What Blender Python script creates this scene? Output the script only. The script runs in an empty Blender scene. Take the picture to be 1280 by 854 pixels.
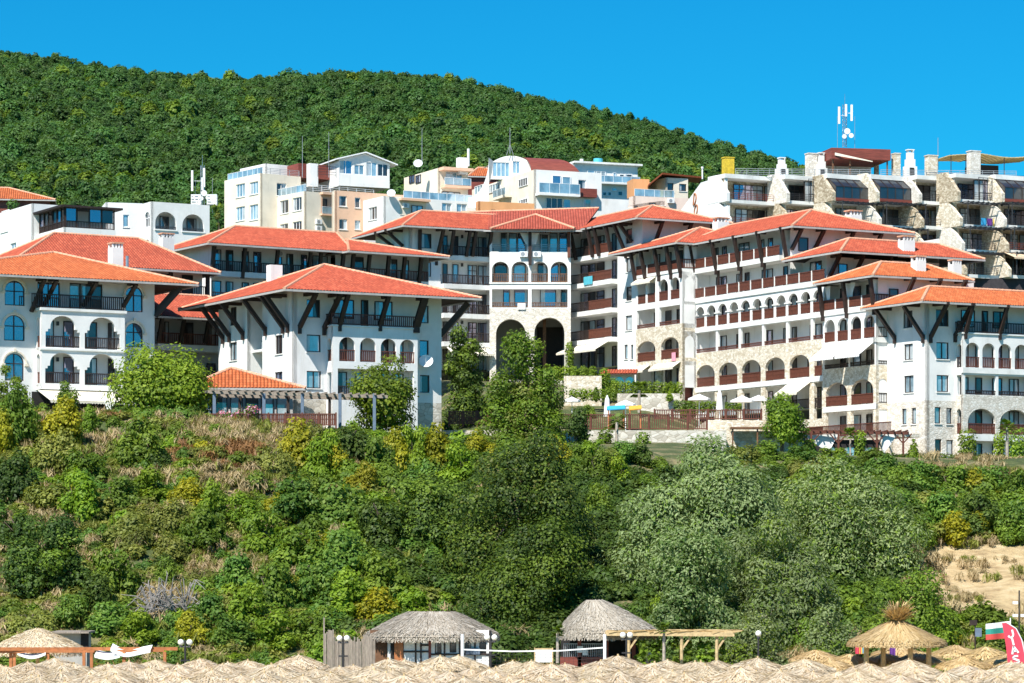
import bpy, math, random
import numpy as np
from mathutils import Vector
from mathutils.geometry import tessellate_polygon

SC = bpy.context.scene
COL = SC.collection
PI = math.pi
# ------------------------------------------------------------------ camera, sky, sun, exposure
LENS, CAM_H, HORIZ = 100.0, 8.0, 690.0
FPX = LENS / 36.0 * 1280.0
cam = bpy.data.cameras.new('camera'); cam.lens = LENS; cam.sensor_width = 36.0
cam.shift_y = (HORIZ - 427.0) / 1280.0
cam.clip_start = 1.0; cam.clip_end = 6000.0
camo = bpy.data.objects.new('camera', cam); COL.objects.link(camo)
camo.location = (0, 0, CAM_H); camo.rotation_euler = (PI / 2, 0, 0)
SC.camera = camo
SUN_EL = math.radians(51.0)
SUN_H = Vector((-0.50, -0.866))            # horizontal direction towards the sun
w = bpy.data.worlds.new('World'); SC.world = w; w.use_nodes = True
nt = w.node_tree; nt.nodes.clear()
sky = nt.nodes.new('ShaderNodeTexSky'); sky.sky_type = 'NISHITA'; sky.sun_disc = False
sky.sun_elevation = SUN_EL; sky.sun_rotation = math.atan2(SUN_H.x, SUN_H.y)
sky.altitude = 0; sky.air_density = 1.0; sky.dust_density = 0.5; sky.ozone_density = 3.0
hsv = nt.nodes.new('ShaderNodeHueSaturation'); hsv.inputs['Saturation'].default_value = 1.35
hsv.inputs['Hue'].default_value = 0.488
mul = nt.nodes.new('ShaderNodeMix'); mul.data_type = 'RGBA'; mul.blend_type = 'MULTIPLY'
mul.inputs[0].default_value = 1.0; mul.inputs[7].default_value = (0.07, 0.80, 1.06, 1)
bg = nt.nodes.new('ShaderNodeBackground'); bg.inputs['Strength'].default_value = 0.078
wo = nt.nodes.new('ShaderNodeOutputWorld')
nt.links.new(sky.outputs[0], hsv.inputs['Color']); nt.links.new(hsv.outputs[0], mul.inputs[6])
nt.links.new(mul.outputs[2], bg.inputs['Color']); nt.links.new(bg.outputs[0], wo.inputs['Surface'])
sl = bpy.data.lights.new('sun', 'SUN'); sl.energy = 5.0; sl.angle = math.radians(0.5); sl.color = (1.0, 0.95, 0.86)
so = bpy.data.objects.new('sun', sl); COL.objects.link(so)
sd = Vector((SUN_H.x * math.cos(SUN_EL), SUN_H.y * math.cos(SUN_EL), math.sin(SUN_EL)))
so.rotation_euler = sd.to_track_quat('Z', 'Y').to_euler(); so.location = (-100, -100, 200)
vs = SC.view_settings; vs.view_transform = 'Standard'; vs.look = 'None'; vs.exposure = 0.70; vs.gamma = 1.0; vs.use_curve_mapping = False
SC.cycles.max_bounces = 6; SC.cycles.transparent_max_bounces = 4
SC.cycles.use_denoising = True
SC.render.use_persistent_data = False

def P(px, py, Y):
    return Vector(((px - 640.0) / FPX * Y, Y, CAM_H + (HORIZ - py) / FPX * Y))

# ------------------------------------------------------------------ materials
MATS = {}
def newmat(name):
    m = bpy.data.materials.new(name); m.use_nodes = True
    t = m.node_tree; t.nodes.clear()
    o = t.nodes.new('ShaderNodeOutputMaterial'); b = t.nodes.new('ShaderNodeBsdfPrincipled')
    t.links.new(b.outputs[0], o.inputs[0]); MATS[name] = m
    return m, t, b
def N(t, kind, **kw):
    n = t.nodes.new(kind)
    for k, v in kw.items():
        if k.startswith('i_'): n.inputs[k[2:].replace('_', ' ')].default_value = v
        else: setattr(n, k, v)
    return n
def ramp(t, src, stops, interp='LINEAR'):
    r = t.nodes.new('ShaderNodeValToRGB'); e = r.color_ramp.elements; r.color_ramp.interpolation = interp
    while len(e) < len(stops): e.new(0.5)
    for k, (p, c) in enumerate(stops): e[k].position = p; e[k].color = (c[0], c[1], c[2], 1)
    t.links.new(src, r.inputs[0]); return r.outputs[0]
def bump(t, b, src, s, d=0.05):
    n = N(t, 'ShaderNodeBump', i_Strength=s, i_Distance=d); t.links.new(src, n.inputs['Height']); t.links.new(n.outputs[0], b.inputs['Normal'])
def objco(t, scale=None):
    g = t.nodes.new('ShaderNodeNewGeometry')
    if scale is None: return g.outputs['Position']
    m = N(t, 'ShaderNodeMapping'); m.inputs['Scale'].default_value = scale
    t.links.new(g.outputs['Position'], m.inputs[0]); return m.outputs[0]
def noise(t, co, scale, detail=4, rough=0.6):
    n = N(t, 'ShaderNodeTexNoise', i_Scale=scale, i_Detail=detail, i_Roughness=rough); t.links.new(co, n.inputs['Vector']); return n.outputs['Fac']
def mixc(t, fac, a, b, mode='MIX'):
    n = N(t, 'ShaderNodeMix', data_type='RGBA', blend_type=mode)
    for sock, v in ((0, fac), (6, a), (7, b)):
        if isinstance(v, (int, float)): n.inputs[sock].default_value = v
        elif isinstance(v, tuple): n.inputs[sock].default_value = (*v, 1) if len(v) == 3 else v
        else: t.links.new(v, n.inputs[sock])
    return n.outputs[2]

def stucco(name, c, var=0.06):
    m, t, b = newmat(name)
    f = noise(t, objco(t), 0.55, 5); f2 = noise(t, objco(t, (2.2, 2.2, 0.35)), 1.0, 4)
    lo = tuple(x * (1 - var * 2.2) for x in c); hi = tuple(min(.9, x * (1 + var)) for x in c)
    a = ramp(t, f, [(0.3, lo), (0.7, hi)])
    st = ramp(t, f2, [(0.26, (0.86, 0.84, 0.80)), (0.44, (1, 1, 1))])
    t.links.new(mixc(t, 0.7, a, st, 'MULTIPLY'), b.inputs['Base Color']); b.inputs['Roughness'].default_value = 0.9
    bump(t, b, noise(t, objco(t), 9, 3), 0.25, 0.03)
stucco('white_stucco', (0.80, 0.79, 0.77), .05); stucco('cream_stucco', (0.80, 0.71, 0.58)); stucco('peach_stucco', (0.80, 0.50, 0.34))
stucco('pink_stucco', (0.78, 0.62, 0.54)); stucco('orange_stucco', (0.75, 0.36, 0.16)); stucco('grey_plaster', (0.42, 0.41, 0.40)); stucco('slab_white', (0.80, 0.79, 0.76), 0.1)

def stone(name, c1, c2, c3, scale):
    m, t, b = newmat(name)
    v = N(t, 'ShaderNodeTexVoronoi', i_Scale=scale); t.links.new(objco(t, (1, 1, 1.5)), v.inputs['Vector'])
    v2 = N(t, 'ShaderNodeTexVoronoi', i_Scale=scale, feature='DISTANCE_TO_EDGE'); t.links.new(objco(t, (1, 1, 1.5)), v2.inputs['Vector'])
    sx = N(t, 'ShaderNodeSeparateColor'); t.links.new(v.outputs['Color'], sx.inputs[0])
    a = ramp(t, sx.outputs[0], [(0.0, c1), (0.5, c2), (1.0, c3)])
    e = ramp(t, v2.outputs['Distance'], [(0.015, (0.70, 0.67, 0.62)), (0.06, (1, 1, 1))])
    a2 = mixc(t, 1.0, a, e, 'MULTIPLY')
    t.links.new(a2, b.inputs['Base Color']); b.inputs['Roughness'].default_value = 0.9
    bump(t, b, v2.outputs['Distance'], 0.5, 0.08)
stone('beige_stone', (0.50, 0.42, 0.30), (0.66, 0.58, 0.46), (0.76, 0.71, 0.62), 3.6)
stone('pale_stone', (0.56, 0.51, 0.44), (0.68, 0.63, 0.56), (0.77, 0.74, 0.69), 3.6)
stone('brown_stone', (0.30, 0.23, 0.15), (0.46, 0.38, 0.27), (0.62, 0.54, 0.42), 3.2)
stone('rubble_stone', (0.42, 0.38, 0.32), (0.55, 0.51, 0.44), (0.66, 0.62, 0.56), 1.8)

def tile(name, c1, c2, c3):
    m, t, b = newmat(name)
    uv = t.nodes.new('ShaderNodeUVMap')
    br = N(t, 'ShaderNodeTexBrick', i_Scale=1.0); br.offset = 0.0; br.inputs['Brick Width'].default_value = 0.28; br.inputs['Row Height'].default_value = 0.36
    br.inputs['Mortar Size'].default_value = 0.026; br.inputs['Color1'].default_value = (0, 0, 0, 1); br.inputs['Color2'].default_value = (1, 1, 1, 1); br.inputs['Mortar'].default_value = (0.5, 0.5, 0.5, 1)
    t.links.new(uv.outputs[0], br.inputs['Vector'])
    a = ramp(t, br.outputs['Color'], [(0.0, c1), (0.5, c2), (1.0, c3)])
    f = noise(t, objco(t), 0.5, 5)
    st = ramp(t, f, [(0.3, (0.72, 0.66, 0.62)), (0.6, (1, 1, 1))])
    d = mixc(t, br.outputs['Fac'], mixc(t, 0.8, a, st, 'MULTIPLY'), tuple(x * .5 for x in c1))
    t.links.new(d, b.inputs['Base Color']); b.inputs['Roughness'].default_value = 0.75
    inv = N(t, 'ShaderNodeMath', operation='SUBTRACT'); inv.inputs[0].default_value = 1.0; t.links.new(br.outputs['Fac'], inv.inputs[1])
    bump(t, b, inv.outputs[0], 0.6, 0.04)
tile('terracotta_tile', (0.34, 0.056, 0.022), (0.435, 0.076, 0.031), (0.50, 0.108, 0.050))
tile('orange_tile', (0.40, 0.090, 0.020), (0.50, 0.120, 0.030), (0.57, 0.16, 0.05))
tile('red_tile', (0.34, 0.060, 0.030), (0.42, 0.080, 0.042), (0.48, 0.11, 0.065))

def plain(name, c, rough=0.7, var=0.18, sc=3.0, metal=0.0, bmp=0.0, stretch=None):
    m, t, b = newmat(name)
    f = noise(t, objco(t, stretch), sc, 4)
    t.links.new(ramp(t, f, [(0.3, tuple(x * (1 - var) for x in c)), (0.7, tuple(min(.95, x * (1 + var)) for x in c))]), b.inputs['Base Color'])
    b.inputs['Roughness'].default_value = rough; b.inputs['Metallic'].default_value = metal
    if bmp: bump(t, b, f, bmp)
plain('dark_wood', (0.030, 0.016, 0.012), 0.6, 0.4, 4)
plain('red_wood', (0.120, 0.036, 0.020), 0.6, 0.45, 5, stretch=(3, 3, .6))
plain('brown_wood', (0.16, 0.075, 0.035), 0.7, 0.4, 4)
plain('orange_wood', (0.42, 0.15, 0.05), 0.6, 0.3, 4)
plain('grey_wood', (0.27, 0.225, 0.185), 0.85, 0.35, 6, stretch=(4, 4, .5))
plain('pale_wood', (0.52, 0.38, 0.20), 0.8, 0.3, 5)
plain('slate_blue', (0.12, 0.165, 0.23), 0.7)
plain('gutter_grey', (0.42, 0.40, 0.38), 0.5, 0.15)
plain('mortar_tile', (0.62, 0.33, 0.21), 0.85, 0.25, 4)
plain('white_paint', (0.80, 0.80, 0.80), 0.5, 0.05)
plain('white_metal', (0.75, 0.76, 0.77), 0.35, 0.06)
plain('grey_metal', (0.35, 0.36, 0.38), 0.4, 0.15, metal=0.3)
plain('dark_metal', (0.03, 0.028, 0.03), 0.45, 0.3)
plain('steel', (0.5, 0.5, 0.52), 0.35, 0.1, metal=0.8)
plain('white_cloth', (0.80, 0.80, 0.79), 0.9, 0.06)
plain('cream_cloth', (0.74, 0.68, 0.56), 0.9, 0.1)
plain('beige_cloth', (0.70, 0.52, 0.36), 0.9, 0.12)
plain('red_cloth', (0.62, 0.05, 0.09), 0.7, 0.1)
plain('green_cloth', (0.02, 0.25, 0.20), 0.7, 0.1); plain('flag_red', (0.55, 0.06, 0.05), 0.7, 0.1)
plain('blue_cloth', (0.03, 0.33, 0.60), 0.7, 0.1); plain('yellow_cloth', (0.75, 0.52, 0.08), 0.7, 0.1); plain('purple_cloth', (0.12, 0.03, 0.22), 0.7, 0.2)
plain('pink_cloth', (0.70, 0.30, 0.38), 0.7, 0.1); plain('orange_cloth', (0.75, 0.33, 0.04), 0.7, 0.1); plain('turquoise_paint', (0.08, 0.42, 0.52), 0.5, 0.1)
plain('yellow_paint', (0.62, 0.43, 0.03), 0.7, 0.25); plain('rust_red', (0.20, 0.045, 0.03), 0.6, 0.35, 2, stretch=(.4, .4, 4))
plain('canopy_yellow', (0.55, 0.45, 0.22), 0.9, 0.3); plain('globe_white', (0.85, 0.83, 0.75), 0.25, 0.03)
plain('bark', (0.13, 0.095, 0.07), 0.95, 0.4, 6, bmp=.5); plain('pale_bark', (0.36, 0.31, 0.26), 0.95, 0.3, 6); plain('dead_wood', (0.27, 0.245, 0.23), 0.95, 0.25, 6)
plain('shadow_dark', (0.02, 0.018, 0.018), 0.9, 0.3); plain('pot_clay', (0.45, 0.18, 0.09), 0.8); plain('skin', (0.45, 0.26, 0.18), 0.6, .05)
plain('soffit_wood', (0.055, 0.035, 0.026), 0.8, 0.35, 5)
plain('concrete', (0.40, 0.38, 0.35), 0.9, 0.2, 1.5); plain('mesh_screen', (0.035, 0.03, 0.035), 0.8, 0.3)

def glass(name, tint, diff, fac, rough=0.03):
    m, t, b = newmat(name)
    b.inputs['Base Color'].default_value = (*diff, 1); b.inputs['Roughness'].default_value = 0.4
    f = noise(t, objco(t, (.8, .8, .5)), 0.9, 3)
    t.links.new(ramp(t, f, [(0.35, tuple(x * .55 for x in diff)), (0.65, tuple(min(.9, x * 1.3) for x in diff))]), b.inputs['Base Color'])
    g = N(t, 'ShaderNodeBsdfGlossy'); g.inputs['Color'].default_value = (*tint, 1); g.inputs['Roughness'].default_value = rough
    mx = N(t, 'ShaderNodeMixShader'); mx.inputs[0].default_value = fac
    o = [n for n in t.nodes if n.type == 'OUTPUT_MATERIAL'][0]
    t.links.new(b.outputs[0], mx.inputs[1]); t.links.new(g.outputs[0], mx.inputs[2]); t.links.new(mx.outputs[0], o.inputs[0])
    bump2 = N(t, 'ShaderNodeBump', i_Strength=0.05, i_Distance=0.02); t.links.new(noise(t, objco(t), 1.2, 1), bump2.inputs['Height'])
    t.links.new(bump2.outputs[0], g.inputs['Normal'])
glass('glass_blue', (0.80, 0.74, 0.95), (0.040, 0.095, 0.17), 0.38)
glass('glass_dark', (0.8, 0.9, 1.0), (0.016, 0.016, 0.020), 0.10)
glass('glass_curtain', (0.8, 0.9, 1.0), (0.42, 0.46, 0.48), 0.12)
glass('glass_pale', (0.8, 0.9, 1.0), (0.26, 0.38, 0.45), 0.28)
glass('glass_green', (0.7, 1.0, 0.95), (0.25, 0.42, 0.40), 0.2)

def leafmat(name, lo, mid, hi, trans=0.38, rv=0.14):
    m, t, b = newmat(name)
    at = N(t, 'ShaderNodeAttribute', attribute_name='tone')
    oi = t.nodes.new('ShaderNodeObjectInfo')
    c = ramp(t, at.outputs['Fac'], [(0.0, lo), (0.5, mid), (1.0, hi)])
    h = N(t, 'ShaderNodeHueSaturation'); t.links.new(c, h.inputs['Color'])
    mr = N(t, 'ShaderNodeMapRange'); mr.inputs['To Min'].default_value = 1 - rv * 1.6; mr.inputs['To Max'].default_value = 1 + rv * 1.6
    t.links.new(oi.outputs['Random'], mr.inputs['Value']); t.links.new(mr.outputs[0], h.inputs['Value'])
    wn = N(t, 'ShaderNodeTexWhiteNoise', noise_dimensions='1D'); t.links.new(oi.outputs['Random'], wn.inputs['W'])
    m2 = N(t, 'ShaderNodeMapRange'); m2.inputs['To Min'].default_value = 0.5 - rv * .10; m2.inputs['To Max'].default_value = 0.5 + rv * .03
    t.links.new(wn.outputs['Value'], m2.inputs['Value']); t.links.new(m2.outputs[0], h.inputs['Hue'])
    t.links.new(h.outputs[0], b.inputs['Base Color']); b.inputs['Roughness'].default_value = 0.55; b.inputs['Specular IOR Level'].default_value = 0.25
    tr = N(t, 'ShaderNodeBsdfTranslucent'); t.links.new(mixc(t, 1.0, h.outputs[0], (1.3, 1.25, 0.5), 'MULTIPLY'), tr.inputs[0])
    mx = N(t, 'ShaderNodeMixShader'); mx.inputs[0].default_value = trans
    o = [n for n in t.nodes if n.type == 'OUTPUT_MATERIAL'][0]
    t.links.new(b.outputs[0], mx.inputs[1]); t.links.new(tr.outputs[0], mx.inputs[2]); t.links.new(mx.outputs[0], o.inputs[0])
leafmat('leaf_green', (0.0640, 0.1140, 0.0132), (0.1254, 0.2064, 0.0220), (0.2112, 0.3000, 0.0374))
leafmat('leaf_dark', (0.0320, 0.0672, 0.0141), (0.0620, 0.1133, 0.0194), (0.1100, 0.1728, 0.0317))
leafmat('leaf_bright', (0.0900, 0.1624, 0.0110), (0.1620, 0.2632, 0.0187), (0.2580, 0.3584, 0.0308))
leafmat('leaf_yellow', (0.16, 0.18, 0.01), (0.28, 0.285, 0.016), (0.43, 0.41, 0.03))
leafmat('leaf_olive', (0.1063, 0.1320, 0.0286), (0.1875, 0.2160, 0.0418), (0.2812, 0.3000, 0.0660))
leafmat('leaf_willow', (0.1166, 0.1590, 0.0627), (0.1961, 0.2544, 0.1026), (0.2862, 0.3498, 0.1520))
leafmat('leaf_forest', (0.0360, 0.0968, 0.0264), (0.0672, 0.1510, 0.0360), (0.1080, 0.2065, 0.0504), 0.38, 0.2)
leafmat('leaf_vine', (0.0504, 0.1200, 0.0198), (0.0980, 0.1980, 0.0286), (0.1820, 0.2820, 0.0440))
leafmat('dry_grass', (0.2288, 0.1680, 0.0800), (0.3432, 0.2604, 0.1320), (0.4488, 0.3612, 0.2000), 0.2, 0.1)
leafmat('rust_grass', (0.1950, 0.0960, 0.0320), (0.2850, 0.1520, 0.0560), (0.3750, 0.2240, 0.0960), 0.2, 0.1)
leafmat('straw', (0.4160, 0.3040, 0.1720), (0.5600, 0.4480, 0.3096), (0.6720, 0.5920, 0.4730), 0.1, 0.06)
leafmat('old_thatch', (0.2550, 0.2150, 0.1656), (0.3740, 0.3268, 0.2668), (0.4930, 0.4472, 0.3864), 0.05, 0.05)
leafmat('gold_straw', (0.3910, 0.2635, 0.1105), (0.5440, 0.3910, 0.1870), (0.6630, 0.5100, 0.2890), 0.1, 0.05)
leafmat('flower_pink', (0.55, 0.10, 0.22), (0.70, 0.25, 0.38), (0.80, 0.55, 0.60), 0.2, 0.05)
leafmat('flower_red', (0.50, 0.02, 0.02), (0.65, 0.05, 0.03), (0.75, 0.12, 0.08), 0.2, 0.05)

# ------------------------------------------------------------------ mesh builder
class MB:
    def __init__(s): s.v = []; s.f = []; s.m = []; s.uv = {}
    def quad(s, a, b, c, d, mi=0):
        k = len(s.v); s.v += [tuple(a), tuple(b), tuple(c), tuple(d)]; s.f.append((k, k + 1, k + 2, k + 3)); s.m.append(mi)
    def poly(s, pts, mi=0):
        k = len(s.v); s.v += [tuple(p) for p in pts]; s.f.append(tuple(range(k, k + len(pts)))); s.m.append(mi)
    def box3(s, o, a, b, c, mi=0):
        o = Vector(o); k = len(s.v)
        for w_ in (0, 1):
            for v_ in (0, 1):
                for u_ in (0, 1): s.v.append(tuple(o + a * u_ + b * v_ + c * w_))
        for q in ((0, 2, 3, 1), (4, 5, 7, 6), (0, 1, 5, 4), (2, 6, 7, 3), (0, 4, 6, 2), (1, 3, 7, 5)):
            s.f.append(tuple(k + i for i in q)); s.m.append(mi)
    def box(s, c, sx, sy, sz, mi=0, ang=0.0):
        a = Vector((math.cos(ang), math.sin(ang), 0)); b = Vector((-a.y, a.x, 0)); z = Vector((0, 0, 1))
        s.box3(Vector(c) - a * sx / 2 - b * sy / 2 - z * sz / 2, a * sx, b * sy, z * sz, mi)
    def beam(s, p0, p1, wd, ht, mi=0, up=None):
        p0 = Vector(p0); p1 = Vector(p1); d = p1 - p0
        if d.length < 1e-6: return
        up = Vector(up) if up else (Vector((0, 0, 1)) if abs(d.normalized().z) < .95 else Vector((0, 1, 0)))
        x = d.cross(up).normalized() * wd; y = x.cross(d).normalized() * ht
        s.box3(p0 - x / 2 - y / 2, x, y, d, mi)
    def tube(s, p0, p1, r0, r1=None, n=8, mi=0, cap=True):
        p0 = Vector(p0); p1 = Vector(p1); r1 = r0 if r1 is None else r1; d = (p1 - p0)
        if d.length < 1e-6: return
        d.normalize(); x = d.cross(Vector((0, 0, 1)) if abs(d.z) < .95 else Vector((0, 1, 0))).normalized(); y = d.cross(x)
        k = len(s.v)
        for p, r in ((p0, r0), (p1, r1)):
            for i in range(n): a = 2 * PI * i / n; s.v.append(tuple(p + (x * math.cos(a) + y * math.sin(a)) * r))
        for i in range(n): j = (i + 1) % n; s.f.append((k + i, k + j, k + n + j, k + n + i)); s.m.append(mi)
        if cap: s.f.append(tuple(k + n + i for i in range(n))); s.m.append(mi); s.f.append(tuple(k + n - 1 - i for i in range(n))); s.m.append(mi)
    def sphere(s, c, r, n=10, mi=0, sz=1.0):
        k = len(s.v); c = Vector(c); m = n // 2
        for j in range(m + 1):
            th = PI * j / m
            for i in range(n): a = 2 * PI * i / n; s.v.append((c.x + r * math.sin(th) * math.cos(a), c.y + r * math.sin(th) * math.sin(a), c.z + r * sz * math.cos(th)))
        for j in range(m):
            for i in range(n): i2 = (i + 1) % n; s.f.append((k + j * n + i, k + (j + 1) * n + i, k + (j + 1) * n + i2, k + j * n + i2)); s.m.append(mi)
    def build(s, name, mats, parent=None, loc=None, smooth=False):
        if not s.v: return None
        me = bpy.data.meshes.new(name)
        off = Vector(parent['_o']) if parent is not None and '_o' in parent else (Vector(loc) if loc else Vector((0, 0, 0)))
        vv = np.array(s.v, dtype=np.float64) - np.array(off)
        me.from_pydata(vv.tolist(), [], s.f)
        for n_ in (mats if isinstance(mats, (list, tuple)) else [mats]): me.materials.append(MATS[n_])
        if len(s.m) == len(s.f): me.polygons.foreach_set('material_index', s.m)
        if s.uv:
            l = me.uv_layers.new(name='UVMap'); vi = np.zeros(len(me.loops), dtype=np.int32); me.loops.foreach_get('vertex_index', vi)
            arr = np.zeros((len(s.v), 2), dtype=np.float32)
            for k_, q in s.uv.items(): arr[k_] = q
            l.data.foreach_set('uv', arr[vi].ravel())
        if smooth: me.polygons.foreach_set('use_smooth', [True] * len(me.polygons))
        me.validate(); me.update()
        o = bpy.data.objects.new(name, me); COL.objects.link(o)
        if parent is not None:
            o.parent = parent
            if '_o' in parent: o['_o'] = parent['_o']
        elif loc: o.location = loc
        if parent is None and loc: o['_o'] = list(loc)
        return o

def tag(o, label=None, cat=None, group=None, kind=None):
    for k, v in (('label', label), ('category', cat), ('group', group), ('kind', kind)):
        if v: o[k] = v
    return o
def thing(name, label, cat, loc, group=None):
    o = bpy.data.objects.new(name, None); COL.objects.link(o); o.empty_display_size = .5
    o.location = loc; o['_o'] = list(loc)
    return tag(o, label, cat, group)
def dup(root, loc, rz=0.0, scale=1.0, label=None, group=None):
    r = root.copy(); COL.objects.link(r); r.location = loc; r.rotation_euler = (0, 0, rz); r.scale = (scale,) * 3 if isinstance(scale, (int, float)) else scale
    if label: r['label'] = label
    if group: r['group'] = group
    for ch in list(root.children):
        c = ch.copy(); COL.objects.link(c); c.parent = r
        for g in ch.children:
            d = g.copy(); COL.objects.link(d); d.parent = c
    return r
# ------------------------------------------------------------------ building kit
RNG = random.Random(7)
class Face:
    """a vertical plane; u runs left to right as seen from outside, n points outside"""
    def __init__(s, O, ang, off=0.0):
        s.ang = ang; s.d = Vector((math.cos(ang), math.sin(ang), 0)); s.n = Vector((math.sin(ang), -math.cos(ang), 0))
        s.O = Vector((O[0], O[1], 0)) + s.n * off
    def pt(s, u, z, off=0.0): return s.O + s.d * u + s.n * off + Vector((0, 0, z))
    def uz(s, px, py, off=0.0):
        r = Vector(((px - 640.0) / FPX, 1.0, (HORIZ - py) / FPX)); o = s.O + s.n * off
        k = o.dot(s.n) / r.dot(s.n); p = r * k
        return (p - o).dot(s.d), CAM_H + p.z
    def off(s, k): return Face((s.O.x, s.O.y), s.ang, k)
    def R(s, x0, y0, x1, y1, off=0.0):
        xm, ym = (x0 + x1) / 2, (y0 + y1) / 2
        return (s.uz(x0, ym, off)[0], s.uz(xm, y1, off)[1], s.uz(x1, ym, off)[0], s.uz(xm, y0, off)[1])

def rect(u0, z0, u1, z1): return [(u0, z0), (u1, z0), (u1, z1), (u0, z1)]
def arch(u0, z0, u1, z1, rise=None, n=14):
    w = (u1 - u0) / 2; rise = w if rise is None else rise; rise = min(rise, z1 - z0 - .05)
    pts = [(u0, z0), (u1, z0)]
    for i in range(n + 1):
        a = PI * i / n; pts.append(((u0 + u1) / 2 + w * math.cos(a), z1 - rise + rise * math.sin(a)))
    return pts
def steparch(u0, z0, u1, z1, st, zs):
    pts = [(u0, z0), (u1, z0), (u1, zs), (u1 - st * .5, zs), (u1 - st * .5, zs + .22), (u1 - st, zs + .22), (u1 - st, zs + .4)]
    a0, a1 = u0 + st, u1 - st; w = (a1 - a0) / 2; rise = min(w, z1 - zs - .42)
    for i in range(15): a = PI * i / 14; pts.append(((a0 + a1) / 2 + w * math.cos(a), z1 - rise + rise * math.sin(a)))
    return pts + [(u0 + st, zs + .4), (u0 + st, zs + .22), (u0 + st * .5, zs + .22), (u0 + st * .5, zs), (u0, zs)]

def wall(mb, f, outer, holes=(), th=0.3, mi=0, back=True):
    loops = [outer] + [list(h) for h in holes]
    pts = [p for l in loops for p in l]
    tris = tessellate_polygon([[Vector((p[0], p[1], 0)) for p in l] for l in loops])
    k = len(mb.v); mb.v += [tuple(f.pt(u, z)) for u, z in pts]
    n = len(pts); mb.v += [tuple(f.pt(u, z, -th)) for u, z in pts]
    for t in tris:
        a, b, c = (Vector(pts[i]) for i in t)
        if (b - a).x * (c - a).y - (b - a).y * (c - a).x < 0: t = (t[0], t[2], t[1])
        mb.f.append(tuple(k + i for i in t)); mb.m.append(mi)
        if back: mb.f.append(tuple(k + n + i for i in reversed(t))); mb.m.append(mi)
    i0 = 0
    for l in loops:
        m = len(l)
        for i in range(m):
            a, b = k + i0 + i, k + i0 + (i + 1) % m; mb.f.append((a, b, b + n, a + n)); mb.m.append(mi)
        i0 += m

GL = {'b': 'glass_blue', 'd': 'glass_dark', 'c': 'glass_curtain', 'p': 'glass_pale', 'g': 'glass_green'}
def window(root, f, r, opt='', off=-0.16, frame='dark_wood', name='window', mull=None, trans=None):
    """a window in face f: frame mesh with its pane as a child. opt: glass letter, a = arched, t = transom, o = one leaf open and dark"""
    u0, z0, u1, z1 = r; w_ = u1 - u0; h = z1 - z0
    g = next((GL[c] for c in opt if c in GL), None) or GL[RNG.choice('bbbbpcd')]
    if g == 'glass_blue' and 'a' not in opt: g = RNG.choice(['glass_blue', 'glass_blue', 'glass_blue', 'glass_pale', 'glass_dark'])
    fw = min(.075, w_ * .12); fr = MB()
    def bar(a, b, c, d, o=0.0): fr.box3(f.pt(a, b, off - .03), f.d * (c - a), f.n * (.09 + o), Vector((0, 0, d - b)))
    pn = MB()
    if 'a' in opt:
        wo = w_ / 2; zc = z1 - wo; n = 12; cu = (u0 + u1) / 2
        out = [(cu + wo * math.cos(PI * i / n), zc + wo * math.sin(PI * i / n)) for i in range(n + 1)]
        for (a, b), (c, d) in zip(out, out[1:]): fr.beam(f.pt(a, b, off + .015), f.pt(c, d, off + .015), .09, fw * 1.5, up=f.n)
        bar(u0, z0, u0 + fw, zc); bar(u1 - fw, z0, u1, zc); bar(u0, z0, u1, z0 + fw); bar(u0, zc - fw / 2, u1, zc + fw / 2, .005)
        bar(cu - fw / 2, z0, cu + fw / 2, z1 - .02, .01)
        pn.poly([f.pt(u0, z0, off), f.pt(u1, z0, off)] + [f.pt(a, b, off) for a, b in out])
    else:
        bar(u0, z0, u0 + fw, z1); bar(u1 - fw, z0, u1, z1); bar(u0 + fw, z0, u1 - fw, z0 + fw); bar(u0 + fw, z1 - fw, u1 - fw, z1)
        k = mull if mull is not None else max(0, int(round(w_ / 0.85)) - 1)
        for i in range(k): c = u0 + w_ * (i + 1) / (k + 1); bar(c - fw * .5, z0 + fw, c + fw * .5, z1 - fw, .005)
        if 't' in opt or trans: zt = z0 + h * (trans or .72); bar(u0 + fw, zt - fw / 2, u1 - fw, zt + fw / 2, .01)
        pn.quad(f.pt(u0, z0, off), f.pt(u1, z0, off), f.pt(u1, z1, off), f.pt(u0, z1, off))
        if 'o' not in opt and g != 'glass_curtain' and RNG.random() < .45:
            a, c = (u0 + fw, u0 + w_ * RNG.uniform(.2, .42)) if RNG.random() < .5 else (u0 + w_ * RNG.uniform(.58, .8), u1 - fw)
            pn.quad(f.pt(a, z0, off + .008), f.pt(c, z0, off + .008), f.pt(c, z1 - fw, off + .008), f.pt(a, z1 - fw, off + .008), 2)
        if 'o' in opt: c = u0 + w_ * .5; pn.quad(f.pt(c, z0, off + .01), f.pt(u1 - fw, z0, off + .01), f.pt(u1 - fw, z1, off + .01), f.pt(c, z1, off + .01), 1)
    o = fr.build(name, frame, root)
    pn.build('pane', [g, 'glass_dark', 'glass_curtain'], o)
    return o
def door(root, f, r, off=0.0, leaf='dark_wood', g='d'):
    u0, z0, u1, z1 = r; m = MB(); w_ = .09
    for a, b, c, d in ((u0, z0, u0 + w_, z1), (u1 - w_, z0, u1, z1), (u0 + w_, z1 - w_, u1 - w_, z1), (u0 + w_, z0, u1 - w_, z0 + .35)):
        m.box3(f.pt(a, b, off - .02), f.d * (c - a), f.n * .08, Vector((0, 0, d - b)))
    o = m.build('door', leaf, root); p = MB()
    p.quad(f.pt(u0 + w_, z0 + .35, off + .012), f.pt(u1 - w_, z0 + .35, off + .012), f.pt(u1 - w_, z1 - w_, off + .012), f.pt(u0 + w_, z1 - w_, off + .012))
    p.build('pane', GL[g], o); return o

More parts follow.
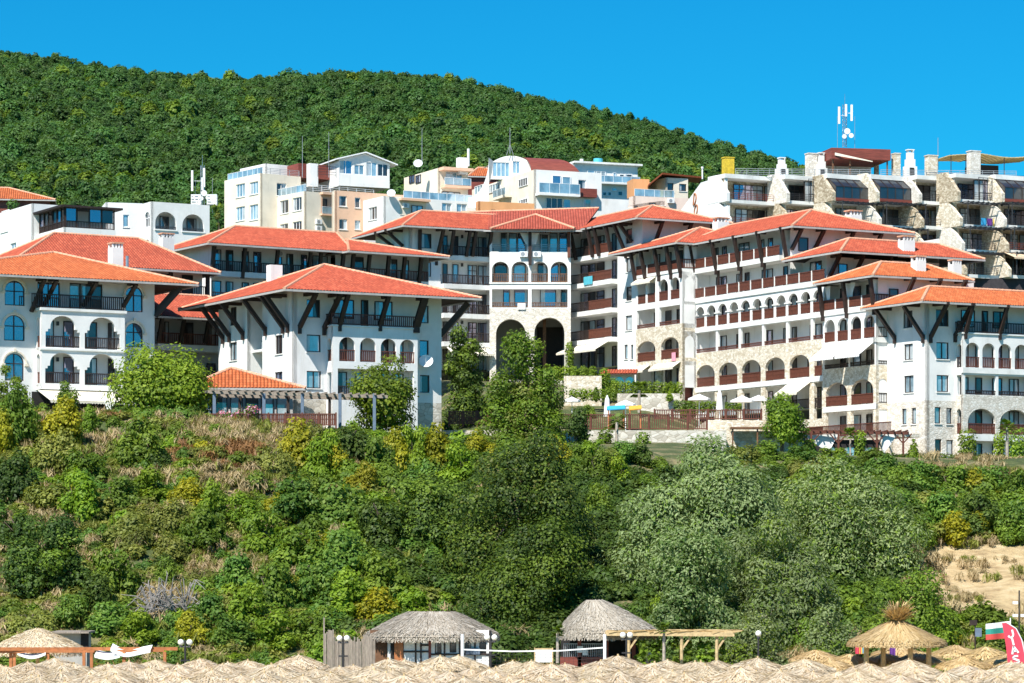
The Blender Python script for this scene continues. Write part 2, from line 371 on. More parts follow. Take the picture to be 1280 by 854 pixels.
def rail(root, f, u0, u1, z, h=.95, off=0.0, st='b', mat=None, name='balcony_railing', slope=None):
    m = MB(); up = Vector((0, 0, 1))
    def bx(a, b, c, d, t=.05, o=0.0): m.box3(f.pt(a, b, off - t / 2 + o), f.d * (c - a), f.n * t, up * (d - b))
    L = u1 - u0
    if st == 'm':                        # thin metal bars
        mat = mat or 'dark_metal'
        for k in range(4): zz = z + h * (.25 + .25 * k); bx(u0, zz - .025, u1, zz + .025, .04)
        n = max(1, int(L / 1.3))
        for i in range(n + 1): a = u0 + (L - .05) * i / n; bx(a, z, a + .05, z + h, .05, .003)
    elif st == 'g':                      # glass with a metal rail
        mat = mat or 'white_metal'; bx(u0, z + h - .05, u1, z + h, .05); n = max(1, int(L / 1.2))
        for i in range(n + 1): a = u0 + (L - .05) * i / n; bx(a, z, a + .05, z + h - .05, .04)
    else:
        mat = mat or ('red_wood' if st == 'p' else 'dark_wood')
        bx(u0, z + h - .09, u1, z + h, .11); bx(u0, z + .06, u1, z + .14, .07)
        pitch, wd = (.17, .125) if st == 'p' else (.18, .075)
        n = max(1, int(L / pitch)); 
        for i in range(n + 1):
            a = u0 + (L - wd) * i / n; bx(a, z + .10, a + wd, z + h - .07, .035)
        if st == 'p': bx(u0, z + h * .52, u1, z + h * .52 + .07, .06)
    o = m.build(name, mat, root)
    if st == 'g':
        p = MB(); p.quad(f.pt(u0, z + .05, off), f.pt(u1, z + .05, off), f.pt(u1, z + h - .06, off), f.pt(u0, z + h - .06, off)); p.build('glass_panel', 'glass_pale', o)
    return o

def niche(root, f, u0, z0, u1, z1, depth, mat='white_stucco', off=-.3, name='loggia', floor='slab_white'):
    m = MB(); b = off - depth
    m.quad(f.pt(u0, z0, b), f.pt(u1, z0, b), f.pt(u1, z1, b), f.pt(u0, z1, b))
    m.quad(f.pt(u0, z0, off), f.pt(u0, z0, b), f.pt(u0, z1, b), f.pt(u0, z1, off))
    m.quad(f.pt(u1, z0, b), f.pt(u1, z0, off), f.pt(u1, z1, off), f.pt(u1, z1, b))
    m.quad(f.pt(u0, z1, b), f.pt(u1, z1, b), f.pt(u1, z1, off), f.pt(u0, z1, off))
    m.quad(f.pt(u0, z0, off), f.pt(u1, z0, off), f.pt(u1, z0, b), f.pt(u0, z0, b), 1)
    return m.build(name, [mat, floor], root)

def bracket(root, f, u, zt, zb, out, wd=.30, base=0.0, lean=0.0, mat='dark_wood', name='roof_bracket', foot=True):
    m = MB()
    m.beam(f.pt(u, zb, base + .12), f.pt(u + lean, zt, out), wd, wd * 1.15, up=f.d)
    m.beam(f.pt(u + lean, zt + .1, base - .2), f.pt(u + lean, zt + .1, out + .25), wd * .95, wd * .9)
    if foot: m.box3(f.pt(u - wd * .42, zb - .55, base - .02), f.d * wd * .84, f.n * .26, Vector((0, 0, .75)))
    return m.build(name, mat, root)

def post(root, f, u, z0, z1, w_=.22, off=0.0, mat='white_stucco', name='pillar'):
    m = MB(); m.box3(f.pt(u - w_ / 2, z0, off - w_ / 2), f.d * w_, f.n * w_, Vector((0, 0, z1 - z0))); return m.build(name, mat, root)
def slab(root, f, u0, u1, z0, z1, o0, o1, mat='slab_white', name='balcony_slab'):
    m = MB(); m.box3(f.pt(u0, z0, o0), f.d * (u1 - u0), f.n * (o1 - o0), Vector((0, 0, z1 - z0))); return m.build(name, mat, root)
def awning(root, f, u0, u1, zt, drop, out, off=0.0, mat='cream_cloth', name='awning'):
    m = MB(); n = max(2, int((u1 - u0) / .25))
    a, b = f.pt(u0, zt, off), f.pt(u1, zt, off); c, d = f.pt(u1, zt - drop, off + out), f.pt(u0, zt - drop, off + out)
    t = Vector((0, 0, -.04)); m.quad(d, c, b, a); m.quad(d + t, a + t, b + t, c + t); m.quad(d, d + t, c + t, c); m.quad(a, a + t, d + t, d); m.quad(b, c, c + t, b + t)
    for i in range(n):
        p = d.lerp(c, i / n); q = d.lerp(c, (i + 1) / n); e = d.lerp(c, (i + .5) / n)
        m.poly([p, p + Vector((0, 0, -.16)), e + Vector((0, 0, -.24)), q + Vector((0, 0, -.16)), q])
    return m.build(name, mat, root)
def aircon(root, f, u, z, off=0.0):
    m = MB(); m.box3(f.pt(u, z, off), f.d * .85, f.n * .32, Vector((0, 0, .58)))
    o = m.build('air_conditioner', 'white_metal', root); g = MB(); g.tube(f.pt(u + .33, z + .29, off + .32), f.pt(u + .33, z + .29, off + .335), .22, n=14); g.build('fan_grille', 'grey_metal', o)
    return o
def dish(root, p, r=.4, mat='white_metal', yaw=0.0):
    m = MB(); n = 14; p = Vector(p); ax = Vector((math.sin(yaw), -math.cos(yaw), .55)).normalized(); x = ax.cross(Vector((0, 0, 1))).normalized(); y = x.cross(ax)
    prev = None
    for j in range(5):
        rr = r * j / 4; ring = [p + (x * math.cos(2 * PI * i / n) + y * math.sin(2 * PI * i / n)) * rr + ax * (.28 * rr * rr / r) for i in range(n)]
        if prev:
            for i in range(n): m.quad(prev[i], prev[(i + 1) % n], ring[(i + 1) % n], ring[i])
        prev = ring
    m.tube(p, p - ax * .3 - Vector((0, 0, .3)), .035); m.tube(p - y * r * .9, p + ax * r * .9, .02)
    return m.build('satellite_dish', mat, root)

# ---- tiled roofs: every polygon starts with its eave edge; the sheet is really corrugated
def roof(root, polys, mat='terracotta_tile', amp=.075, pitch=.28, hips=(), gutter=(), soffit=None, cap='mortar_tile'):
    m = MB(); uvv = {}; und = MB()
    for pl in polys:
        pl = [Vector(p) for p in pl]; e = (pl[1] - pl[0]).normalized()
        q = pl[2] - pl[0]; sv = (q - e * q.dot(e)).normalized(); n = e.cross(sv).normalized()
        if n.z < 0: n = -n
        pp = [((p - pl[0]).dot(e), (p - pl[0]).dot(sv), (p - pl[0]).dot(n)) for p in pl]
        us = [p[0] for p in pp]; a, b = min(us), max(us); st = pitch / 4; k = int((b - a) / st) + 1; row = []
        for i in range(k + 1):
            u = min(b - 1e-4, a + 1e-4 + i * st); hit = []
            for (u0, v0, h0), (u1, v1, h1) in zip(pp, pp[1:] + pp[:1]):
                if abs(u1 - u0) > 1e-6 and min(u0, u1) <= u <= max(u0, u1): t = (u - u0) / (u1 - u0); hit.append((v0 + t * (v1 - v0), h0 + t * (h1 - h0)))
            if len(hit) < 2: continue
            lo, hi = min(hit), max(hit); c = amp * abs(math.sin(PI * u / pitch)); kk = len(m.v)
            for (v, h) in (lo, hi): m.uv[len(m.v)] = (u, v); m.v.append(tuple(pl[0] + e * u + sv * v + n * (h + c)))
            row.append(kk)
        for r0, r1 in zip(row, row[1:]): m.f.append((r0, r1, r1 + 1, r0 + 1)); m.m.append(0)
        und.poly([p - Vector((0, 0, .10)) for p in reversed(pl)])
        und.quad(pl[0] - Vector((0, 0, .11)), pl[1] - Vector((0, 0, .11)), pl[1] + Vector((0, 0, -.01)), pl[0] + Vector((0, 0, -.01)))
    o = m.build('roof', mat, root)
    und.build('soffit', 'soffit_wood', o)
    if hips:
        h = MB()
        for p, q in hips:
            p, q = Vector(p), Vector(q); k = max(1, int((q - p).length / .42))
            for i in range(k): a, b = p.lerp(q, i / k), p.lerp(q, (i + 1.06) / k); h.tube(a + Vector((0, 0, .03)), b + Vector((0, 0, .03)), .15, .125, n=8)
        h.build('ridge_cap', cap, o)
    if gutter:
        g = MB()
        for p, q in gutter: g.beam(Vector(p) - Vector((0, 0, .09)), Vector(q) - Vector((0, 0, .09)), .12, .17)
        g.build('gutter', 'gutter_grey', o)
    return o
class Loc:
    """local plan of a rotated building: a along the front, b towards the back"""
    def __init__(s, O, ang): s.O = Vector((O[0], O[1], 0)); s.a = Vector((math.cos(ang), math.sin(ang), 0)); s.b = Vector((-s.a.y, s.a.x, 0))
    def p(s, a, b, z=0.0): return s.O + s.a * a + s.b * b + Vector((0, 0, z))
def hiproof(root, L, a0, b0, a1, b1, ze, ra0, rb0, ra1, rb1, zr, mat='terracotta_tile', gut=True, cap='mortar_tile', skip=''):
    """eave rectangle a0..a1 x b0..b1, ridge from (ra0, rb0) to (ra1, rb1)"""
    e = [L.p(a0, b0, ze), L.p(a1, b0, ze), L.p(a1, b1, ze), L.p(a0, b1, ze)]
    r0, r1 = L.p(ra0, rb0, zr), L.p(ra1, rb1, zr); pt = (r1 - r0).length < .05
    alongA = abs(ra1 - ra0) >= abs(rb1 - rb0)
    if pt: polys = [[e[0], e[1], r0], [e[1], e[2], r0], [e[2], e[3], r0], [e[3], e[0], r0]]; hips = [(x, r0) for x in e]
    elif alongA: polys = [[e[0], e[1], r1, r0], [e[1], e[2], r1], [e[2], e[3], r0, r1], [e[3], e[0], r0]]; hips = [(e[0], r0), (e[3], r0), (e[1], r1), (e[2], r1), (r0, r1)]
    else: polys = [[e[0], e[1], r0], [e[1], e[2], r1, r0], [e[2], e[3], r1], [e[3], e[0], r0, r1]]; hips = [(e[0], r0), (e[1], r0), (e[2], r1), (e[3], r1), (r0, r1)]
    g = [(e[0], e[1]), (e[3], e[0]), (e[1], e[2])] if gut else ()
    return roof(root, polys, mat, hips=hips, gutter=g, cap=cap)
def chimney(parent, p, sx, sy, h, ang, crown=True, mat='white_stucco', capm='mortar_tile'):
    m = MB(); p = Vector(p); m.box(p + Vector((0, 0, h / 2 - .5)), sx, sy, h + 1.0, 0, ang)
    if crown:
        a = Vector((math.cos(ang), math.sin(ang), 0)); b = Vector((-a.y, a.x, 0))
        for i in range(4):
            for j in (-1, 1): m.box(p + a * (sx * (-.4 + .8 * i / 3)) + b * (sy * .4 * j) + Vector((0, 0, h + .17)), .16, .16, .34, 0, ang)
        m.box(p + Vector((0, 0, h + .1)), sx * .55, sy * .6, .2, 2, ang)
        m.box(p + Vector((0, 0, h + .40)), sx * 1.1, sy * 1.1, .12, 1, ang)
    return m.build('chimney', [mat, capm, 'shadow_dark'], parent)
def shellbox(mb, L, a0, b0, a1, b1, z0, z1, mi=0, skip=''):
    q = [L.p(a0, b0), L.p(a1, b0), L.p(a1, b1), L.p(a0, b1)]; Z = Vector((0, 0, 1))
    for k, nm in enumerate('frbl'):
        if nm in skip: continue
        a, b = q[k], q[(k + 1) % 4]; mb.quad(a + Z * z0, b + Z * z0, b + Z * z1, a + Z * z1, mi)
    if 't' not in skip: mb.quad(*[p + Z * z1 for p in q], mi)
# ------------------------------------------------------------------ the red-roofed resort
def ground_xy(px, Y): return Vector(((px - 640.0) / FPX * Y, Y))
class Bld:
    def __init__(s, name, label, cat, px, Y, deg, zb, group=None, root=None):
        s.O = ground_xy(px, Y); s.ang = math.radians(deg); s.zb = zb
        s.root = root or thing(name, label, cat, (s.O.x, s.O.y, zb), group)
        s.L = Loc(s.O, s.ang); s.fr = Face(s.O, s.ang); s.lf = Face(s.O, s.ang - PI / 2)
def facade(b, f, u0, u1, z0, z1, wins=(), holes=(), mat='white_stucco', zs=None, mat2='pale_stone', off=-0.16, name='wall', th=.3, frame='dark_wood', sill=True):
    hs = [list(h) for h in holes]; todo = []
    for x in wins:
        r = f.R(*x[:4]); o = x[4] if len(x) > 4 else ''
        hs.append(arch(*r) if 'a' in o else rect(*r)); todo.append((r, o))
    parts = [(z0, z1, mat)] if zs is None or zs <= z0 else [(z0, zs, mat2), (zs, z1, mat)]
    for (a, c, m_) in parts:
        mb = MB(); hh = []
        for h in hs:
            lo, hi = min(p[1] for p in h), max(p[1] for p in h)
            if lo >= a - .01 and hi <= c + .01: hh.append(h)
        wall(mb, f, rect(u0, a, u1, c), hh, th); mb.build(name, m_, b.root)
    for r, o in todo:
        window(b.root, f, r, o, off, frame)
        if sill and 'a' not in o:
            m = MB(); m.box3(f.pt(r[0] - .08, r[1] - .09, -.05), f.d * (r[2] - r[0] + .16), f.n * .13, Vector((0, 0, .08))); m.build('window_sill', 'slab_white', b.root)
def hood(root, f, r):
    """moulded hood over an arched window"""
    u0, z0, u1, z1 = r; w_ = (u1 - u0) / 2 + .18; cu = (u0 + u1) / 2; zc = z1 - (u1 - u0) / 2; m = MB(); n = 12
    pts = [(cu + w_ * math.cos(PI * i / n), zc + w_ * math.sin(PI * i / n)) for i in range(n + 1)]
    for (a, b), (c, d) in zip(pts, pts[1:]): m.beam(f.pt(a, b, .07), f.pt(c, d, .07), .14, .13, up=f.n)
    for sg in (-1, 1): m.box3(f.pt(cu + sg * w_ - .16, zc - .2, 0), f.d * .32, f.n * .2, Vector((0, 0, .2)))
    m.box3(f.pt(cu - .11, zc + w_ - .05, 0), f.d * .22, f.n * .2, Vector((0, 0, .28)))
    m.build('window_hood', 'cream_stucco', root)
def lamp(root, f, u, z, off=0.0):
    m = MB(); m.box3(f.pt(u - .09, z, off), f.d * .18, f.n * .2, Vector((0, 0, .34))); m.build('wall_lantern', 'dark_metal', root)

# ---- A: the villa-like block on the left
A = Bld('apartment_house', 'white house under a bright orange hipped roof, with two rows of stepped arch loggias', 'apartment house', -45, 232.3, 30, 18.2, 'red roofed resort buildings')
f = A.fr; ze = 30.6; Wd = 16.75
wa = [(6, 351, 31, 382, 'ab'), (5, 394, 31, 426, 'ab'), (6, 442, 30, 476, 'ab'), (157, 358, 178.5, 390, 'ab'), (157, 404, 178.5, 434, 'ab'),
      (47, 353, 75, 389, 'b'), (87, 354.5, 128, 391, 'bo')]
facade(A, f, 0, Wd, 17.5, ze + .45, wa, sill=False)
for x in wa[:5]: hood(A.root, f, f.R(*x[:4]))
m = MB(); shellbox(m, A.L, 0, .32, Wd, 12, 17.5, ze + .45, skip='ft'); m.build('side_wall', 'white_stucco', A.root)
fb = f.off(1.35); ub0, ub1 = fb.uz(52, 430)[0], fb.uz(156, 430)[0]
zt = fb.uz(104, 390)[1]; zmid = fb.uz(104, 436)[1]; zlow = fb.uz(104, 481)[1]; zbot = fb.uz(104, 488)[1]
hs = []
for (x0, x1, yt, yb, ys) in ((57, 100, 395, 434.5, 415), (106, 150, 397, 437, 417), (56.5, 100, 441, 479.6, 461), (106, 150, 442.5, 482, 463)):
    r = fb.R(x0, yt, x1, yb); hs.append(steparch(r[0], r[1], r[2], r[3], .42, fb.uz((x0 + x1) / 2, ys)[1]))
m = MB(); wall(m, fb, rect(ub0, zbot, ub1, zt), hs, .28)
fs = Face((fb.pt(ub0, 0).x, fb.pt(ub0, 0).y), A.ang - PI / 2)
sh = [arch(-1.15, hs[0][0][1], -.42, hs[0][0][1] + 2.45), arch(-1.15, hs[2][0][1], -.42, hs[2][0][1] + 2.45)]
wall(m, fs, rect(-1.35, zbot, -.02, zt), sh, .25)
fe = Face((fb.pt(ub1, 0).x, fb.pt(ub1, 0).y), A.ang + PI / 2); wall(m, fe, rect(.02, zbot, 1.35, zt), (), .25)
m.build('loggia_front', 'white_stucco', A.root)
for k, h in enumerate((hs[0], hs[2])):
    zf = h[0][1]; m = MB()
    m.quad(fb.pt(ub0 + .26, zf, -1.3), fb.pt(ub1 - .26, zf, -1.3), fb.pt(ub1 - .26, zf + 2.75, -1.3), fb.pt(ub0 + .26, zf + 2.75, -1.3))
    m.box3(fb.pt(ub0, zf - .28, -1.3), fb.d * (ub1 - ub0), fb.n * 1.02, Vector((0, 0, .27))); m.build('loggia', 'white_stucco', A.root)
    for (x0, x1, o) in ((58, 74, 'b'), (86, 99, 'b'), (113, 128, 'd'), (142, 150, 'd')):
        a, c = fb.uz(x0, 420)[0], fb.uz(x1, 420)[0]; window(A.root, fb, (a, zf + .05, c, zf + 2.3), o, off=-1.24, name='balcony_door', mull=0)
    lamp(A.root, fb, (hs[0][0][0] + hs[0][1][0]) / 2, zf + 1.9, -1.28)
    for h2 in ((hs[0], hs[1]) if k == 0 else (hs[2], hs[3])): rail(A.root, fb, h2[0][0], h2[1][0], zf, .95, -.14)
    rail(A.root, fs, -1.12, -.44, zf, .95, -.12, 'p')
slab(A.root, fb, ub0 - .14, ub1 + .14, zt, zt + .22, -1.3, .14, name='balcony_slab')
slab(A.root, fb, ub0 - .1, ub1 + .1, zmid - .2, zmid - .05, -.3, .12, name='cornice')
rail(A.root, fb, ub0 - .85, ub1 - .05, zt + .22, 1.15, -.05); rail(A.root, fs, -1.3, -.1, zt + .22, 1.15, -.05)
for x, yt, yb, xl in ((41.5, 347, 395, 5), (57, 348, 388, 5), (106.5, 350, 388, 5), (155.5, 352, 389, 4)):
    u, z2 = f.uz(x - xl * .6, yb); bracket(A.root, f, u, ze - .2, z2 + .35, 1.7, .26, lean=.55, foot=False)
u, z2 = f.uz(190, 396)
for d_ in (0, -.75): 
    m = MB(); m.beam(f.pt(Wd + .05 + d_ * .2, z2, .1 + d_), f.pt(Wd + 1.9 + d_ * .2, ze - .3, 1.2 + d_), .3, .34); m.build('roof_bracket', 'dark_wood', A.root)
rA = hiproof(A.root, A.L, -5, -2.2, Wd + 3.1, 14, ze, 10, 6, 10.05, 6.3, 33.5, 'orange_tile')
chimney(rA, (P(144.5, 333, 243)), 1.0, 1.0, 1.55, A.ang)
m = MB(); m.tube(P(159, 338, 242), P(159, 320, 242), .13); m.build('flue_pipe', 'steel', rA)
uw = f.uz(38, 490)[0]
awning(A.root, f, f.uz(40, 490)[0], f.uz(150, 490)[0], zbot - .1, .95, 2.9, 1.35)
m = MB(); wall(m, f, rect(f.uz(40, 490)[0], 17.6, f.uz(160, 490)[0], zbot - .15), (), .05); m.build('ground_floor_front', 'shadow_dark', A.root).location.y -= .06  # near-black sheet, the shade under the awning put into its colour

# ---- C: the corner block with the arcade and the big struts
C = Bld('apartment_house', 'white corner house with red pyramid roof on long dark struts, behind the pergola', 'apartment house', 367, 230.3, 29, 16.5, 'red roofed resort buildings')
f, lf = C.fr, C.lf; ze = 29.0; Wd = 13.5; Dp = 15.4
wf = [(383.5, 374.5, 400.5, 397, 'bo'), (383.5, 418.5, 401, 440, 'b'), (383.5, 464, 401.5, 485.5, 'p'), (524.5, 382, 536, 404, 'b'), (524.5, 425.5, 536, 448, 'b'), (525, 469, 537, 491, 'd')]
zs = f.uz(545, 504)[1]
facade(C, f, 0, Wd, 15.5, ze + .45, wf, zs=zs, mat2='rubble_stone')
uA, uB = lf.uz(309, 420)[0], lf.uz(328, 420)[0]
facade(C, lf, uB, 0, 15.5, ze + .45, [(344, 419, 353, 442.5, 'd'), (343.5, 465, 353, 484, 's')])
facade(C, lf, -Dp, uA, 15.5, ze + .45, [(287.5, 384, 295.6, 407, 'd'), (287, 428, 296, 450.5, 'p')])
m = MB(); q = lf
m.quad(q.pt(uA, 15.5, -2.6), q.pt(uB, 15.5, -2.6), q.pt(uB, ze + .45, -2.6), q.pt(uA, ze + .45, -2.6))
m.quad(q.pt(uA, 15.5, 0), q.pt(uA, 15.5, -2.6), q.pt(uA, ze + .4, -2.6), q.pt(uA, ze + .4, 0)); m.quad(q.pt(uB, 15.5, -2.6), q.pt(uB, 15.5, 0), q.pt(uB, ze + .4, 0), q.pt(uB, ze + .4, -2.6))
m.build('recess_wall', 'white_stucco', C.root)
aircon(C.root, lf, uA + .5, lf.uz(316, 392)[1], -2.58); aircon(C.root, lf, uA + .9, lf.uz(316, 436)[1], -1.2)
slab(C.root, lf, uA + .05, uB - .05, lf.uz(316, 437)[1] - .2, lf.uz(316, 437)[1], -2.55, -.4)
m = MB(); shellbox(m, C.L, 0.01, .3, Wd, Dp, 15.5, ze + .45, skip='flt'); m.build('side_wall', 'white_stucco', C.root)
fb = f.off(1.25); ub0, ub1 = fb.uz(416, 420)[0], fb.uz(522, 420)[0]
zp = fb.uz(470, 410)[1]; zf1 = fb.uz(470, 453)[1]; zf2 = zf1 - 3.0
hs = []
for x0, x1 in ((424, 444), (450, 470), (476, 495.5), (500, 518.5)):
    r = fb.R(x0, 420, x1, 453); hs.append(arch(r[0], zf1, r[2], zp - .85))
lo = [rect(ub0 + .45, zf2 + .1, ub1 - .35, zf1 - .6)]
m = MB(); wall(m, fb, rect(ub0, 15.5, ub1, zp), hs + lo, .25)
fs = Face((fb.pt(ub0, 0).x, fb.pt(ub0, 0).y), C.ang - PI / 2); wall(m, fs, rect(-1.25, 15.5, -.02, zp), [arch(-1.05, zf1, -.3, zp - .95), rect(-1.08, zf2 + .15, -.28, zf2 + 2.1)], .22)
fe = Face((fb.pt(ub1, 0).x, fb.pt(ub1, 0).y), C.ang + PI / 2); wall(m, fe, rect(.02, 15.5, 1.25, zp), (), .22); m.build('arcade_front', 'white_stucco', C.root)
for zf in (zf1, zf2):
    m = MB(); m.quad(fb.pt(ub0, zf, -1.2), fb.pt(ub1, zf, -1.2), fb.pt(ub1, zf + 2.7, -1.2), fb.pt(ub0, zf + 2.7, -1.2))
    m.box3(fb.pt(ub0 + .05, zf - .25, -1.2), fb.d * (ub1 - ub0 - .1), fb.n * .94, Vector((0, 0, .24))); m.build('loggia', 'white_stucco', C.root)
    for x0, x1, o in ((427, 441, 'd'), (452, 460, 'b'), (479, 493, 'b'), (500, 512, 'p')):
        window(C.root, fb, (fb.uz(x0, 440)[0], zf + .05, fb.uz(x1, 440)[0], zf + 2.2), o, off=-1.14, name='balcony_door')
for h in hs: rail(C.root, fb, h[0][0], h[1][0], zf1, .95, -.12, 'b', mat='red_wood')
rail(C.root, fs, -1.03, -.32, zf1, .95, -.1, 'p'); rail(C.root, fb, ub0 + .5, ub1 - .4, zf2 + .1, .9, -.12)
slab(C.root, fb, ub0 - .1, ub1 + .1, zp, zp + .12, -1.22, .1)
rail(C.root, fb, ub0 - .1, ub1, zp + .12, .95, -.02, mat='red_wood'); rail(C.root, fs, -1.2, -.05, zp + .12, .95, 0)
for x0, x1, o in ((417, 442, 'b'), (468, 490, 'b')): window(C.root, f, (f.uz(x0, 390)[0], zp + .75, f.uz(x1, 390)[0], zp + 2.3), o, off=.03, mull=1)
door(C.root, f, (f.uz(451, 390)[0], zp + .1, f.uz(460, 390)[0], zp + 2.35), .02)
for x, yb, o_ in ((374, 412, 0), (404.5, 414, 0), (424, 409, 1.2), (474.5, 409, 1.2), (518, 411, 1.2), (521.5, 411, 1.2)):
    u, z2 = f.uz(x, yb, o_); bracket(C.root, f, u, ze - .25, z2 + .2, 2.1, .30, base=o_, lean=.5 if o_ == 0 else .35)
for x, yb in ((280, 425), (288, 423), (305, 420), (333, 415), (355, 412), (361, 411)):
    u, z2 = lf.uz(x, yb); bracket(C.root, lf, u, ze - .25, z2 + .2, 1.8, .30, lean=-.5)
u, z2 = f.uz(549, 419); m = MB(); m.beam(f.pt(Wd + .1, z2, -.4), f.pt(Wd + 1.9, ze - .3, 1.2), .42, .5); m.build('roof_bracket', 'dark_wood', C.root)
rC = hiproof(C.root, C.L, -2.0, -2.6, 15.9, 19.5, ze, 6.7, 8.4, 6.75, 8.6, 32.3)
chimney(rC, P(343, 342, 243), 1.1, .9, .7, C.ang, False)
dish(C.root, f.pt(f.uz(529, 458)[0], f.uz(529, 453)[1], .5), .6)

# ---- B: the long gallery block behind, and its two lower wings
B = Bld('apartment_house', 'long white gallery house under a red roof, behind the corner house', 'apartment house', 264, 268.5, 32, 22, 'red roofed resort buildings')
f = B.fr; zeB = P(256.6, 303, 266).z; u1 = f.uz(424, 330)[0]; u2 = f.uz(530, 330)[0]
zf = f.uz(300, 340)[1]; back = -1.7
m = MB()
for u_a, u_b, o_ in ((0, u1, 0), (u1, u2, .9)):
    g = f.off(o_); m.quad(g.pt(u_a, 20, back), g.pt(u_b, 20, back), g.pt(u_b, zeB + .4, back), g.pt(u_a, zeB + .4, back))
m.quad(f.pt(0, 20, 0), f.pt(0, 20, -11), f.pt(0, zeB + .4, -11), f.pt(0, zeB + .4, 0)); m.quad(f.pt(u2, 20, -11), f.pt(u2, 20, .9), f.pt(u2, zeB + .4, .9), f.pt(u2, zeB + .4, -11)); m.quad(f.pt(u2, 20, -11), f.pt(0, 20, -11), f.pt(0, zeB + .4, -11), f.pt(u2, zeB + .4, -11))
m.build('wall', 'white_stucco', B.root)
for k in range(3):
    zz = zf - 3.0 * k
    slab(B.root, f, 0, u1, zz - .5, zz, back, .0); slab(B.root, f, u1, u2, zz - .5, zz, back, .9)
    if k < 2:
        rail(B.root, f, 0.1, u1, zz, 1.0, -.1); rail(B.root, f, u1, u2, zz, 1.0, .8, 'b', mat='red_wood')
    for x0, x1, o in ((264, 276, 'b'), (282, 291, 'd'), (302, 310.5, 'd'), (316.5, 326, 'b'), (346, 352, 'b'), (358, 366, 'd'), (376, 383.5, 'b'), (390, 409, 'b'), (426, 431, 'd')):
        window(B.root, f, (f.uz(x0, 320, back)[0], zz + .1, f.uz(x1, 320, back)[0], zz + 2.2), o, off=back + .06, name='balcony_door')
    for x0, x1, o in ((440, 454, 'd'), (486, 496, 'b'), (503.5, 510.5, 'b')):
        window(B.root, f, (f.uz(x0, 325, back + .9)[0], zz + .3, f.uz(x1, 325, back + .9)[0], zz + 2.2), o, off=back + .96, name='balcony_door')
for x in (264.5, 303, 344, 385, 398): 
    u = f.uz(x, 320)[0]; m = MB(); m.beam(f.pt(u, zf - .6, -.05), f.pt(u + .12, zeB - .1, .35), .34, .3, up=f.d); m.build('post', 'dark_wood', B.root)
for x in (426, 438.5, 458.6, 482.6, 502.5, 523): 
    u = f.uz(x, 320, .9)[0]; m = MB(); m.beam(f.pt(u, zf - .6, .9), f.pt(u + .1, zeB - .1, 1.3), .36, .3, up=f.d); m.build('post', 'dark_wood', B.root)
for x in (247, 345): aircon(B.root, f, f.uz(x + 8 if x < 300 else x, 315, back)[0], zf + 2.2 - .35, back)
pb = lambda a, b: B.L.p(a, b)
hiproof(B.root, B.L, -1.2, -1.8, u1 + .6, 13, zeB, 5.5, 6, u1 + 3, 6, P(288, 281, 275).z)
hiproof(B.root, B.L, u1 - .6, -3.0, u2 + 1.2, 11, zeB - .04, u1 + 3.2, 4.2, u1 + 3.25, 5.2, P(457, 296, 279).z - .1)
B2 = Bld('apartment_house', 'low white gallery wing with red hipped roof, behind the white chimney of the orange roof', 'apartment house', 262, 262, 33, 20, 'red roofed resort buildings')
f = B2.fr; z2e = P(262, 340, 260).z
m = MB(); m.quad(f.pt(-14, 18, -1.5), f.pt(0, 18, -1.5), f.pt(0, z2e + .5, -1.5), f.pt(-14, z2e + .5, -1.5)); m.quad(f.pt(0, 18, -8), f.pt(-14, 18, -8), f.pt(-14, z2e + .5, -8), f.pt(0, z2e + .5, -8)); m.quad(f.pt(-14, 18, -8), f.pt(-14, 18, -1.5), f.pt(-14, z2e + .5, -1.5), f.pt(-14, z2e + .5, -8)); m.build('wall', 'white_stucco', B2.root)
zz = f.uz(240, 371)[1]; slab(B2.root, f, -14, -.2, zz - .4, zz, -1.45, .2); rail(B2.root, f, -14, -.3, zz, 1.0, 0.1)
for a in (-6.2, -4.2, -2.1): window(B2.root, f, (a, zz + .2, a + 1.1, zz + 2.1), 'd', off=-1.44, name='balcony_door')
for a in (-7, -4, -.25): post(B2.root, f, a, zz - 2.5, z2e, .3, .1, 'dark_wood', 'post')
r2 = hiproof(B2.root, B2.L, -20, -1.5, .4, 10, z2e, -13.5, 4.5, -5, 4.5, P(94, 306, 268).z)
chimney(r2, P(208, 311, 268), 1.2, .9, 1.0, B2.ang)
B3 = Bld('garden_house', 'small red roofed house between the orange roofed and the pyramid roofed houses', 'house', 196, 248, 33, 18, 'red roofed resort buildings')
f = B3.fr; z3 = P(200, 396, 247).z; W3 = 8.0
m = MB(); m.quad(f.pt(-1, 17, -1.6), f.pt(W3, 17, -1.6), f.pt(W3, z3 + .4, -1.6), f.pt(-1, z3 + .4, -1.6)); shellbox(m, B3.L, -1, 1.7, W3, 9, 17, z3 + .4, skip='ft'); m.build('wall', 'grey_plaster', B3.root)
zz = f.uz(250, 432)[1]; slab(B3.root, f, 0, W3 - 1, zz - .55, zz, -1.55, .2); rail(B3.root, f, 0, W3 - 1, zz, 1.0, 0.1, 'b', mat='red_wood')
for a in (1.0, 3.4, 5.6): window(B3.root, f, (a, zz + .1, a + .9, zz + 2.1), 'd', off=-1.54, name='balcony_door'); window(B3.root, f, (a, zz - 2.9, a + .9, zz - 1.4), 'd', off=-1.54)
for a in (.1, 2.2, 4.6, 6.6): bracket(B3.root, f, a, z3 - .1, zz + .2, .9, .26, foot=False)
hiproof(B3.root, B3.L, -1.2, -1.8, W3 + 1, 9.5, z3, 1.2, 4, 7, 4, P(211, 367, 252).z)

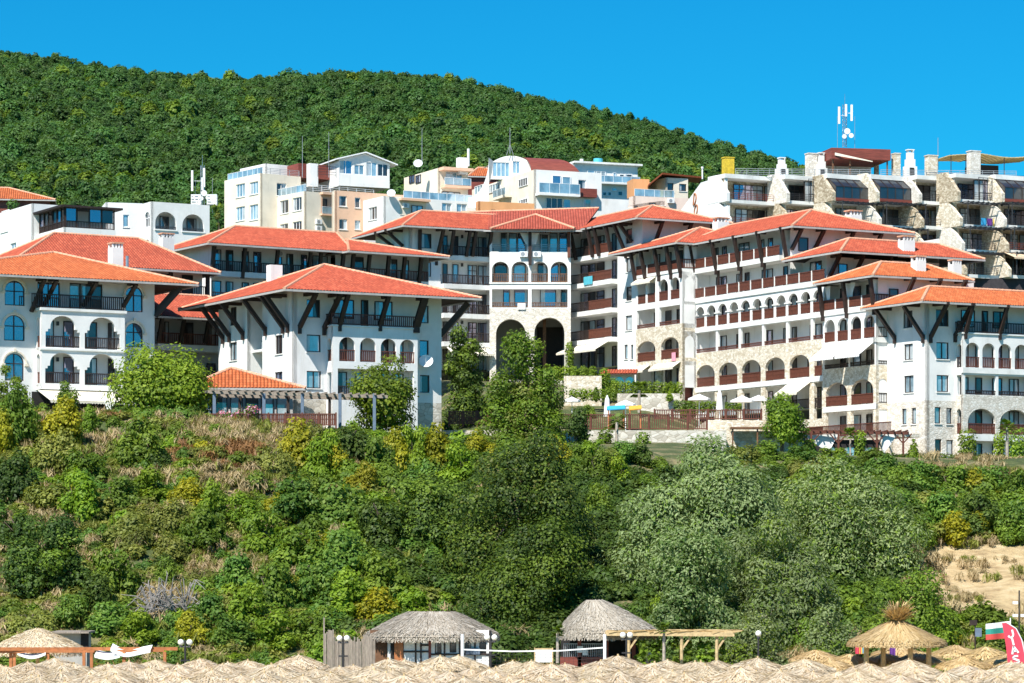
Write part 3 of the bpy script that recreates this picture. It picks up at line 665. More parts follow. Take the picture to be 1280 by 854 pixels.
# ---- D: the central block with the big stone portal
D = Bld('hotel_building', 'white courtyard block with two tall stone portal arches', 'hotel', 512, 297, 26, 24, 'red roofed resort buildings')
f, lf = D.fr, D.lf; zeD = P(497, 282, 294.5).z; uL = f.uz(551, 350)[0]; uR = f.uz(613, 350)[0]
fl = [f.uz(580, y)[1] for y in (321, 356.5, 393, 428.5, 463)]
facade(D, f, 0, uL, 22, zeD + .4, [(526, 292, 539.5, 310.6, 'b'), (525, 327.5, 539, 345.6, 'c'), (525, 363, 539, 381, 'b'), (525, 398, 539, 416, 'b'), (525, 434, 539, 452, 'd')])
facade(D, lf, -9, 0, 22, zeD + .4, [])
m = MB(); shellbox(m, D.L, 0.01, .35, uR + 14, 12, 22, zeD + .4, skip='flt'); m.build('side_wall', 'white_stucco', D.root)
for k, zf in enumerate(fl):
    top = (fl[k - 1] - .45) if k else zeD + .3
    niche(D.root, f, uL, zf, uR, top, 1.0, off=0, floor='slab_white')
    if k < 4:
        slab(D.root, f, uL - .1, uR, zf - .5, zf - .01, -.5, .9); rail(D.root, f, uL - .05, uR - .05, zf, 1.0, .82)
        rail(D.root, Face((f.pt(uL, 0).x, f.pt(uL, 0).y), D.ang - PI / 2), -.85, -.0, zf, 1.0, 0)
    for x0, x1, o in ((553, 559, 'd'), (565.5, 572.5, 'd' if k % 2 == 0 else 'p'), (584.5, 595.5, 'bt'), (597, 610, 'b')):
        window(D.root, f, (f.uz(x0, 340, -1)[0], zf + .08, f.uz(x1, 340, -1)[0], zf + 2.25), o, off=-.94, name='balcony_door', mull=0 if x1 - x0 < 9 else 1)
    lamp(D.root, f, (uL + uR) / 2, zf + 2.05, -.98)
for x, yb in ((549, 328), (562, 323.5), (582, 324.5), (589.5, 324.5), (609, 322.5)):
    u, z2 = f.uz(x, yb, .8); bracket(D.root, f, u, zeD - .15, z2 + .3, 1.7, .28, base=.85 if x > 555 else 0, lean=.1, foot=x < 555)
u = f.uz(523.5, 300)[0]; m = MB(); m.beam(f.pt(u, zeD - 4.6, .15), f.pt(u, zeD - .1, .35), .3, .3, up=f.d); m.build('post', 'dark_wood', D.root)
for x in (492, 505): uu, z2 = lf.uz(x, 308); bracket(D.root, lf, uu, zeD - .2, z2, 1.8, .28, lean=-.4, foot=False)
# centre
c0 = ground_xy(612, 299.5); c1 = ground_xy(713.5, 299.5); fc = Face(c0, 0.0); wC = c1.x - c0.x
R_ = fc.R
z385 = fc.uz(660, 385.5)[1]; z353 = fc.uz(660, 353.5)[1]; zT = fc.uz(660, 315)[1]
holes = [rect(*R_(615, 288.5, 659, 314.5)), rect(*R_(665, 288.5, 709.5, 314.5))]
for x0, x1 in ((615, 636.2), (639.3, 660.6), (664, 685.2), (688.3, 709.6)): holes.append(arch(*R_(x0, 327, x1, 353.2)))
holes += [rect(*R_(615, 361.5, 660, 384.5)), rect(*R_(664.5, 361.5, 709.5, 384.5))]
m = MB(); wall(m, fc, rect(0, z385, wC, zeD + .35), holes, .35); m.build('front_wall', 'white_stucco', D.root)
pa = [arch(*R_(620, 399, 657, 475)), arch(*R_(668, 397, 705.6, 475))]
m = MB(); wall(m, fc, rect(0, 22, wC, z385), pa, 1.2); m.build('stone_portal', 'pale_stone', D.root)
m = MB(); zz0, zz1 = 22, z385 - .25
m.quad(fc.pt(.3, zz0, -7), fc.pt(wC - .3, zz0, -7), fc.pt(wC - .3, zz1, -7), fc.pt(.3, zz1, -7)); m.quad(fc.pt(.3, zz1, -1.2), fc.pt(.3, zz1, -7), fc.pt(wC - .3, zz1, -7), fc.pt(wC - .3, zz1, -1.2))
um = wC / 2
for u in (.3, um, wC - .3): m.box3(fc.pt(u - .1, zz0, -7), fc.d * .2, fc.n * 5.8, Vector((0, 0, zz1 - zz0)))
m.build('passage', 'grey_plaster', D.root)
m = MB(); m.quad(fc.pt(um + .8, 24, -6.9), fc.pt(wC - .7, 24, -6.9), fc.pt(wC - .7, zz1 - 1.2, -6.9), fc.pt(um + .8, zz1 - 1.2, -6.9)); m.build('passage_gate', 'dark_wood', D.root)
for x in (629, 652): lamp(D.root, fc, fc.uz(x, 430, -6)[0], fc.uz(x, 425, -6)[1], -6.98)
post(D.root, fc, fc.uz(681, 430)[0], 24, zz1, .35, -3.2, 'brown_wood', 'post')
wf_ = {0: ((626, 634, 'd'), (636, 646, 'b'), (647, 657, 'b'), (675, 685, 'd'), (687, 697, 'b'), (699, 709, 'b')), 1: ((618, 634, 'd'), (642, 657, 'b'), (672, 684, 'd'), (688, 698, 'b'), (700, 708, 'd')), 2: ((629, 637, 'b'), (643, 660, 'b'), (675, 695, 'b'), (701, 709, 'b'))}
for k, (yb, yt) in enumerate(((314.5, 288), (353.2, 326), (384.5, 361.5))):
    zf, zt_ = fc.uz(660, yb)[1], fc.uz(660, yt)[1]
    niche(D.root, fc, .1, zf, wC - .1, zt_ + .12, 1.8, off=-.34)
    for x0, x1, o in wf_[k]: window(D.root, fc, (fc.uz(x0, 350, -2)[0], zf + .08, fc.uz(x1, 350, -2)[0], zf + 2.2), o, off=-2.07, name='balcony_door', mull=0)
for h in holes[:2]: rail(D.root, fc, h[0][0], h[1][0], h[0][1], .75, -.1, 'm', mat='grey_metal')
for h in holes[2:6]: rail(D.root, fc, h[0][0], h[1][0], h[0][1], .95, -.15, 'b', mat='brown_wood')
for h in holes[6:]: rail(D.root, fc, h[0][0], h[1][0], h[0][1], .55, -.12, 'b', mat='brown_wood')
slab(D.root, fc, -.05, wC + .05, z353 - .12, z353 - .02, 0, .1, name='cornice')
post(D.root, fc, fc.uz(662.5, 310)[0], zT - 1.4, zeD - .1, .34, .25, 'dark_wood', 'post'); post(D.root, fc, fc.uz(711, 310)[0], zT - .6, zeD - .1, .3, .2, 'red_wood', 'post')
for x in (656, 668):
    m = MB(); u = fc.uz(x, 300)[0]; sg = -1 if x < 660 else 1
    m.quad(fc.pt(u - .5, zeD - .2, -.1), fc.pt(u + .5, zeD - .2, -.1), fc.pt(u + .35 - sg * .2, zT + .8, -.05), fc.pt(u - .1 - sg * .2, zT + .8, -.05)); m.build('curtain', 'white_cloth', D.root)
for x in (649.5, 666): aircon(D.root, fc, fc.uz(x, 318)[0], fc.uz(x, 321.5)[1], .02)
# right wing of the court
r0 = ground_xy(712.5, 303.5); fr2 = Face(r0, math.radians(-60)); uW = fr2.uz(772, 350)[0]; uE = fr2.uz(803, 350)[0]
facade(D, fr2, uW, uE, 22, zeD + .4, [(782, 286, 790, 304.5, 'd'), (782.5, 322, 789.5, 340, 'c'), (782.5, 358.5, 789.5, 376, 'b'), (782, 394.5, 790, 413, 'c'), (780.5, 431, 784.5, 449, 'p'), (788.5, 431, 791.5, 449, 'p')])
fE2 = Face(fr2.pt(uE, 0).xy, math.radians(26)); facade(D, fE2, 0, 8, 22, zeD + .4, [])
fl2 = [fr2.uz(745, y)[1] for y in (319.5, 353, 388.5, 424.5, 460)]
for k, zf in enumerate(fl2):
    top = (fl2[k - 1] - .45) if k else zeD + .3
    niche(D.root, fr2, .1, zf, uW, top, 1.3, off=0)
    if k < 4:
        slab(D.root, fr2, .2, uW, zf - .5, zf - .01, -.5, .8); um_ = uW * .52
        rail(D.root, fr2, .3, um_, zf, 1.0, .72, 'b'); rail(D.root, fr2, um_ + .05, uW - .05, zf, 1.0, .72, 'p')
    for x0, x1, o in ((727, 736.5, 'b'), (737.5, 745, 'b'), (746.5, 756, 'bt'), (766, 771, 'b')):
        window(D.root, fr2, (fr2.uz(x0, 350, -1.3)[0], zf + .08, fr2.uz(x1, 350, -1.3)[0], zf + 2.25), o, off=-1.24, name='balcony_door', mull=0)
for x in (721, 742, 750, 765, 775): 
    u, z2 = fr2.uz(x, 322, .8); bracket(D.root, fr2, u, zeD - .15, fl2[0] - .3, 1.6, .28, base=.8 if x < 772 else 0, lean=.1, foot=x > 772)
for x in (791,): u, z2 = fr2.uz(x, 300); bracket(D.root, fr2, u, zeD - .15, z2 - .2, 1.5, .28, lean=-.2, foot=False)
for a in (1.2, 4.6): bracket(D.root, fE2, a, zeD - .15, zeD - 2.6, 1.5, .28, lean=.3, foot=False)
z4 = fl2[3] - .55
awning(D.root, fr2, .6, uW * .5, z4, .7, 1.3, .8); awning(D.root, fr2, uW * .55, uW * .95, z4 + .15, .9, 1.6, .8)
awning(D.root, f, uL + .3, uR - .6, fl[3] - .55, .7, 1.3, .8)
# roofs
hiproof(D.root, D.L, -1.8, -2.3, uR + 6, 11.5, zeD, 3.4, 4.6, uR + 6, 4.6, P(519.7, 264.4, 303).z)
Lc = Loc(c0, 0.0); zc_ = zeD - .05
roof(D.root, [[Lc.p(-1.4, -1.3, zc_), Lc.p(wC + 1.2, -1.3, zc_), Lc.p(wC + 3.2, 8.5, P(679, 260.6, 308).z), Lc.p(-3.2, 8.5, P(600, 266, 308).z)]], 'red_tile', gutter=[(Lc.p(-1.4, -1.3, zc_), Lc.p(wC + 1.2, -1.3, zc_))], hips=[(Lc.p(-3.2, 8.5, P(600, 266, 308).z), Lc.p(wC + 3.2, 8.5, P(679, 260.6, 308).z))])
roof(D.root, [[Lc.p(.1, -1.5, zc_ + .05), Lc.p(wC + .4, -1.5, zc_ + .05), Lc.p(wC * .57, 3.2, P(671, 269, 303).z)], ], 'red_tile', hips=[(Lc.p(.1, -1.5, zc_ + .12), Lc.p(wC * .57, 3.2, P(671, 269, 303).z)), (Lc.p(wC + .4, -1.5, zc_ + .12), Lc.p(wC * .57, 3.2, P(671, 269, 303).z))])
Lr = Loc(fr2.pt(uE, 0).xy, math.radians(28))
hiproof(D.root, Lr, -2.0, -2.2, 9.6, 17, zeD + .1, 3.6, 4.0, 3.6, 15, P(816, 257, 296).z)
# ------------------------------------------------------------------ E: the long arcaded wing stepping down to the right
EA = math.radians(-62.0); FE = Face((18.08, 281.8), EA)
class Bx: pass
def wing(name, label, u):
    b = Bx(); p = FE.pt(u, 0); b.root = thing(name, label, 'apartment house', (p.x, p.y, 20.0 if u < 20 else 15.5), 'red roofed resort buildings'); return b
LV = {5: 36.0, 4: 33.07, 3: 30.15, 2: 27.2, 1: 24.25, 0: 21.3, -1: 18.4}
E = wing('apartment_wing', 'long white arcaded wing with a row of eleven small arches over stone arches', 10)
UE = 22.7; PT = UE / 11
def backrow(b, f, u0, u1, zf, depth, seq, h=2.2, name='balcony_door'):
    """doors and windows on the back wall of a gallery: seq of (u, width, letters)"""
    for u, w_, o in seq:
        if u0 + .1 <= u and u + w_ <= u1 - .1: window(b.root, f, (u, zf + .06, u + w_, zf + h), o, off=-depth - .24, name=name, mull=1 if w_ > 1.3 else 0)
EW = {}
def eseq(k):
    s = []
    for i in range(6):
        a = .9 + i * 4.13
        if (i + k) % 2 == 0: s.append((a + .4, 1.9, 'b' if (i + k) % 3 else 'p'))
        else: s += [(a, .8, 'd'), (a + 1.5, .8, 'b' if k % 2 else 'd')]
    return s
def panels(b, f, u0, u1, zf, pitch, off, h=.95, st='p', posts=True):
    n = max(1, int(round((u1 - u0) / pitch)))
    for i in range(n):
        a, c = u0 + (u1 - u0) * i / n, u0 + (u1 - u0) * (i + 1) / n
        rail(b.root, f, a + .07, c - .07, zf, h, off, st)
        if posts: post(b.root, f, a, zf, zf + h + .02, .13, off, 'slab_white', 'rail_post')
u5 = 15.4
for k in (5, 4, 3, 2, 1, 0):
    zf = LV[k]; uu0, uu1 = (0, u5) if k == 5 else (0, UE)
    niche(E.root, FE, uu0, zf, uu1, zf + (2.75 if k == 5 else 2.6), 1.5, off=-.25); backrow(E, FE, uu0, uu1, zf, 1.5, eseq(k), 2.1)
slab(E.root, FE, 0, u5, LV[5] - .5, LV[5] - .01, -1.7, .15); panels(E, FE, 0, u5, LV[5], 2.06, .08)
slab(E.root, FE, 0, UE + .3, LV[4] - .5, LV[4] - .01, -1.7, .12); panels(E, FE, 0, UE + .2, LV[4], 2.06, .08)
for i in range(0, 12, 2):
    if i * PT < u5: post(E.root, FE, i * PT + .1, LV[4], LV[5] - .5, .2, -.12, 'dark_wood', 'post')
ho = [arch(i * PT + .2, LV[3], (i + 1) * PT - .2, LV[3] + 2.05) for i in range(11)]
ho2 = [rect(i * 2 * PT + .17, LV[2] + .42, min(UE, (i + 1) * 2 * PT) - .17, LV[2] + 2.4) for i in range(6)]
m = MB(); wall(m, FE, rect(0, LV[2] + .42 - .0, UE, LV[4] - .5), ho + [rect(h[0][0], h[0][1] + .01, h[1][0], h[2][1]) for h in ho2], .25); m.build('front_wall', 'white_stucco', E.root)
ho3 = [arch(i * 2 * PT + .38, LV[1], min(UE, (i + 1) * 2 * PT) - .38, LV[1] + 2.15, 1.0 if i < 5 else .6) for i in range(6)]
ho4 = [rect(i * 2 * PT + .38, 20.3, min(UE, (i + 1) * 2 * PT) - .38, LV[0] + 2.35) for i in range(6)]
m = MB(); wall(m, FE, rect(0, 19.5, UE, LV[2] + .42), ho3 + ho4, .32); m.build('stone_wall', 'beige_stone', E.root)
slab(E.root, FE, 0, UE, LV[1] - .5, LV[1] - .02, -.3, .06, name='balcony_slab'); slab(E.root, FE, 0, UE, LV[3] - .5, LV[3] - .02, -.2, .07)
for h in ho: rail(E.root, FE, h[0][0], h[1][0], LV[3], .95, -.05, 'p')
for h in ho:
    m = MB()
    for a in (h[0][0], h[1][0]): m.box3(FE.pt(a - .2, LV[3] + 1.15, -.28), FE.d * .4, FE.n * .36, Vector((0, 0, .12)))
    m.build('column_capital', 'slab_white', E.root)
for h in ho2: rail(E.root, FE, h[0][0], h[1][0], LV[2] + .42, .42, -.1, 'b', mat='red_wood')
for i, h in enumerate(ho3): rail(E.root, FE, h[0][0], h[1][0], LV[1], .95, -.1, 'p')
awning(E.root, FE, ho4[4][0][0] - .2, ho4[4][1][0] + .2, LV[1] - .5, 1.0, 1.5, .05); rail(E.root, FE, ho4[5][0][0], ho4[5][1][0], LV[0], .95, -.1, 'b'); rail(E.root, FE, ho4[4][0][0], ho4[4][1][0], LV[0], .95, -.1, 'b')
for i in range(0, 9, 2): bracket(E.root, FE, i * PT + .15, 38.25, LV[5] - .35, .75, .28, base=.05, lean=.1)
m = MB(); BL = Loc(FE.pt(0, 0).xy, EA + PI / 2)
p0, p1, p2, p3 = FE.pt(0, 19.5, -.3), FE.pt(UE, 19.5, -.3), FE.pt(UE, 19.5, -13), FE.pt(-9, 19.5, -13)
Z = Vector((0, 0, 1))
m.quad(p3, p2, p2 + Z * 18, p3 + Z * 18)
q0 = FE.pt(u5 + 1.2, 19.5, -.3); q1 = FE.pt(u5 + 1.2, 19.5, -13); m.quad(q0 + Z * 13, q1 + Z * 13, q1 + Z * 19.2, q0 + Z * 19.2)
m.quad(FE.pt(UE, 19.5, -.3), FE.pt(UE, 19.5, -13), FE.pt(UE, 35.2, -13), FE.pt(UE, 35.2, -.3)); m.build('side_wall', 'white_stucco', E.root)
# end front of the upper storey, seen above the second roof
fq = Face(FE.pt(u5 + 1.2, 0, -.3).xy, EA + PI / 2)
for a, o in ((.9, 'd'), (5.2, 'd'), (8.2, 'd')): window(E.root, fq, (a, 36.3, a + 1.1, 37.6), o, off=.04)
for a in (.1, 2.6, 6.0, 9.2): bracket(E.root, fq, a, 38.25, 36.4, 1.2, .28, lean=.4, foot=False)
# front of the second step
fq2 = Face(FE.pt(UE + .05, 0, -.3).xy, EA + PI / 2)
for a, o in ((1.2, 'b'), (4.4, 'd'), (7.0, 'b')): window(E.root, fq2, (a, 33.5, a + 1.0, 34.6), o, off=.04)
for a in (.1, 2.7, 5.8, 8.6): bracket(E.root, fq2, a, 35.1, 33.2, 1.2, .28, lean=.4, foot=False)
# left end block of the wing
fl_ = FE.off(1.6); ua, ub = fl_.uz(777, 400)[0], .3; uc = fl_.uz(795, 420)[0]
for k in (5, 4, 3, 2, 1):
    zf = LV[k]; niche(E.root, fl_, uc, zf, ub, zf + (2.75 if k == 5 else 2.6), 1.5, off=-.25)
    for a, o in ((uc + .8, 'b'), (uc + 3.0, 'd'), (uc + 5.2, 'b'), (uc + 7.2, 'd')): window(E.root, fl_, (a, zf + .06, a + 1.1, zf + 2.15), o, off=-1.7, name='balcony_door')
U = lambda x, y=400: fl_.uz(x, y)[0]
hA = [rect(U(797), LV[4], U(807), LV[4] + 2.0), rect(U(809), LV[4], U(819), LV[4] + 2.0)] + [arch(U(a), LV[4], U(c), LV[4] + 2.15) for a, c in ((823.5, 835), (838, 849.5))]
hB = [rect(U(796), LV[3] + .42, U(819), LV[3] + 2.3), rect(U(824), LV[3] + .42, U(850), LV[3] + 2.3)]
hC = [arch(U(796.5), LV[2], U(819), LV[2] + 2.05, .9), arch(U(826), LV[2], U(848.5), LV[2] + 2.15, 1.0)]
hD = [rect(U(797), 22.5, U(819), LV[1] + 2.2), rect(U(826), 22.5, U(848.5), LV[1] + 2.2)]
m = MB(); wall(m, fl_, rect(uc, LV[3] + .42, ub, LV[5] - .3), hA + [rect(h[0][0], h[0][1] + .01, h[1][0], h[2][1]) for h in hB], .25); m.build('front_wall', 'white_stucco', E.root)
m = MB(); wall(m, fl_, rect(uc, 19.5, ub, LV[3] + .42), hC + hD, .3); m.build('stone_wall', 'beige_stone', E.root)
fz = Face(fl_.pt(ub, 0).xy, EA + PI / 2)
hz = [arch(.3, LV[4], 1.35, LV[4] + 2.1), rect(.2, LV[3] + .43, 1.45, LV[3] + 2.3)]
m = MB(); wall(m, fz, rect(.01, LV[3] + .42, 1.6, LV[5] - .3), hz, .2); m.build('end_wall', 'white_stucco', E.root)
m = MB(); wall(m, fz, rect(.01, 19.5, 1.6, LV[3] + .42), [arch(.3, LV[2], 1.35, LV[2] + 2.15), rect(.3, 22.6, 1.35, LV[1] + 2.2)], .2); m.build('end_stone_wall', 'beige_stone', E.root)
m = MB(); m.quad(fz.pt(.25, 22.6, -.5), fz.pt(1.45, 22.6, -.5), fz.pt(1.45, LV[1] + 2.3, -.5), fz.pt(.25, LV[1] + 2.3, -.5)); m.build('door', 'rust_red', E.root)
m = MB(); m.quad(fl_.pt(uc, 19.5, 0), fl_.pt(uc, 19.5, -12), fl_.pt(uc, 38.6, -12), fl_.pt(uc, 38.6, 0)); m.build('back_wall', 'white_stucco', E.root)
slab(E.root, fl_, uc, ub, LV[5] - .3, LV[5], -1.7, .08); panels(E, fl_, uc, ub, LV[5], 2.2, 0.0); rail(E.root, fz, .05, 1.6, LV[5], .95, 0, 'b', mat='red_wood')
for h in hA: rail(E.root, fl_, h[0][0], h[1][0], h[0][1], .95, -.08, 'p')
for h in hB: rail(E.root, fl_, h[0][0], h[1][0], h[0][1], .42, -.08, 'b', mat='red_wood')
for h in hC: rail(E.root, fl_, h[0][0], h[1][0], h[0][1], .95, -.08, 'p')
rail(E.root, fz, .3, 1.35, LV[4], .95, -.06, 'b', mat='red_wood'); rail(E.root, fz, .3, 1.35, LV[2], .95, -.06, 'p')
awning(E.root, fl_, U(796), U(820), LV[4] - .0 + 2.55, .45, .7, .02); awning(E.root, fl_, U(796), U(813), LV[2] - .35, .6, .9, .02); awning(E.root, fl_, U(820), U(851), LV[2] - .35, .6, .9, .02)
for x in (795.5, 808, 825, 840, 852): u = U(x, 330); bracket(E.root, fl_, u, 38.3, LV[5] - .4, .75, .28, base=.04, lean=.1)
# roofs of the wing
EL = Loc((26.1, 265.0), math.radians(28))
r1 = hiproof(E.root, EL, 0, 0, 14, 21, 38.4, 6.6, 6.6, 6.6, 21, 40.9)
hiproof(E.root, EL, -1.9, 17.6, 12, 31, 38.45, 4.8, 24, 4.85, 24.2, 40.85)
chimney(r1, P(1066.5, 279, 274), 1.35, 1.0, .75, math.radians(28))
chimney(r1, P(901, 284, 290), 1.4, 1.0, .5, math.radians(28))
EL2 = Loc((29.8, 258.0), math.radians(28))
r2_ = hiproof(E.root, EL2, 0, 0, 16.3, 9.6, 35.3, 3, 3, 13.4, 3.2, 36.85)
chimney(r2_, P(1133, 308, 263), 1.3, .9, .5, math.radians(28))

# ---- E3: the arcaded tower between the wing and the end house
E3 = wing('apartment_tower', 'narrow arcaded tower with orange roof and two big white awnings', 27)
T0, T1 = UE + .05, 31.07; FT = FE.off(.15); PT3 = (T1 - T0) / 4
for k in (3, 2, 1, 0, -1):
    zf = LV[k]; niche(E3.root, FT, T0, zf, T1 - .05, zf + (2.4 if k == 3 else 2.6), 1.4, off=-.25)
    for i in range(4): window(E3.root, FT, (T0 + i * PT3 + .45, zf + .06, T0 + i * PT3 + (1.6 if i % 2 else 1.3), zf + 2.1), 'bdpd'[(i + k) % 4], off=-1.6, name='balcony_door')
slab(E3.root, FT, T0, T1, LV[3] - .5, LV[3], -1.6, .1); panels(E3, FT, T0, T1, LV[3], PT3, .05)
hT = [arch(T0 + i * PT3 + .2, LV[2], T0 + (i + 1) * PT3 - .2, LV[2] + 2.1) for i in range(4)]
hT1 = [rect(T0 + .2, LV[1] + .5, T0 + 2 * PT3 - .1, LV[1] + 2.35), rect(T0 + 2 * PT3 + .1, LV[1] + .5, T1 - .2, LV[1] + 2.35)]
hT0 = [arch(T0 + .4, LV[0], T0 + 2 * PT3 - .3, LV[0] + 2.15, 1.1), arch(T0 + 2 * PT3 + .3, LV[0], T1 - .4, LV[0] + 2.25, 1.1)]
hTm = [rect(T0 + .4, 18.0, T0 + 2 * PT3 - .3, LV[0] - .55), rect(T0 + 2 * PT3 + .3, 18.0, T1 - .4, LV[0] - .55)]
m = MB(); wall(m, FT, rect(T0, LV[1] + .5, T1, LV[3] - .5), hT + [rect(h[0][0], h[0][1] + .01, h[1][0], h[2][1]) for h in hT1], .25); m.build('front_wall', 'white_stucco', E3.root)
m = MB(); wall(m, FT, rect(T0, 15.0, T1, LV[1] + .5), hT0 + hTm, .3); m.build('stone_wall', 'beige_stone', E3.root)
fz = Face(FT.pt(T1, 0).xy, EA + PI / 2); wz = 1.35
m = MB(); wall(m, fz, rect(.01, LV[1] + .5, wz, LV[3] - .5), [arch(.25, LV[2], wz - .12, LV[2] + 2.1), rect(.2, LV[1] + .51, wz - .1, LV[1] + 2.35)], .2); m.build('end_wall', 'white_stucco', E3.root)
m = MB(); wall(m, fz, rect(.01, 15, wz, LV[1] + .5), [arch(.25, LV[0], wz - .12, LV[0] + 2.2), rect(.25, 18, wz - .12, LV[0] - .55)], .2); m.build('end_stone_wall', 'beige_stone', E3.root)
slab(E3.root, fz, 0, wz, LV[3] - .5, LV[3], -.5, .05); rail(E3.root, fz, .05, wz, LV[3], .95, 0)
for a, h_ in ((LV[2], .95), (LV[1] + .5, .4), (LV[0], .95)): rail(E3.root, fz, .25, wz - .12, a, h_, -.06)
slab(E3.root, fz, -.1, wz, LV[2] - .45, LV[2] - .02, -.3, .1); slab(E3.root, FT, T0, T1 + .1, LV[2] - .45, LV[2] - .02, -.2, .1)
slab(E3.root, FT, T0, T1, LV[0] - .5, LV[0] - .02, -.2, .05)
for h in hT: rail(E3.root, FT, h[0][0], h[1][0], LV[2], .95, -.05, 'p')
for h in hT0: rail(E3.root, FT, h[0][0], h[1][0], LV[0], .95, -.05, 'p')
for h in hT1:
    rail(E3.root, FT, h[0][0], h[1][0], LV[1] + .5, .42, -.06, 'b')
    awning(E3.root, FT, h[0][0] - .1, h[1][0] - .1, LV[2] - .45, 1.1, 1.5, .12, 'white_cloth')
for i, x in enumerate((T0 + .15, T0 + 1.9 * PT3, T1 - .1)): bracket(E3.root, FT, x, 32.4, LV[3] - .4, .6, .28, base=.05, lean=.1)
for i, (a, sg) in enumerate(((T0 + .5, -1), (T0 + 1.9 * PT3 - .5, -1), (T0 + 1.9 * PT3 + .55, 1), (T1 - .5, -1))):
    m = MB(); m.quad(FT.pt(a - .5, 32.4, -.1), FT.pt(a + .5, 32.4, -.1), FT.pt(a + .1 - sg * .35, 30.6, -.05), FT.pt(a - .1 - sg * .35, 30.6, -.05)); m.build('curtain', 'white_cloth', E3.root)
m = MB()
m.quad(fz.pt(wz, 15, 0), fz.pt(11, 15, -.2), fz.pt(11, 32.9, -.2), fz.pt(wz, 32.9, 0)); m.quad(fz.pt(11, 15, -.2), fz.pt(11, 15, -9), fz.pt(11, 32.9, -9), fz.pt(11, 32.9, -.2)); m.build('side_wall', 'white_stucco', E3.root)
for a, o in ((1.4, 'd'), (4.0, 'd'), (7.0, 'd')): window(E3.root, fz, (a, 30.5, a + 1.0, 31.6), o, off=.05)
for a in (2.9, 5.8, 8.6): bracket(E3.root, fz, a, 32.4, 30.3, 1.3, .28, lean=.3, foot=False)
EL3 = Loc((32.07, 252.8), math.radians(28))
r3 = hiproof(E3.root, EL3, 0, 0, 11.2, 9.4, 32.6, 3, 3, 8.4, 3.2, 34.15, 'orange_tile')
chimney(r3, P(1148, 336, 257.5), 1.05, .9, .7, math.radians(28)); chimney(r3, P(1193.5, 339, 262), .95, .8, .6, math.radians(28))
# its terrace with a wooden rail
fT2 = FE.off(3.2); ut0, ut1 = fT2.uz(1007, 530)[0], fT2.uz(1112, 530)[0]
m = MB(); wall(m, fT2, rect(ut0, 14.5, ut1, 18.3), (), .4); m.box3(fT2.pt(ut0, 18.0, -3.2), fT2.d * (ut1 - ut0), fT2.n * 3.2, Vector((0, 0, .3))); m.build('terrace', 'beige_stone', E3.root)
rail(E3.root, fT2, ut0, ut1, 18.3, 1.05, -.15, 'b', mat='red_wood')

# ---- F: the corner house on the right edge
Fb = Bld('apartment_house', 'white corner house on a stone base with orange roof, at the right edge', 'apartment house', 1158.3, 249.7, 28, 15.0, 'red roofed resort buildings')
f, lf = Fb.fr, Fb.lf; ze = 29.8; WF = 22.0; DF = 6.0
zs = f.uz(1159, 500.5)[1]
facade(Fb, f, 0, WF, 14, ze + .45, [(1170, 387, 1186, 408, 'd'), (1170.5, 428, 1186, 449, 'b'), (1171, 469, 1186, 490, 'p'), (1168.3, 509, 1176, 529.5, 'p'), (1183, 510, 1190, 530, 'p'), (1168.7, 549, 1177, 565, 'd'), (1183, 550, 1191.5, 569, 'c')], zs=zs)
facade(Fb, lf, -DF, 0, 14, ze + .45, [(1129, 388.6, 1140.5, 410, 'd'), (1130, 430, 1141, 450, 'c'), (1130, 469.6, 1142, 491, 'p'), (1127.4, 511, 1133, 530.5, 'p'), (1139.4, 510, 1145, 530, 'p')], zs=zs)
m = MB(); shellbox(m, Fb.L, 0.01, .35, WF, 12, 14, ze + .45, skip='flt'); m.build('side_wall', 'white_stucco', Fb.root)
fb = f.off(1.1); ub0, ub1 = fb.uz(1204, 440)[0], WF; zA, zB_, zC, zD = 27.2, 24.25, 21.3, 18.4
U = lambda x, y=440: fb.uz(x, y)[0]; p4 = U(1246.5) - U(1205)
hs = [arch(U(1207), zB_, U(1224.5), zB_ + 2.2), arch(U(1228), zB_, U(1244), zB_ + 2.2), arch(U(1248), zB_, U(1264.5), zB_ + 2.2), arch(U(1268.5), zB_, U(1285), zB_ + 2.2), arch(U(1289), zB_, U(1305), zB_ + 2.2)]
h2 = [rect(U(1206.5), zC + .55, U(1245), zC + 2.3), rect(U(1248), zC + .55, U(1287), zC + 2.3)]
h3 = [arch(U(1210), zD, U(1244.5), zD + 2.25, 1.2), arch(U(1250), zD, U(1287), zD + 2.25, 1.2)]
h4 = [rect(U(1210), 15.2, U(1244.5), zD - .6), rect(U(1250), 15.2, U(1287), zD - .6)]
m = MB(); wall(m, fb, rect(ub0, zC + .55, ub1, zA), hs + [rect(h[0][0], h[0][1] + .01, h[1][0], h[2][1]) for h in h2], .25); 
fs = Face(fb.pt(ub0, 0).xy, Fb.ang - PI / 2); wall(m, fs, rect(-1.1, zC + .55, -.02, zA), [arch(-.98, zB_, -.28, zB_ + 2.1), rect(-1.0, zC + .56, -.26, zC + 2.3)], .2); m.build('arcade_front', 'white_stucco', Fb.root)
m = MB(); wall(m, fb, rect(ub0, 14, ub1, zC + .55), h3 + h4, .3); wall(m, fs, rect(-1.1, 14, -.02, zC + .55), [arch(-.95, zD, -.3, zD + 2.2)], .2); m.build('stone_arcade', 'pale_stone', Fb.root)
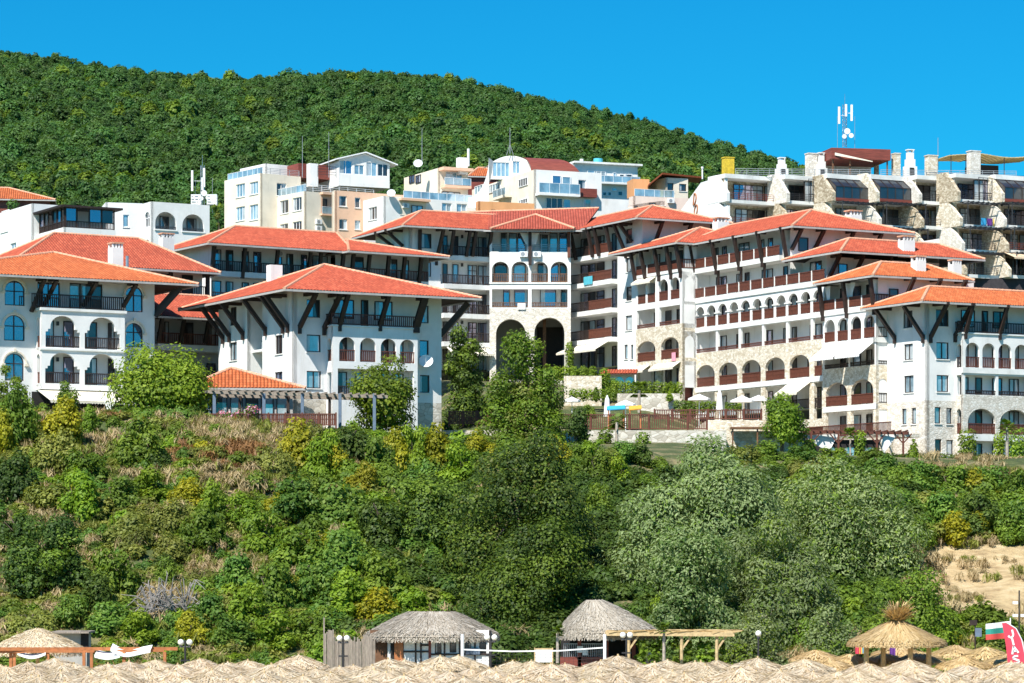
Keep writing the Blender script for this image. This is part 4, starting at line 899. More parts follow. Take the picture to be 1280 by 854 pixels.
for k, zf in enumerate((zB_, zC, zD, zD - 2.95)):
    m = MB(); m.quad(fb.pt(ub0, zf, -1.05), fb.pt(ub1, zf, -1.05), fb.pt(ub1, zf + 2.7, -1.05), fb.pt(ub0, zf + 2.7, -1.05)); m.box3(fb.pt(ub0 + .05, zf - .3, -1.05), fb.d * (ub1 - ub0 - .1), fb.n * .78, Vector((0, 0, .29))); m.build('loggia', 'white_stucco', Fb.root)
    for x0, x1, o in ((1209, 1219, 'b'), (1228, 1236, 'd'), (1249, 1261, 'b'), (1270, 1282, 'c')): window(Fb.root, fb, (U(x0), zf + .06, U(x1), zf + 2.15), o, off=-1.0, name='balcony_door', mull=1 if x1 - x0 > 9 else 0)
for h in hs: rail(Fb.root, fb, h[0][0], h[1][0], zB_, .95, -.1, 'b', mat='red_wood')
for h in h2: rail(Fb.root, fb, h[0][0], h[1][0], zC + .55, .42, -.1)
for h in h3: rail(Fb.root, fb, h[0][0], h[1][0], zD, .95, -.1, 'p')
rail(Fb.root, fs, -.97, -.3, zB_, .95, -.08); rail(Fb.root, fs, -.97, -.3, zD, .95, -.08, 'p')
slab(Fb.root, fb, ub0 - .12, ub1, zA, zA + .12, -1.1, .1); rail(Fb.root, fb, ub0 - .6, ub1, zA + .12, 1.0, -.02); rail(Fb.root, fs, -1.1, 0, zA + .12, 1.0, 0)
slab(Fb.root, fb, ub0 - .1, ub1, zB_ - .5, zB_ - .02, -.2, .1); slab(Fb.root, fb, ub0, ub1, zD - .6, zD - .02, -.2, .06)
for x0, x1, o in ((1201, 1218, 'b'), (1241, 1259, 'd')): window(Fb.root, f, (f.uz(x0, 400)[0], zA + .7, f.uz(x1, 400)[0], zA + 2.2), o, off=.03)
door(Fb.root, f, (f.uz(1227, 400)[0], zA + .1, f.uz(1234.5, 400)[0], zA + 2.2), .02)
for x, yb, o_ in ((1162.5, 424, 0), (1193, 423, 0), (1206, 419, 1.05), (1249, 420, 1.05), (1290, 421, 1.05)):
    u, z2 = f.uz(x, yb, o_); bracket(Fb.root, f, u, ze - .2, z2 + .2, 1.9, .28, base=o_, lean=.4 if o_ == 0 else .2)
for x, yb in ((1119.5, 425), (1155, 424)): u, z2 = lf.uz(x, yb); bracket(Fb.root, lf, u, ze - .2, z2 + .2, 1.7, .28, lean=-.7)
EL4 = Loc((35.57, 247.0), math.radians(28))
hiproof(Fb.root, EL4, 0, 0, 26, 9.2, ze, 3, 3, 23, 3.2, 31.4, 'orange_tile')
# ------------------------------------------------------------------ the upper town
def house(b, pxR, pxL, ytop, ybot, winF=(), winL=(), mat='cream_stucco', mat2=None, holesF=(), depth=9, para=.0, frame='white_paint', holesL=()):
    z1 = P(b.px, ytop, b.Y).z; z0 = P(b.px, ybot, b.Y).z; uR = b.fr.uz(pxR, ytop)[0]; uL = b.lf.uz(pxL, ytop)[0]
    facade(b, b.fr, 0, uR, z0, z1, winF, holesF, mat2 or mat, frame=frame, th=.25); facade(b, b.lf, uL, 0, z0, z1, winL, holesL, mat, frame=frame, th=.25)
    m = MB(); d = max(-uL, 1); shellbox(m, b.L, .01, .3, uR, d, z0, z1, skip='flt'); q = [b.L.p(.25, .25, z1 - .35), b.L.p(uR - .02, .25, z1 - .35), b.L.p(uR - .02, d, z1 - .35), b.L.p(.25, d, z1 - .35)]; m.quad(*q)
    m.build('flat_roof', mat, b.root); b.z1 = z1; b.z0 = z0; b.uR = uR; b.uL = uL
    return b
def mk(px, Y, deg, name='apartment_building', label=None, cat='apartment building', ytop=None, group='pale apartment blocks of the upper town', root=None, zb=40):
    b = Bld(name, label, cat, px, Y, deg, zb, group, root); b.px = px; b.Y = Y; return b
def recess(b, f, r, d=1.4, mat='cream_stucco', win=None, railst='g', holes=True):
    niche(b.root, f, r[0], r[1], r[2], r[3], d, mat, off=-.25, floor=mat)
    if win:
        w_ = (r[2] - r[0]); window(b.root, f, (r[0] + w_ * .12, r[1] + .08, r[0] + w_ * (.12 + win), r[1] + 2.1), 'd', off=-d - .2, name='balcony_door', frame='white_paint')
    if railst: rail(b.root, f, r[0], r[2], r[1], .95, -.05, railst)
# G1 white block with arches, left edge
G1 = mk(80, 318, 30, label='white flat roofed block with round arches and a dark wooden veranda, upper left', zb=34)
f, lf = G1.fr, G1.lf
ar = arch(*f.R(91, 294, 130, 322))
house(G1, 144.5, 36, 284, 345, [], [(50.5, 297, 66, 316, 'p'), (71.5, 294, 78, 312, 'ad'), (13, 304, 20, 322, 'p')][:2], 'white_stucco', holesF=[ar])
niche(G1.root, f, ar[0][0] - .3, ar[0][1], ar[1][0] + .3, ar[0][1] + 3.0, 1.5, off=-.25); window(G1.root, f, (f.uz(112, 300, -1.5)[0], G1.z0 + 3.2, f.uz(123, 300, -1.5)[0], G1.z1 - 1.0), 'd', off=-1.6)
zv0, zv1 = G1.z1, G1.z1 + 2.25
m = MB(); m.box3(G1.L.p(-.5, -.5, zv1), G1.L.a * (G1.uR + 1.2), G1.L.b * 9, Vector((0, 0, .22))); m.build('veranda_roof', 'dark_wood', G1.root)
for fc_, u0, u1 in ((f, .15, G1.uR - .1), (lf, G1.uL + .2, -.15)):
    rail(G1.root, fc_, u0, u1, zv0, .8, -.25, 'b'); n = max(2, int((u1 - u0) / 1.25))
    for i in range(n + 1): post(G1.root, fc_, u0 + (u1 - u0) * i / n, zv0, zv1, .14, -.25, 'dark_wood', 'veranda_post')
    for i in range(n):
        a, c = u0 + (u1 - u0) * i / n + .1, u0 + (u1 - u0) * (i + 1) / n - .1
        if i % 3 != 1: m = MB(); m.quad(fc_.pt(a, zv0 + .8, -.3), fc_.pt(c, zv0 + .8, -.3), fc_.pt(c, zv1, -.3), fc_.pt(a, zv1, -.3)); m.build('veranda_pane', 'glass_dark' if i % 2 else 'glass_blue', G1.root)
m = MB(); m.quad(f.pt(0.4, zv0, -3), f.pt(G1.uR, zv0, -3), f.pt(G1.uR, zv1, -3), f.pt(.4, zv1, -3)); m.build('veranda_wall', 'white_stucco', G1.root)
g = mk(40, 325, 30, root=G1.root); house(g, 105, -60, 254.5, 345, [], [(1, 263, 10, 290, 'd'), (13, 304, 20, 322, 'p')], 'white_stucco')
g = mk(132, 332, 14, root=G1.root); house(g, 178, 102, 253, 330, [(154, 268.5, 161, 284, 'p'), (146, 300, 168, 316, 'ad')], [], 'white_stucco')
g = mk(189, 324, 30, root=G1.root); f = g.fr
h1, h2_ = arch(*f.R(194, 265, 220.5, 287)), arch(*f.R(228, 268, 255, 289.5)); 
house(g, 262, 172, 252, 330, [(195, 306, 203, 315, 'd')], [(181, 265, 187, 284, 'ad'), (181, 299.5, 187, 315, 'ad')], 'white_stucco', holesF=[h1, h2_])
for h in (h1, h2_):
    niche(G1.root, f, h[0][0] - .2, h[0][1], h[1][0] + .2, h[0][1] + 2.5, 1.6, off=-.25); window(G1.root, f, (h[0][0] + 1.3, h[0][1] + .3, h[1][0] - .2, h[0][1] + 1.7), 'd', off=-1.75); slab(G1.root, f, h[0][0] - .1, h[1][0] + .1, h[0][1] - .15, h[0][1], -.1, .12, 'white_stucco', 'window_sill')
    rail(G1.root, f, h[0][0], h[1][0], h[0][1], .35, -.15, 'm')

# G2 cream complex
G2 = mk(326, 370, 36, label='cream stepped apartment block with peach recesses and glass terrace rails, upper centre left', zb=46)
house(G2, 376, 280.5, 216.5, 300, [(346, 229, 358, 245, 'd')], [(295, 230, 306, 246.5, 'p'), (312, 227.5, 322.5, 243, 'p'), (295, 258.6, 306, 276, 'p'), (312, 256, 322.5, 275, 'p')])
r = G2.lf.R(281.5, 231, 289, 256); recess(G2, G2.lf, (r[0] + .2, r[1], r[2], r[3]), .02, 'peach_stucco', None, 'g'); r = G2.lf.R(281.5, 259, 289, 284); recess(G2, G2.lf, (r[0] + .2, r[1], r[2], r[3]), .02, 'peach_stucco', None, 'g')
rail(G2.root, G2.lf, G2.uL + .2, -.2, G2.z1, .9, -.4, 'g'); rail(G2.root, G2.fr, .2, G2.uR, G2.z1, .8, -.4, 'm', 'grey_metal')
g = mk(332, 378, 36, root=G2.root); house(g, 400, 300, 204.5, 250, [], [], 'white_stucco'); 
g = mk(381, 366, 36, root=G2.root); house(g, 420, 344, 239, 300, [], [(350, 250.5, 360.5, 267, 'd'), (366, 247, 377, 263.5, 'd'), (350, 280, 360, 290, 'd'), (366, 277, 377, 288, 'd')], holesF=[])
rail(G2.root, g.lf, g.uL, 0, g.z1, .95, -.2, 'g'); rail(G2.root, g.fr, 0, g.uR + 6, g.z1, .95, -.2, 'm', 'white_metal')
r = g.fr.R(401, 244, 415, 268); mm = MB(); 
niche(G2.root, g.fr, r[0], r[1], r[2], r[3], .02, 'peach_stucco', off=.05); window(G2.root, g.fr, (r[0] + .2, r[1] + .05, r[0] + .9, r[3] - .5), 'd', off=.1); rail(G2.root, g.fr, r[0], r[2], r[1], .95, .3, 'g'); slab(G2.root, g.fr, r[0] - .1, r[2] + .1, r[1] - .2, r[1], 0, .5, 'peach_stucco'); slab(G2.root, g.fr, r[0] - .1, r[2] + .1, r[3], r[3] + .3, 0, .7, 'peach_stucco')
aircon(G2.root, g.fr, g.fr.uz(394, 276)[0], g.fr.uz(394, 280)[1], .02); aircon(G2.root, g.fr, g.fr.uz(394, 284)[0], g.fr.uz(394, 288)[1], .02)
g = mk(419, 364, 30, root=G2.root); house(g, 506, 417, 238, 300, [(424, 245, 433.5, 258, 'd'), (443.6, 247, 450.5, 260, 'd'), (424, 274, 434, 287, 'd'), (443.6, 275.5, 450.5, 287, 'p')], [], 'cream_stucco', 'peach_stucco')
g = mk(480, 361, 30, root=G2.root); f = g.fr
house(g, 597, 453, 245, 300, [(552.5, 254, 564.5, 268, 'p'), (571, 255, 583.5, 269, 'p')], [(468, 258, 482, 274, 'd')][:0] + [(460.5, 259, 471, 275, 'd')], 'white_stucco')
r = f.R(500, 252, 532, 270); niche(G2.root, f, r[0], r[1], r[2], r[3], .03, 'cream_stucco', off=.05); window(G2.root, f, (r[0] + 1.6, r[1] + .05, r[2] - .5, r[3] - .5), 'p', off=.12); aircon(G2.root, f, r[0] + .3, r[3] - .9, .05); slab(G2.root, f, r[0] - .2, r[2] + .3, r[3], r[3] + .3, 0, .8, 'peach_stucco')
rail(G2.root, f, 3, g.uR - .5, g.z1, .95, -.4, 'g'); dish(G2.root, P(489, 242, 361), .55)
# glazed gable house on its roof
g = mk(424, 376, 24, root=G2.root); f = g.fr; zt = P(424, 199, 376).z; zr = P(456, 191.5, 377).z; zb = P(424, 232, 376).z; uR = f.uz(487, 205)[0]; uM = f.uz(456, 200)[0]
pts = [(0, zb), (uR, zb), (uR, zt - .2), (uM, zr), (0, zt)]
wl = [(f.R(424.5, 200.5, 440, 217.5), 'b'), (f.R(443, 206.5, 455, 218.5), 'b'), (f.R(458, 203, 471, 220.5), 'b'), (f.R(472, 205, 485, 220.5), 'b')]
m = MB(); wall(m, f, pts, [rect(*x[0]) for x in wl], .25); m.build('gable_wall', 'white_stucco', G2.root)
for r, o in wl: window(G2.root, f, r, o, off=-.1, frame='white_paint', mull=1)
m = MB()
for (u0, z0, u1, z1) in ((-.6, zt - .15, uM, zr + .05), (uM, zr + .05, uR + 1.0, zt - .45)):
    a, c = f.pt(u0, z0, .5), f.pt(u1, z1, .5); d_ = f.n * -9; m.box3(a, c - a, d_, Vector((0, 0, .16)))
m.build('gable_roof', 'white_paint', G2.root)
m = MB(); shellbox(m, g.L, .02, .3, uR - .02, 8, zb, zt - .2, skip='ft'); m.build('side_wall', 'white_stucco', G2.root)
for x, y0, y1, w_ in ((390.5, 224, 202, 1.2),): chimney(G2.root, P(x, y0, 374), w_, 1.0, 2.0, math.radians(30), False)
m = MB(); q = Face(ground_xy(373, 377), math.radians(30)); m.box3(q.pt(0, P(375, 222, 377).z), q.d * 5.4, q.n * -4, Vector((0, 0, 1.9))); m.build('roof_shed', 'rust_red', G2.root)
g2f = Face(ground_xy(397, 372), math.radians(24)); rail(G2.root, g2f, 0, 2.6, P(398, 221, 372).z, 1.4, 0, 'm')
# right part with peach balcony
g = mk(548, 370, 26, root=G2.root); f = g.fr; house(g, 585, 505, 210, 262, [(557, 215, 578, 231, 'p')], [], 'cream_stucco'); r = f.R(551, 216, 584, 233)
slab(G2.root, f, r[0], r[2], r[1] - .35, r[1] - .02, 0, 1.3, 'peach_stucco'); rail(G2.root, f, r[0], r[2], r[1], .95, 1.2, 'g'); slab(G2.root, f, r[0] - .3, r[2] + .2, r[3] + .1, r[3] + .5, 0, 1.5, 'peach_stucco')
facade(g, g.lf, g.lf.uz(512, 225)[0], -.05, P(530, 231, 372).z, P(530, 216, 372).z, [(513, 217.5, 521, 224, 'b')][:0], off=.1, name='wall') if False else None
for x in (512, 520): window(G2.root, g.lf, g.lf.R(x, 219, x + 6.5, 229), 'b', off=.04)
slab(G2.root, f, r[0], r[2], r[1] - 3.2, r[1] - 2.9, 0, 1.2, 'peach_stucco'); window(G2.root, f, f.R(552, 240, 575, 247), 'b', off=.04)
chimney(G2.root, P(577.5, 209, 371), 1.2, 1.0, 1.2, math.radians(26), False); m = MB(); m.tube(P(585.5, 208, 371), P(585.5, 186, 371), .16); m.build('flue_pipe', 'white_paint', G2.root); dish(G2.root, P(522.5, 205, 371), .6)
for x, y0, y1 in ((378, 222, 170), (411, 222, 165), (527.5, 206, 160)):
    m = MB(); m.tube(P(x, y0, 374), P(x, y1, 374), .05, .025, 5); m.build('aerial', 'grey_metal', G2.root)
# orange roofed bits between
OR = thing('townhouse', 'small orange roof peeping out between two pale apartment blocks', 'house', P(598, 240, 385)); b_ = Loc(P(585, 0, 388).xy, math.radians(10)); zo = P(598, 220, 388).z
hiproof(OR, b_, 0, 0, 4.6, 6, zo, 1.8, 2.5, 2.9, 2.5, P(598, 209, 390).z, 'orange_tile'); m = MB(); shellbox(m, b_, .3, .3, 4.3, 5.5, zo - 6, zo + .2); m.build('wall', 'rust_red', OR)

# G3 white block with the curved gable
G3 = mk(668, 362, 22, label='white block with a curved gable, tall windows and a dark red barrel roof', zb=46)
house(G3, 752, 590, 212, 300, [(723, 225, 732.5, 236, 'd')], [], 'cream_stucco', 'white_stucco'); f = G3.fr
for x0, x1, y0, y1, o in ((690, 701, 219.5, 240, 'b'), (702.5, 713, 221, 240, 'p'), (682, 703, 247.5, 261, 'b'), (704, 713, 249, 261, 'p'), (729, 738.5, 249, 262, 'g')): window(G3.root, f, f.R(x0, y0, x1, y1), o, off=.05, frame='white_paint')
r = f.R(669, 229, 720, 243.5); slab(G3.root, f, r[0], r[2], r[1] - .3, r[1], 0, 1.4, 'white_stucco'); rail(G3.root, f, r[0], r[2], r[1], 1.3, 1.3, 'g'); slab(G3.root, f, r[2], r[2] + 2.6, r[1] - .2, r[1] + .9, 0, .8, 'rust_red', 'planter')
for x0, x1, y0, y1, o in ((649, 660, 223, 233, 'd'), (610, 626, 230, 240, 'p'), (649, 660, 249, 255, 'd'), (594, 604, 232, 246, 'p')): window(G3.root, G3.lf, G3.lf.R(x0, y0, x1, y1), o, off=.05, frame='white_paint')
r = G3.lf.R(624, 235, 640, 246); rail(G3.root, G3.lf, r[0], r[2], r[1], 1.0, .9, 'g'); slab(G3.root, G3.lf, r[0], r[2], r[1] - .3, r[1], 0, 1.0, 'cream_stucco')
fg = Face(ground_xy(613.5, 372), math.radians(12)); zb = P(640, 224, 372).z; uW_ = fg.uz(675.5, 215)[0]; zg = P(640, 194, 372).z
n = 20; pts = [(0, zb), (uW_, zb)]
def gz(t): return zb + .7 + (zg - zb - .7) * (max(0.0, math.sin(PI * (0.16 + t * .80))) ** .75)
for i in range(n + 1): t = 1 - i / n; pts.append((uW_ * t, gz(t)))
wl = [(fg.R(616, 203, 637, 221), 'p'), (fg.R(641, 201.5, 650, 217), 'p')]
m = MB(); wall(m, fg, pts, [rect(*x[0]) for x in wl], .3); m.build('curved_gable', 'white_stucco', G3.root)
for r, o in wl: window(G3.root, fg, r, o, off=-.12, frame='white_paint', mull=3 if r[2] - r[0] > 1.5 else 1)
m = MB()
for i in range(n):
    a, c = fg.pt(uW_ * i / n, gz(i / n), -.1), fg.pt(uW_ * (i + 1) / n, gz((i + 1) / n), -.1); m.quad(a, c, c - fg.n * 10, a - fg.n * 10)
m.build('barrel_roof', 'white_stucco', G3.root)
# red barrel roof facing right
fr_ = Face(ground_xy(664, 371), math.radians(18)); zr0, zr1 = P(690, 216, 371).z, P(690, 195, 374).z; m = MB(); k = 10; uq = fr_.uz(727, 205)[0]
for i in range(k):
    def pr(t, u): return fr_.pt(u, zr0 + (zr1 - zr0) * math.sin(t * PI / 2), -5.5 * (1 - math.cos(t * PI / 2)))
    t0, t1 = i / k, (i + 1) / k; sh = lambda t: (uq - .6) * (1 - .42 * t) ; m.quad(pr(t0, 0), pr(t0, sh(t0) + .6), pr(t1, sh(t1) + .6), pr(t1, 0))
o = m.build('red_barrel_roof', 'rust_red', G3.root, smooth=True)
m = MB(); m.beam(fr_.pt(1.6, zr1 - .55, -3.0), fr_.pt(4.0, zr1 - 1.0, -2.0), .1, 1.2, up=fr_.n); m.build('skylight', 'glass_pale', o)
m = MB(); a = P(637.5, 192, 372); m.tube(a, a + Vector((0, 0, 3.4)), .06, .03, 5)
for s_ in (-1, 1): m.tube(a + Vector((s_ * .45, 0, -.2)), a + Vector((0, 0, 1.2)), .035, n=5)
m.build('aerial', 'grey_metal', G3.root)
m = MB(); n = 10
for i in range(n):
    a0, a1 = PI / 2 * i / n, PI / 2 * (i + 1) / n
    q0, q1 = (P(585 + 26 * math.sin(a0) * 1.0, 247 - 50 * (1 - math.cos(a0)), 364) for a0 in (a0, a1)); m.quad(q0, q1, q1 + Vector((.5, 3, 0)), q0 + Vector((.5, 3, 0))); m.quad(Vector((q0.x, q0.y, P(600, 260, 364).z)), Vector((q1.x, q1.y, P(600, 260, 364).z)), q1, q0)
m.build('curved_parapet', 'white_stucco', G3.root)
# G4 white flat block with the turquoise tank
G4 = mk(716, 385, 20, label='white flat roofed block with a turquoise water tank on its roof', zb=50)
house(G4, 797, 700, 204, 285, [], [], 'white_stucco'); f = G4.fr
for x0, x1, y0, y1, o in ((734, 743, 213, 229, 'p'), (745, 757, 214, 229, 'c'), (766, 770, 216, 229, 'p'), (774, 780, 218, 229, 'd'), (781, 790, 218, 229, 'd'), (753, 758, 240, 245, 'd'), (759, 764, 240, 245, 'd'), (772, 778, 239, 245, 'd'), (764, 771, 235, 239, 'p'), (767, 790, 277, 283, 'd')): window(G4.root, f, f.R(x0, y0, x1, y1), o, off=.05, frame='white_paint')
u = f.uz(730, 210)[0]; slab(G4.root, f, u, G4.uR, f.uz(760, 231)[1], f.uz(760, 229)[1], 0, 1.0); rail(G4.root, f, u, G4.uR, f.uz(760, 229)[1], .9, .9, 'g'); slab(G4.root, f, 0, G4.uR + .5, G4.z1, G4.z1 + .25, -6, .6, name='roof_slab')
m = MB(); m.tube(P(747.5, 207, 388), P(747.5, 198.5, 388), .62, .62, 14); m.build('water_tank', 'turquoise_paint', G4.root)
m = MB(); m.tube(P(727, 206, 387), P(727, 199, 387), .25); m.build('vent_pipe', 'white_paint', G4.root)
# G5 pink terraced house with orange gable
G5 = mk(792, 358, 20, label='pink house with an orange gable roof beside the white wall with letters', zb=48)
house(G5, 875, 786, 245, 300, [(785.5, 257, 791, 260, 'd'), (825, 251.5, 831, 257, 'd')], [], 'pink_stucco'); f = G5.fr
for x0, x1, y0, y1 in ((786, 796.5, 257, 261), (811, 819, 253.5, 257)): window(G5.root, f, (max(.1, f.R(x0, y0, x1, y1)[0]), *f.R(x0, y0, x1, y1)[1:]), 'd', off=.05)
rail(G5.root, f, .2, G5.uR * .62, G5.z1, .95, -.2, 'g'); g = mk(832, 364, 20, root=G5.root); house(g, 860, 812, 222, 262, [(834, 229, 842, 240, 'd'), (849, 230, 858, 239, 'd')], [], 'cream_stucco', frame='dark_wood')
aircon(G5.root, f, f.uz(834, 250)[0], f.uz(834, 254)[1], .05)
za, zp = P(812, 231, 366).z, P(828, 217.5, 366).z; m = MB(); q0, q1, q2 = P(811, 232, 363), P(828, 218, 363), P(878, 223, 366)
for a, c in ((q0, q1), (q1, q2)): m.box3(a, c - a, Vector((0, 7, .3)), Vector((0, 0, .22)))
m.build('gable_roof', 'orange_tile', G5.root)
m = MB(); q = Face(ground_xy(791, 366), math.radians(12)); m.box3(q.pt(0, P(800, 245, 366).z), q.d * 2.2, q.n * -3, Vector((0, 0, 2.2))); m.build('roof_shed', 'orange_stucco', G5.root)
m = MB(); m.tube(P(878, 224, 366), P(878, 211, 366), .1); m.tube(P(878, 211, 366), P(878, 208.5, 366), .16); m.build('flue_pipe', 'white_paint', G5.root)
# orange stucco low links seen above the courtyard roof
OL = mk(598, 356, 20, 'townhouse', 'low orange stucco house just above the red courtyard roof', 'house', zb=46, group=None)
house(OL, 668, 596, 251.5, 290, [(614, 262, 619, 270, 'd'), (636, 262.5, 647, 268, 'd')], [], 'orange_stucco')
# far left orange roof among the trees
FL = thing('townhouse', 'house with an orange roof half hidden by trees, far left of the upper town', 'house', P(20, 255, 380)); b_ = Loc(P(-35, 0, 372).xy, math.radians(8)); zo = P(20, 250.5, 374).z
hiproof(FL, b_, 0, 0, 10.8, 9, zo, 3.5, 4, 4.6, 4, P(5, 237, 378).z, 'orange_tile'); m = MB(); shellbox(m, b_, .6, .6, 10, 8, zo - 6, zo + .2); m.build('wall', 'rust_red', FL)

# H0 + H: the terraced stone and glass building on the right
HB = mk(904, 345, 4, label='large terraced building with stone piers, dark glass and iron balconies, upper right', zb=36)
f, lf = HB.fr, Face(HB.O, math.radians(-70)); b = HB
zt = P(904, 220, 345).z; st = P(904, 220, 345).z - P(904, 251.5, 345).z
uu = lambda x, y=250: f.uz(x, y)[0]
m = MB(); wall(m, lf, [(lf.uz(845, 260)[0], zt - 9), (0, zt - 9), (0, zt + .05), (lf.uz(876, 223)[0], zt + .0), (lf.uz(852, 243)[0], zt - 2.6)], (), .4); wl_ = m.build('letter_wall', 'white_stucco', HB.root)
def letter(ch, px, py):
    """a raised letter: D with its stem, or O, as one bent bar"""
    u0, z0 = lf.uz(px, py); m = MB(); pts = [(.48 * math.sin(PI * i / 10), .72 * math.cos(PI * i / 10)) for i in range(11)] if ch == 'D' else [(.45 * math.sin(2 * PI * i / 18), .68 * math.cos(2 * PI * i / 18)) for i in range(19)]
    if ch == 'D': pts = [(p[0] * 1.5 - .3, p[1]) for p in pts] + [(-.3, .72)]
    for (a, c), (d_, e_) in zip(pts, pts[1:]): m.beam(lf.pt(u0 + a + c * .25, z0 + c, .06), lf.pt(u0 + d_ + e_ * .25, z0 + e_, .06), .1, .17, up=lf.n)
    m.build('sign_letter', 'pot_clay', HB.root)
letter('D', 869, 249); letter('O', 870.5, 263)
m = MB(); m.box3(f.pt(0, zt - 9, -.3), f.d * .35, f.n * 1.5, Vector((0, 0, 9))); m.box3(lf.pt(-.1, zt - 9, .05), lf.d * 2.2, lf.n * .3 , Vector((0, 0, 5.2))); m.build('pier', 'white_stucco', HB.root)
window(HB.root, lf, lf.R(889, 264, 897, 273), 'd', off=.05, frame='brown_wood')
cols = [904, 979, 1036, 1091, 1144, 1192, 1247, 1305, 1360]
BF = [Face(ground_xy(c, 343.5 + (.0, 1.0, -.5, .3, 1.2, -.4, .5, -.6)[i]), math.radians(27)) for i, c in enumerate(cols[:-1])]
def pier(f, u, z0, z1, out, w_=.55, mat='brown_stone', slope=1.2):
    """stone fin, its front edge leaning back towards the top"""
    m = MB(); pr = [(-3.4, z0), (out, z0), (out, z0 + (z1 - z0) * .3), (out - slope, z1), (-3.4, z1)]
    A_ = [f.pt(u - w_ / 2, z, o) for o, z in pr]; B_ = [f.pt(u + w_ / 2, z, o) for o, z in pr]; m.poly(A_); m.poly(list(reversed(B_))); n = len(pr)
    for i in range(n): j = (i + 1) % n; m.quad(A_[i], A_[j], B_[j], B_[i])
    m.build('stone_pier', mat, HB.root)
def bay(i, k, kind, top=None, fo=0.0):
    """one storey of one bay, k storeys below the roof edge"""
    g_ = BF[i]; f = Face(g_.O.xy, g_.ang, fo); u0, u1 = .4, g_.uz(cols[i + 1], 250)[0] - .1; z0 = zt - st * (k + 1) + .0; z1 = z0 + st; ww = u1 - u0
    if kind == 'g':                        # sloping winter garden
        m = MB(); a, c = f.pt(u0, z0 + .1, .9), f.pt(u1, z0 + .1, .9); za, zc = 1.5, st - .35
        m.quad(a, c, f.pt(u1, z0 + za, .9), f.pt(u0, z0 + za, .9)); m.quad(f.pt(u0, z0 + za, .9), f.pt(u1, z0 + za, .9), f.pt(u1, z0 + zc, -.9), f.pt(u0, z0 + zc, -.9))
        for u in (u0, u1): m.poly([f.pt(u, z0 + .1, .9), f.pt(u, z0 + za, .9), f.pt(u, z0 + zc, -.9), f.pt(u, z0 + .1, -.9)])
        o = m.build('winter_garden', 'glass_dark', HB.root); fr = MB()
        for i in range(6):
            u = u0 + ww * i / 5; fr.beam(f.pt(u, z0 + .1, .93), f.pt(u, z0 + za, .93), .07, .07); fr.beam(f.pt(u, z0 + za, .93), f.pt(u, z0 + zc, -.85), .07, .07)
        for z in (z0 + .1, z0 + za): fr.beam(f.pt(u0, z, .93), f.pt(u1, z, .93), .08, .08)
        fr.build('frame', 'dark_wood', o); slab(HB.root, f, u0, u1, z0 - .25, z0 + .1, -1, 1.1, 'rust_red'); slab(HB.root, f, u0 - .2, u1 + .2, z1 - .4, z1 + .15, -2.4, -.7, 'slab_white', 'roof_slab')
        niche(HB.root, f, u0, z0 + .1, u1, z1 - .4, 1.6, 'brown_stone', off=-.9); return
    niche(HB.root, f, u0, z0, u1, z1 - .35, 2.0, RNG.choice(['beige_stone', 'brown_stone', 'white_stucco', 'beige_stone']), off=-.4)
    slab(HB.root, f, u0 - .2, u1 + .2, z0 - .42, z0 - .02, -.6, .72)
    if k == 0 or top: slab(HB.root, f, u0 - .2, u1 + .2, z1 - .4, z1 + .1, -3, .1, 'slab_white', 'roof_slab')
    r_ = RNG.random(); a = u0 + ww * (.04 if r_ < .6 else .3); c = a + ww * .52
    window(HB.root, f, (a, z0 + .05, c, z0 + 2.3), RNG.choice('bddbd') + 't', off=-2.25, name='balcony_door')
    if ww > 3.2: window(HB.root, f, (c + .25, z0 + .05, min(u1 - .1, c + .25 + ww * .25), z0 + 2.3), RNG.choice('bdp'), off=-2.25, name='balcony_door')
    if RNG.random() < .55: aircon(HB.root, f, u1 - 1.1, z0 + 1.75, -2.35)
    if kind == 'c':                        # iron cage with glass
        m = MB(); a, c = u0 + ww * .45, u1
        for q in range(6): u = a + (c - a) * q / 5; m.beam(f.pt(u, z0, .8), f.pt(u, z1 - .3, .8), .06, .06)
        for z in (z0 + .9, z0 + 1.9, z1 - .35): m.beam(f.pt(a, z, .8), f.pt(c, z, .8), .06, .06)
        m.build('iron_cage', 'dark_metal', HB.root); window(HB.root, f, (a, z0 + .05, c, z1 - .5), 'b', off=-.2)
    if k and i in (2, 3, 5, 6):
        m = MB()
        for o_ in (.7, 1.9): m.beam(f.pt(u0, z1 - .55, o_), f.pt(u1, z1 - .55, o_), .12, .14)
        for q in range(9): a = u0 + (u1 - u0) * q / 8; m.beam(f.pt(a, z1 - .45, .3), f.pt(a, z1 - .45, 2.1), .07, .09)
        for a in (u0, u1): m.beam(f.pt(a, z0, 1.9), f.pt(a, z1 - .5, 1.9), .11, .11)
        m.build('iron_pergola', 'dark_metal', HB.root)
    rail(HB.root, f, u0, u1, z0, .85, .62, 'm', mat=RNG.choice(['dark_metal', 'dark_metal', 'rust_red']))
plan = {0: 'rr ', }
for i, kinds in enumerate(('rrr', 'crr', 'grr', 'grrr', 'rrrr', 'crrr', 'grrr', 'grrr')):
    for k, kd in enumerate(kinds): bay(i, k, kd, k == 0 or kinds[k - 1] == 'g', .45 * k)
for i in range(8):
    for k in range(3 if i < 3 else 4): pier(BF[i], .1, zt - st * (k + 1) - .3, zt - st * k + ((.05 + .3 * (i % 2)) if k == 0 else -.2), 1.0 + .45 * k, .45, 'white_stucco' if i == 0 else ('beige_stone', 'pale_stone', 'brown_stone')[(i + k) % 3], 2.5)
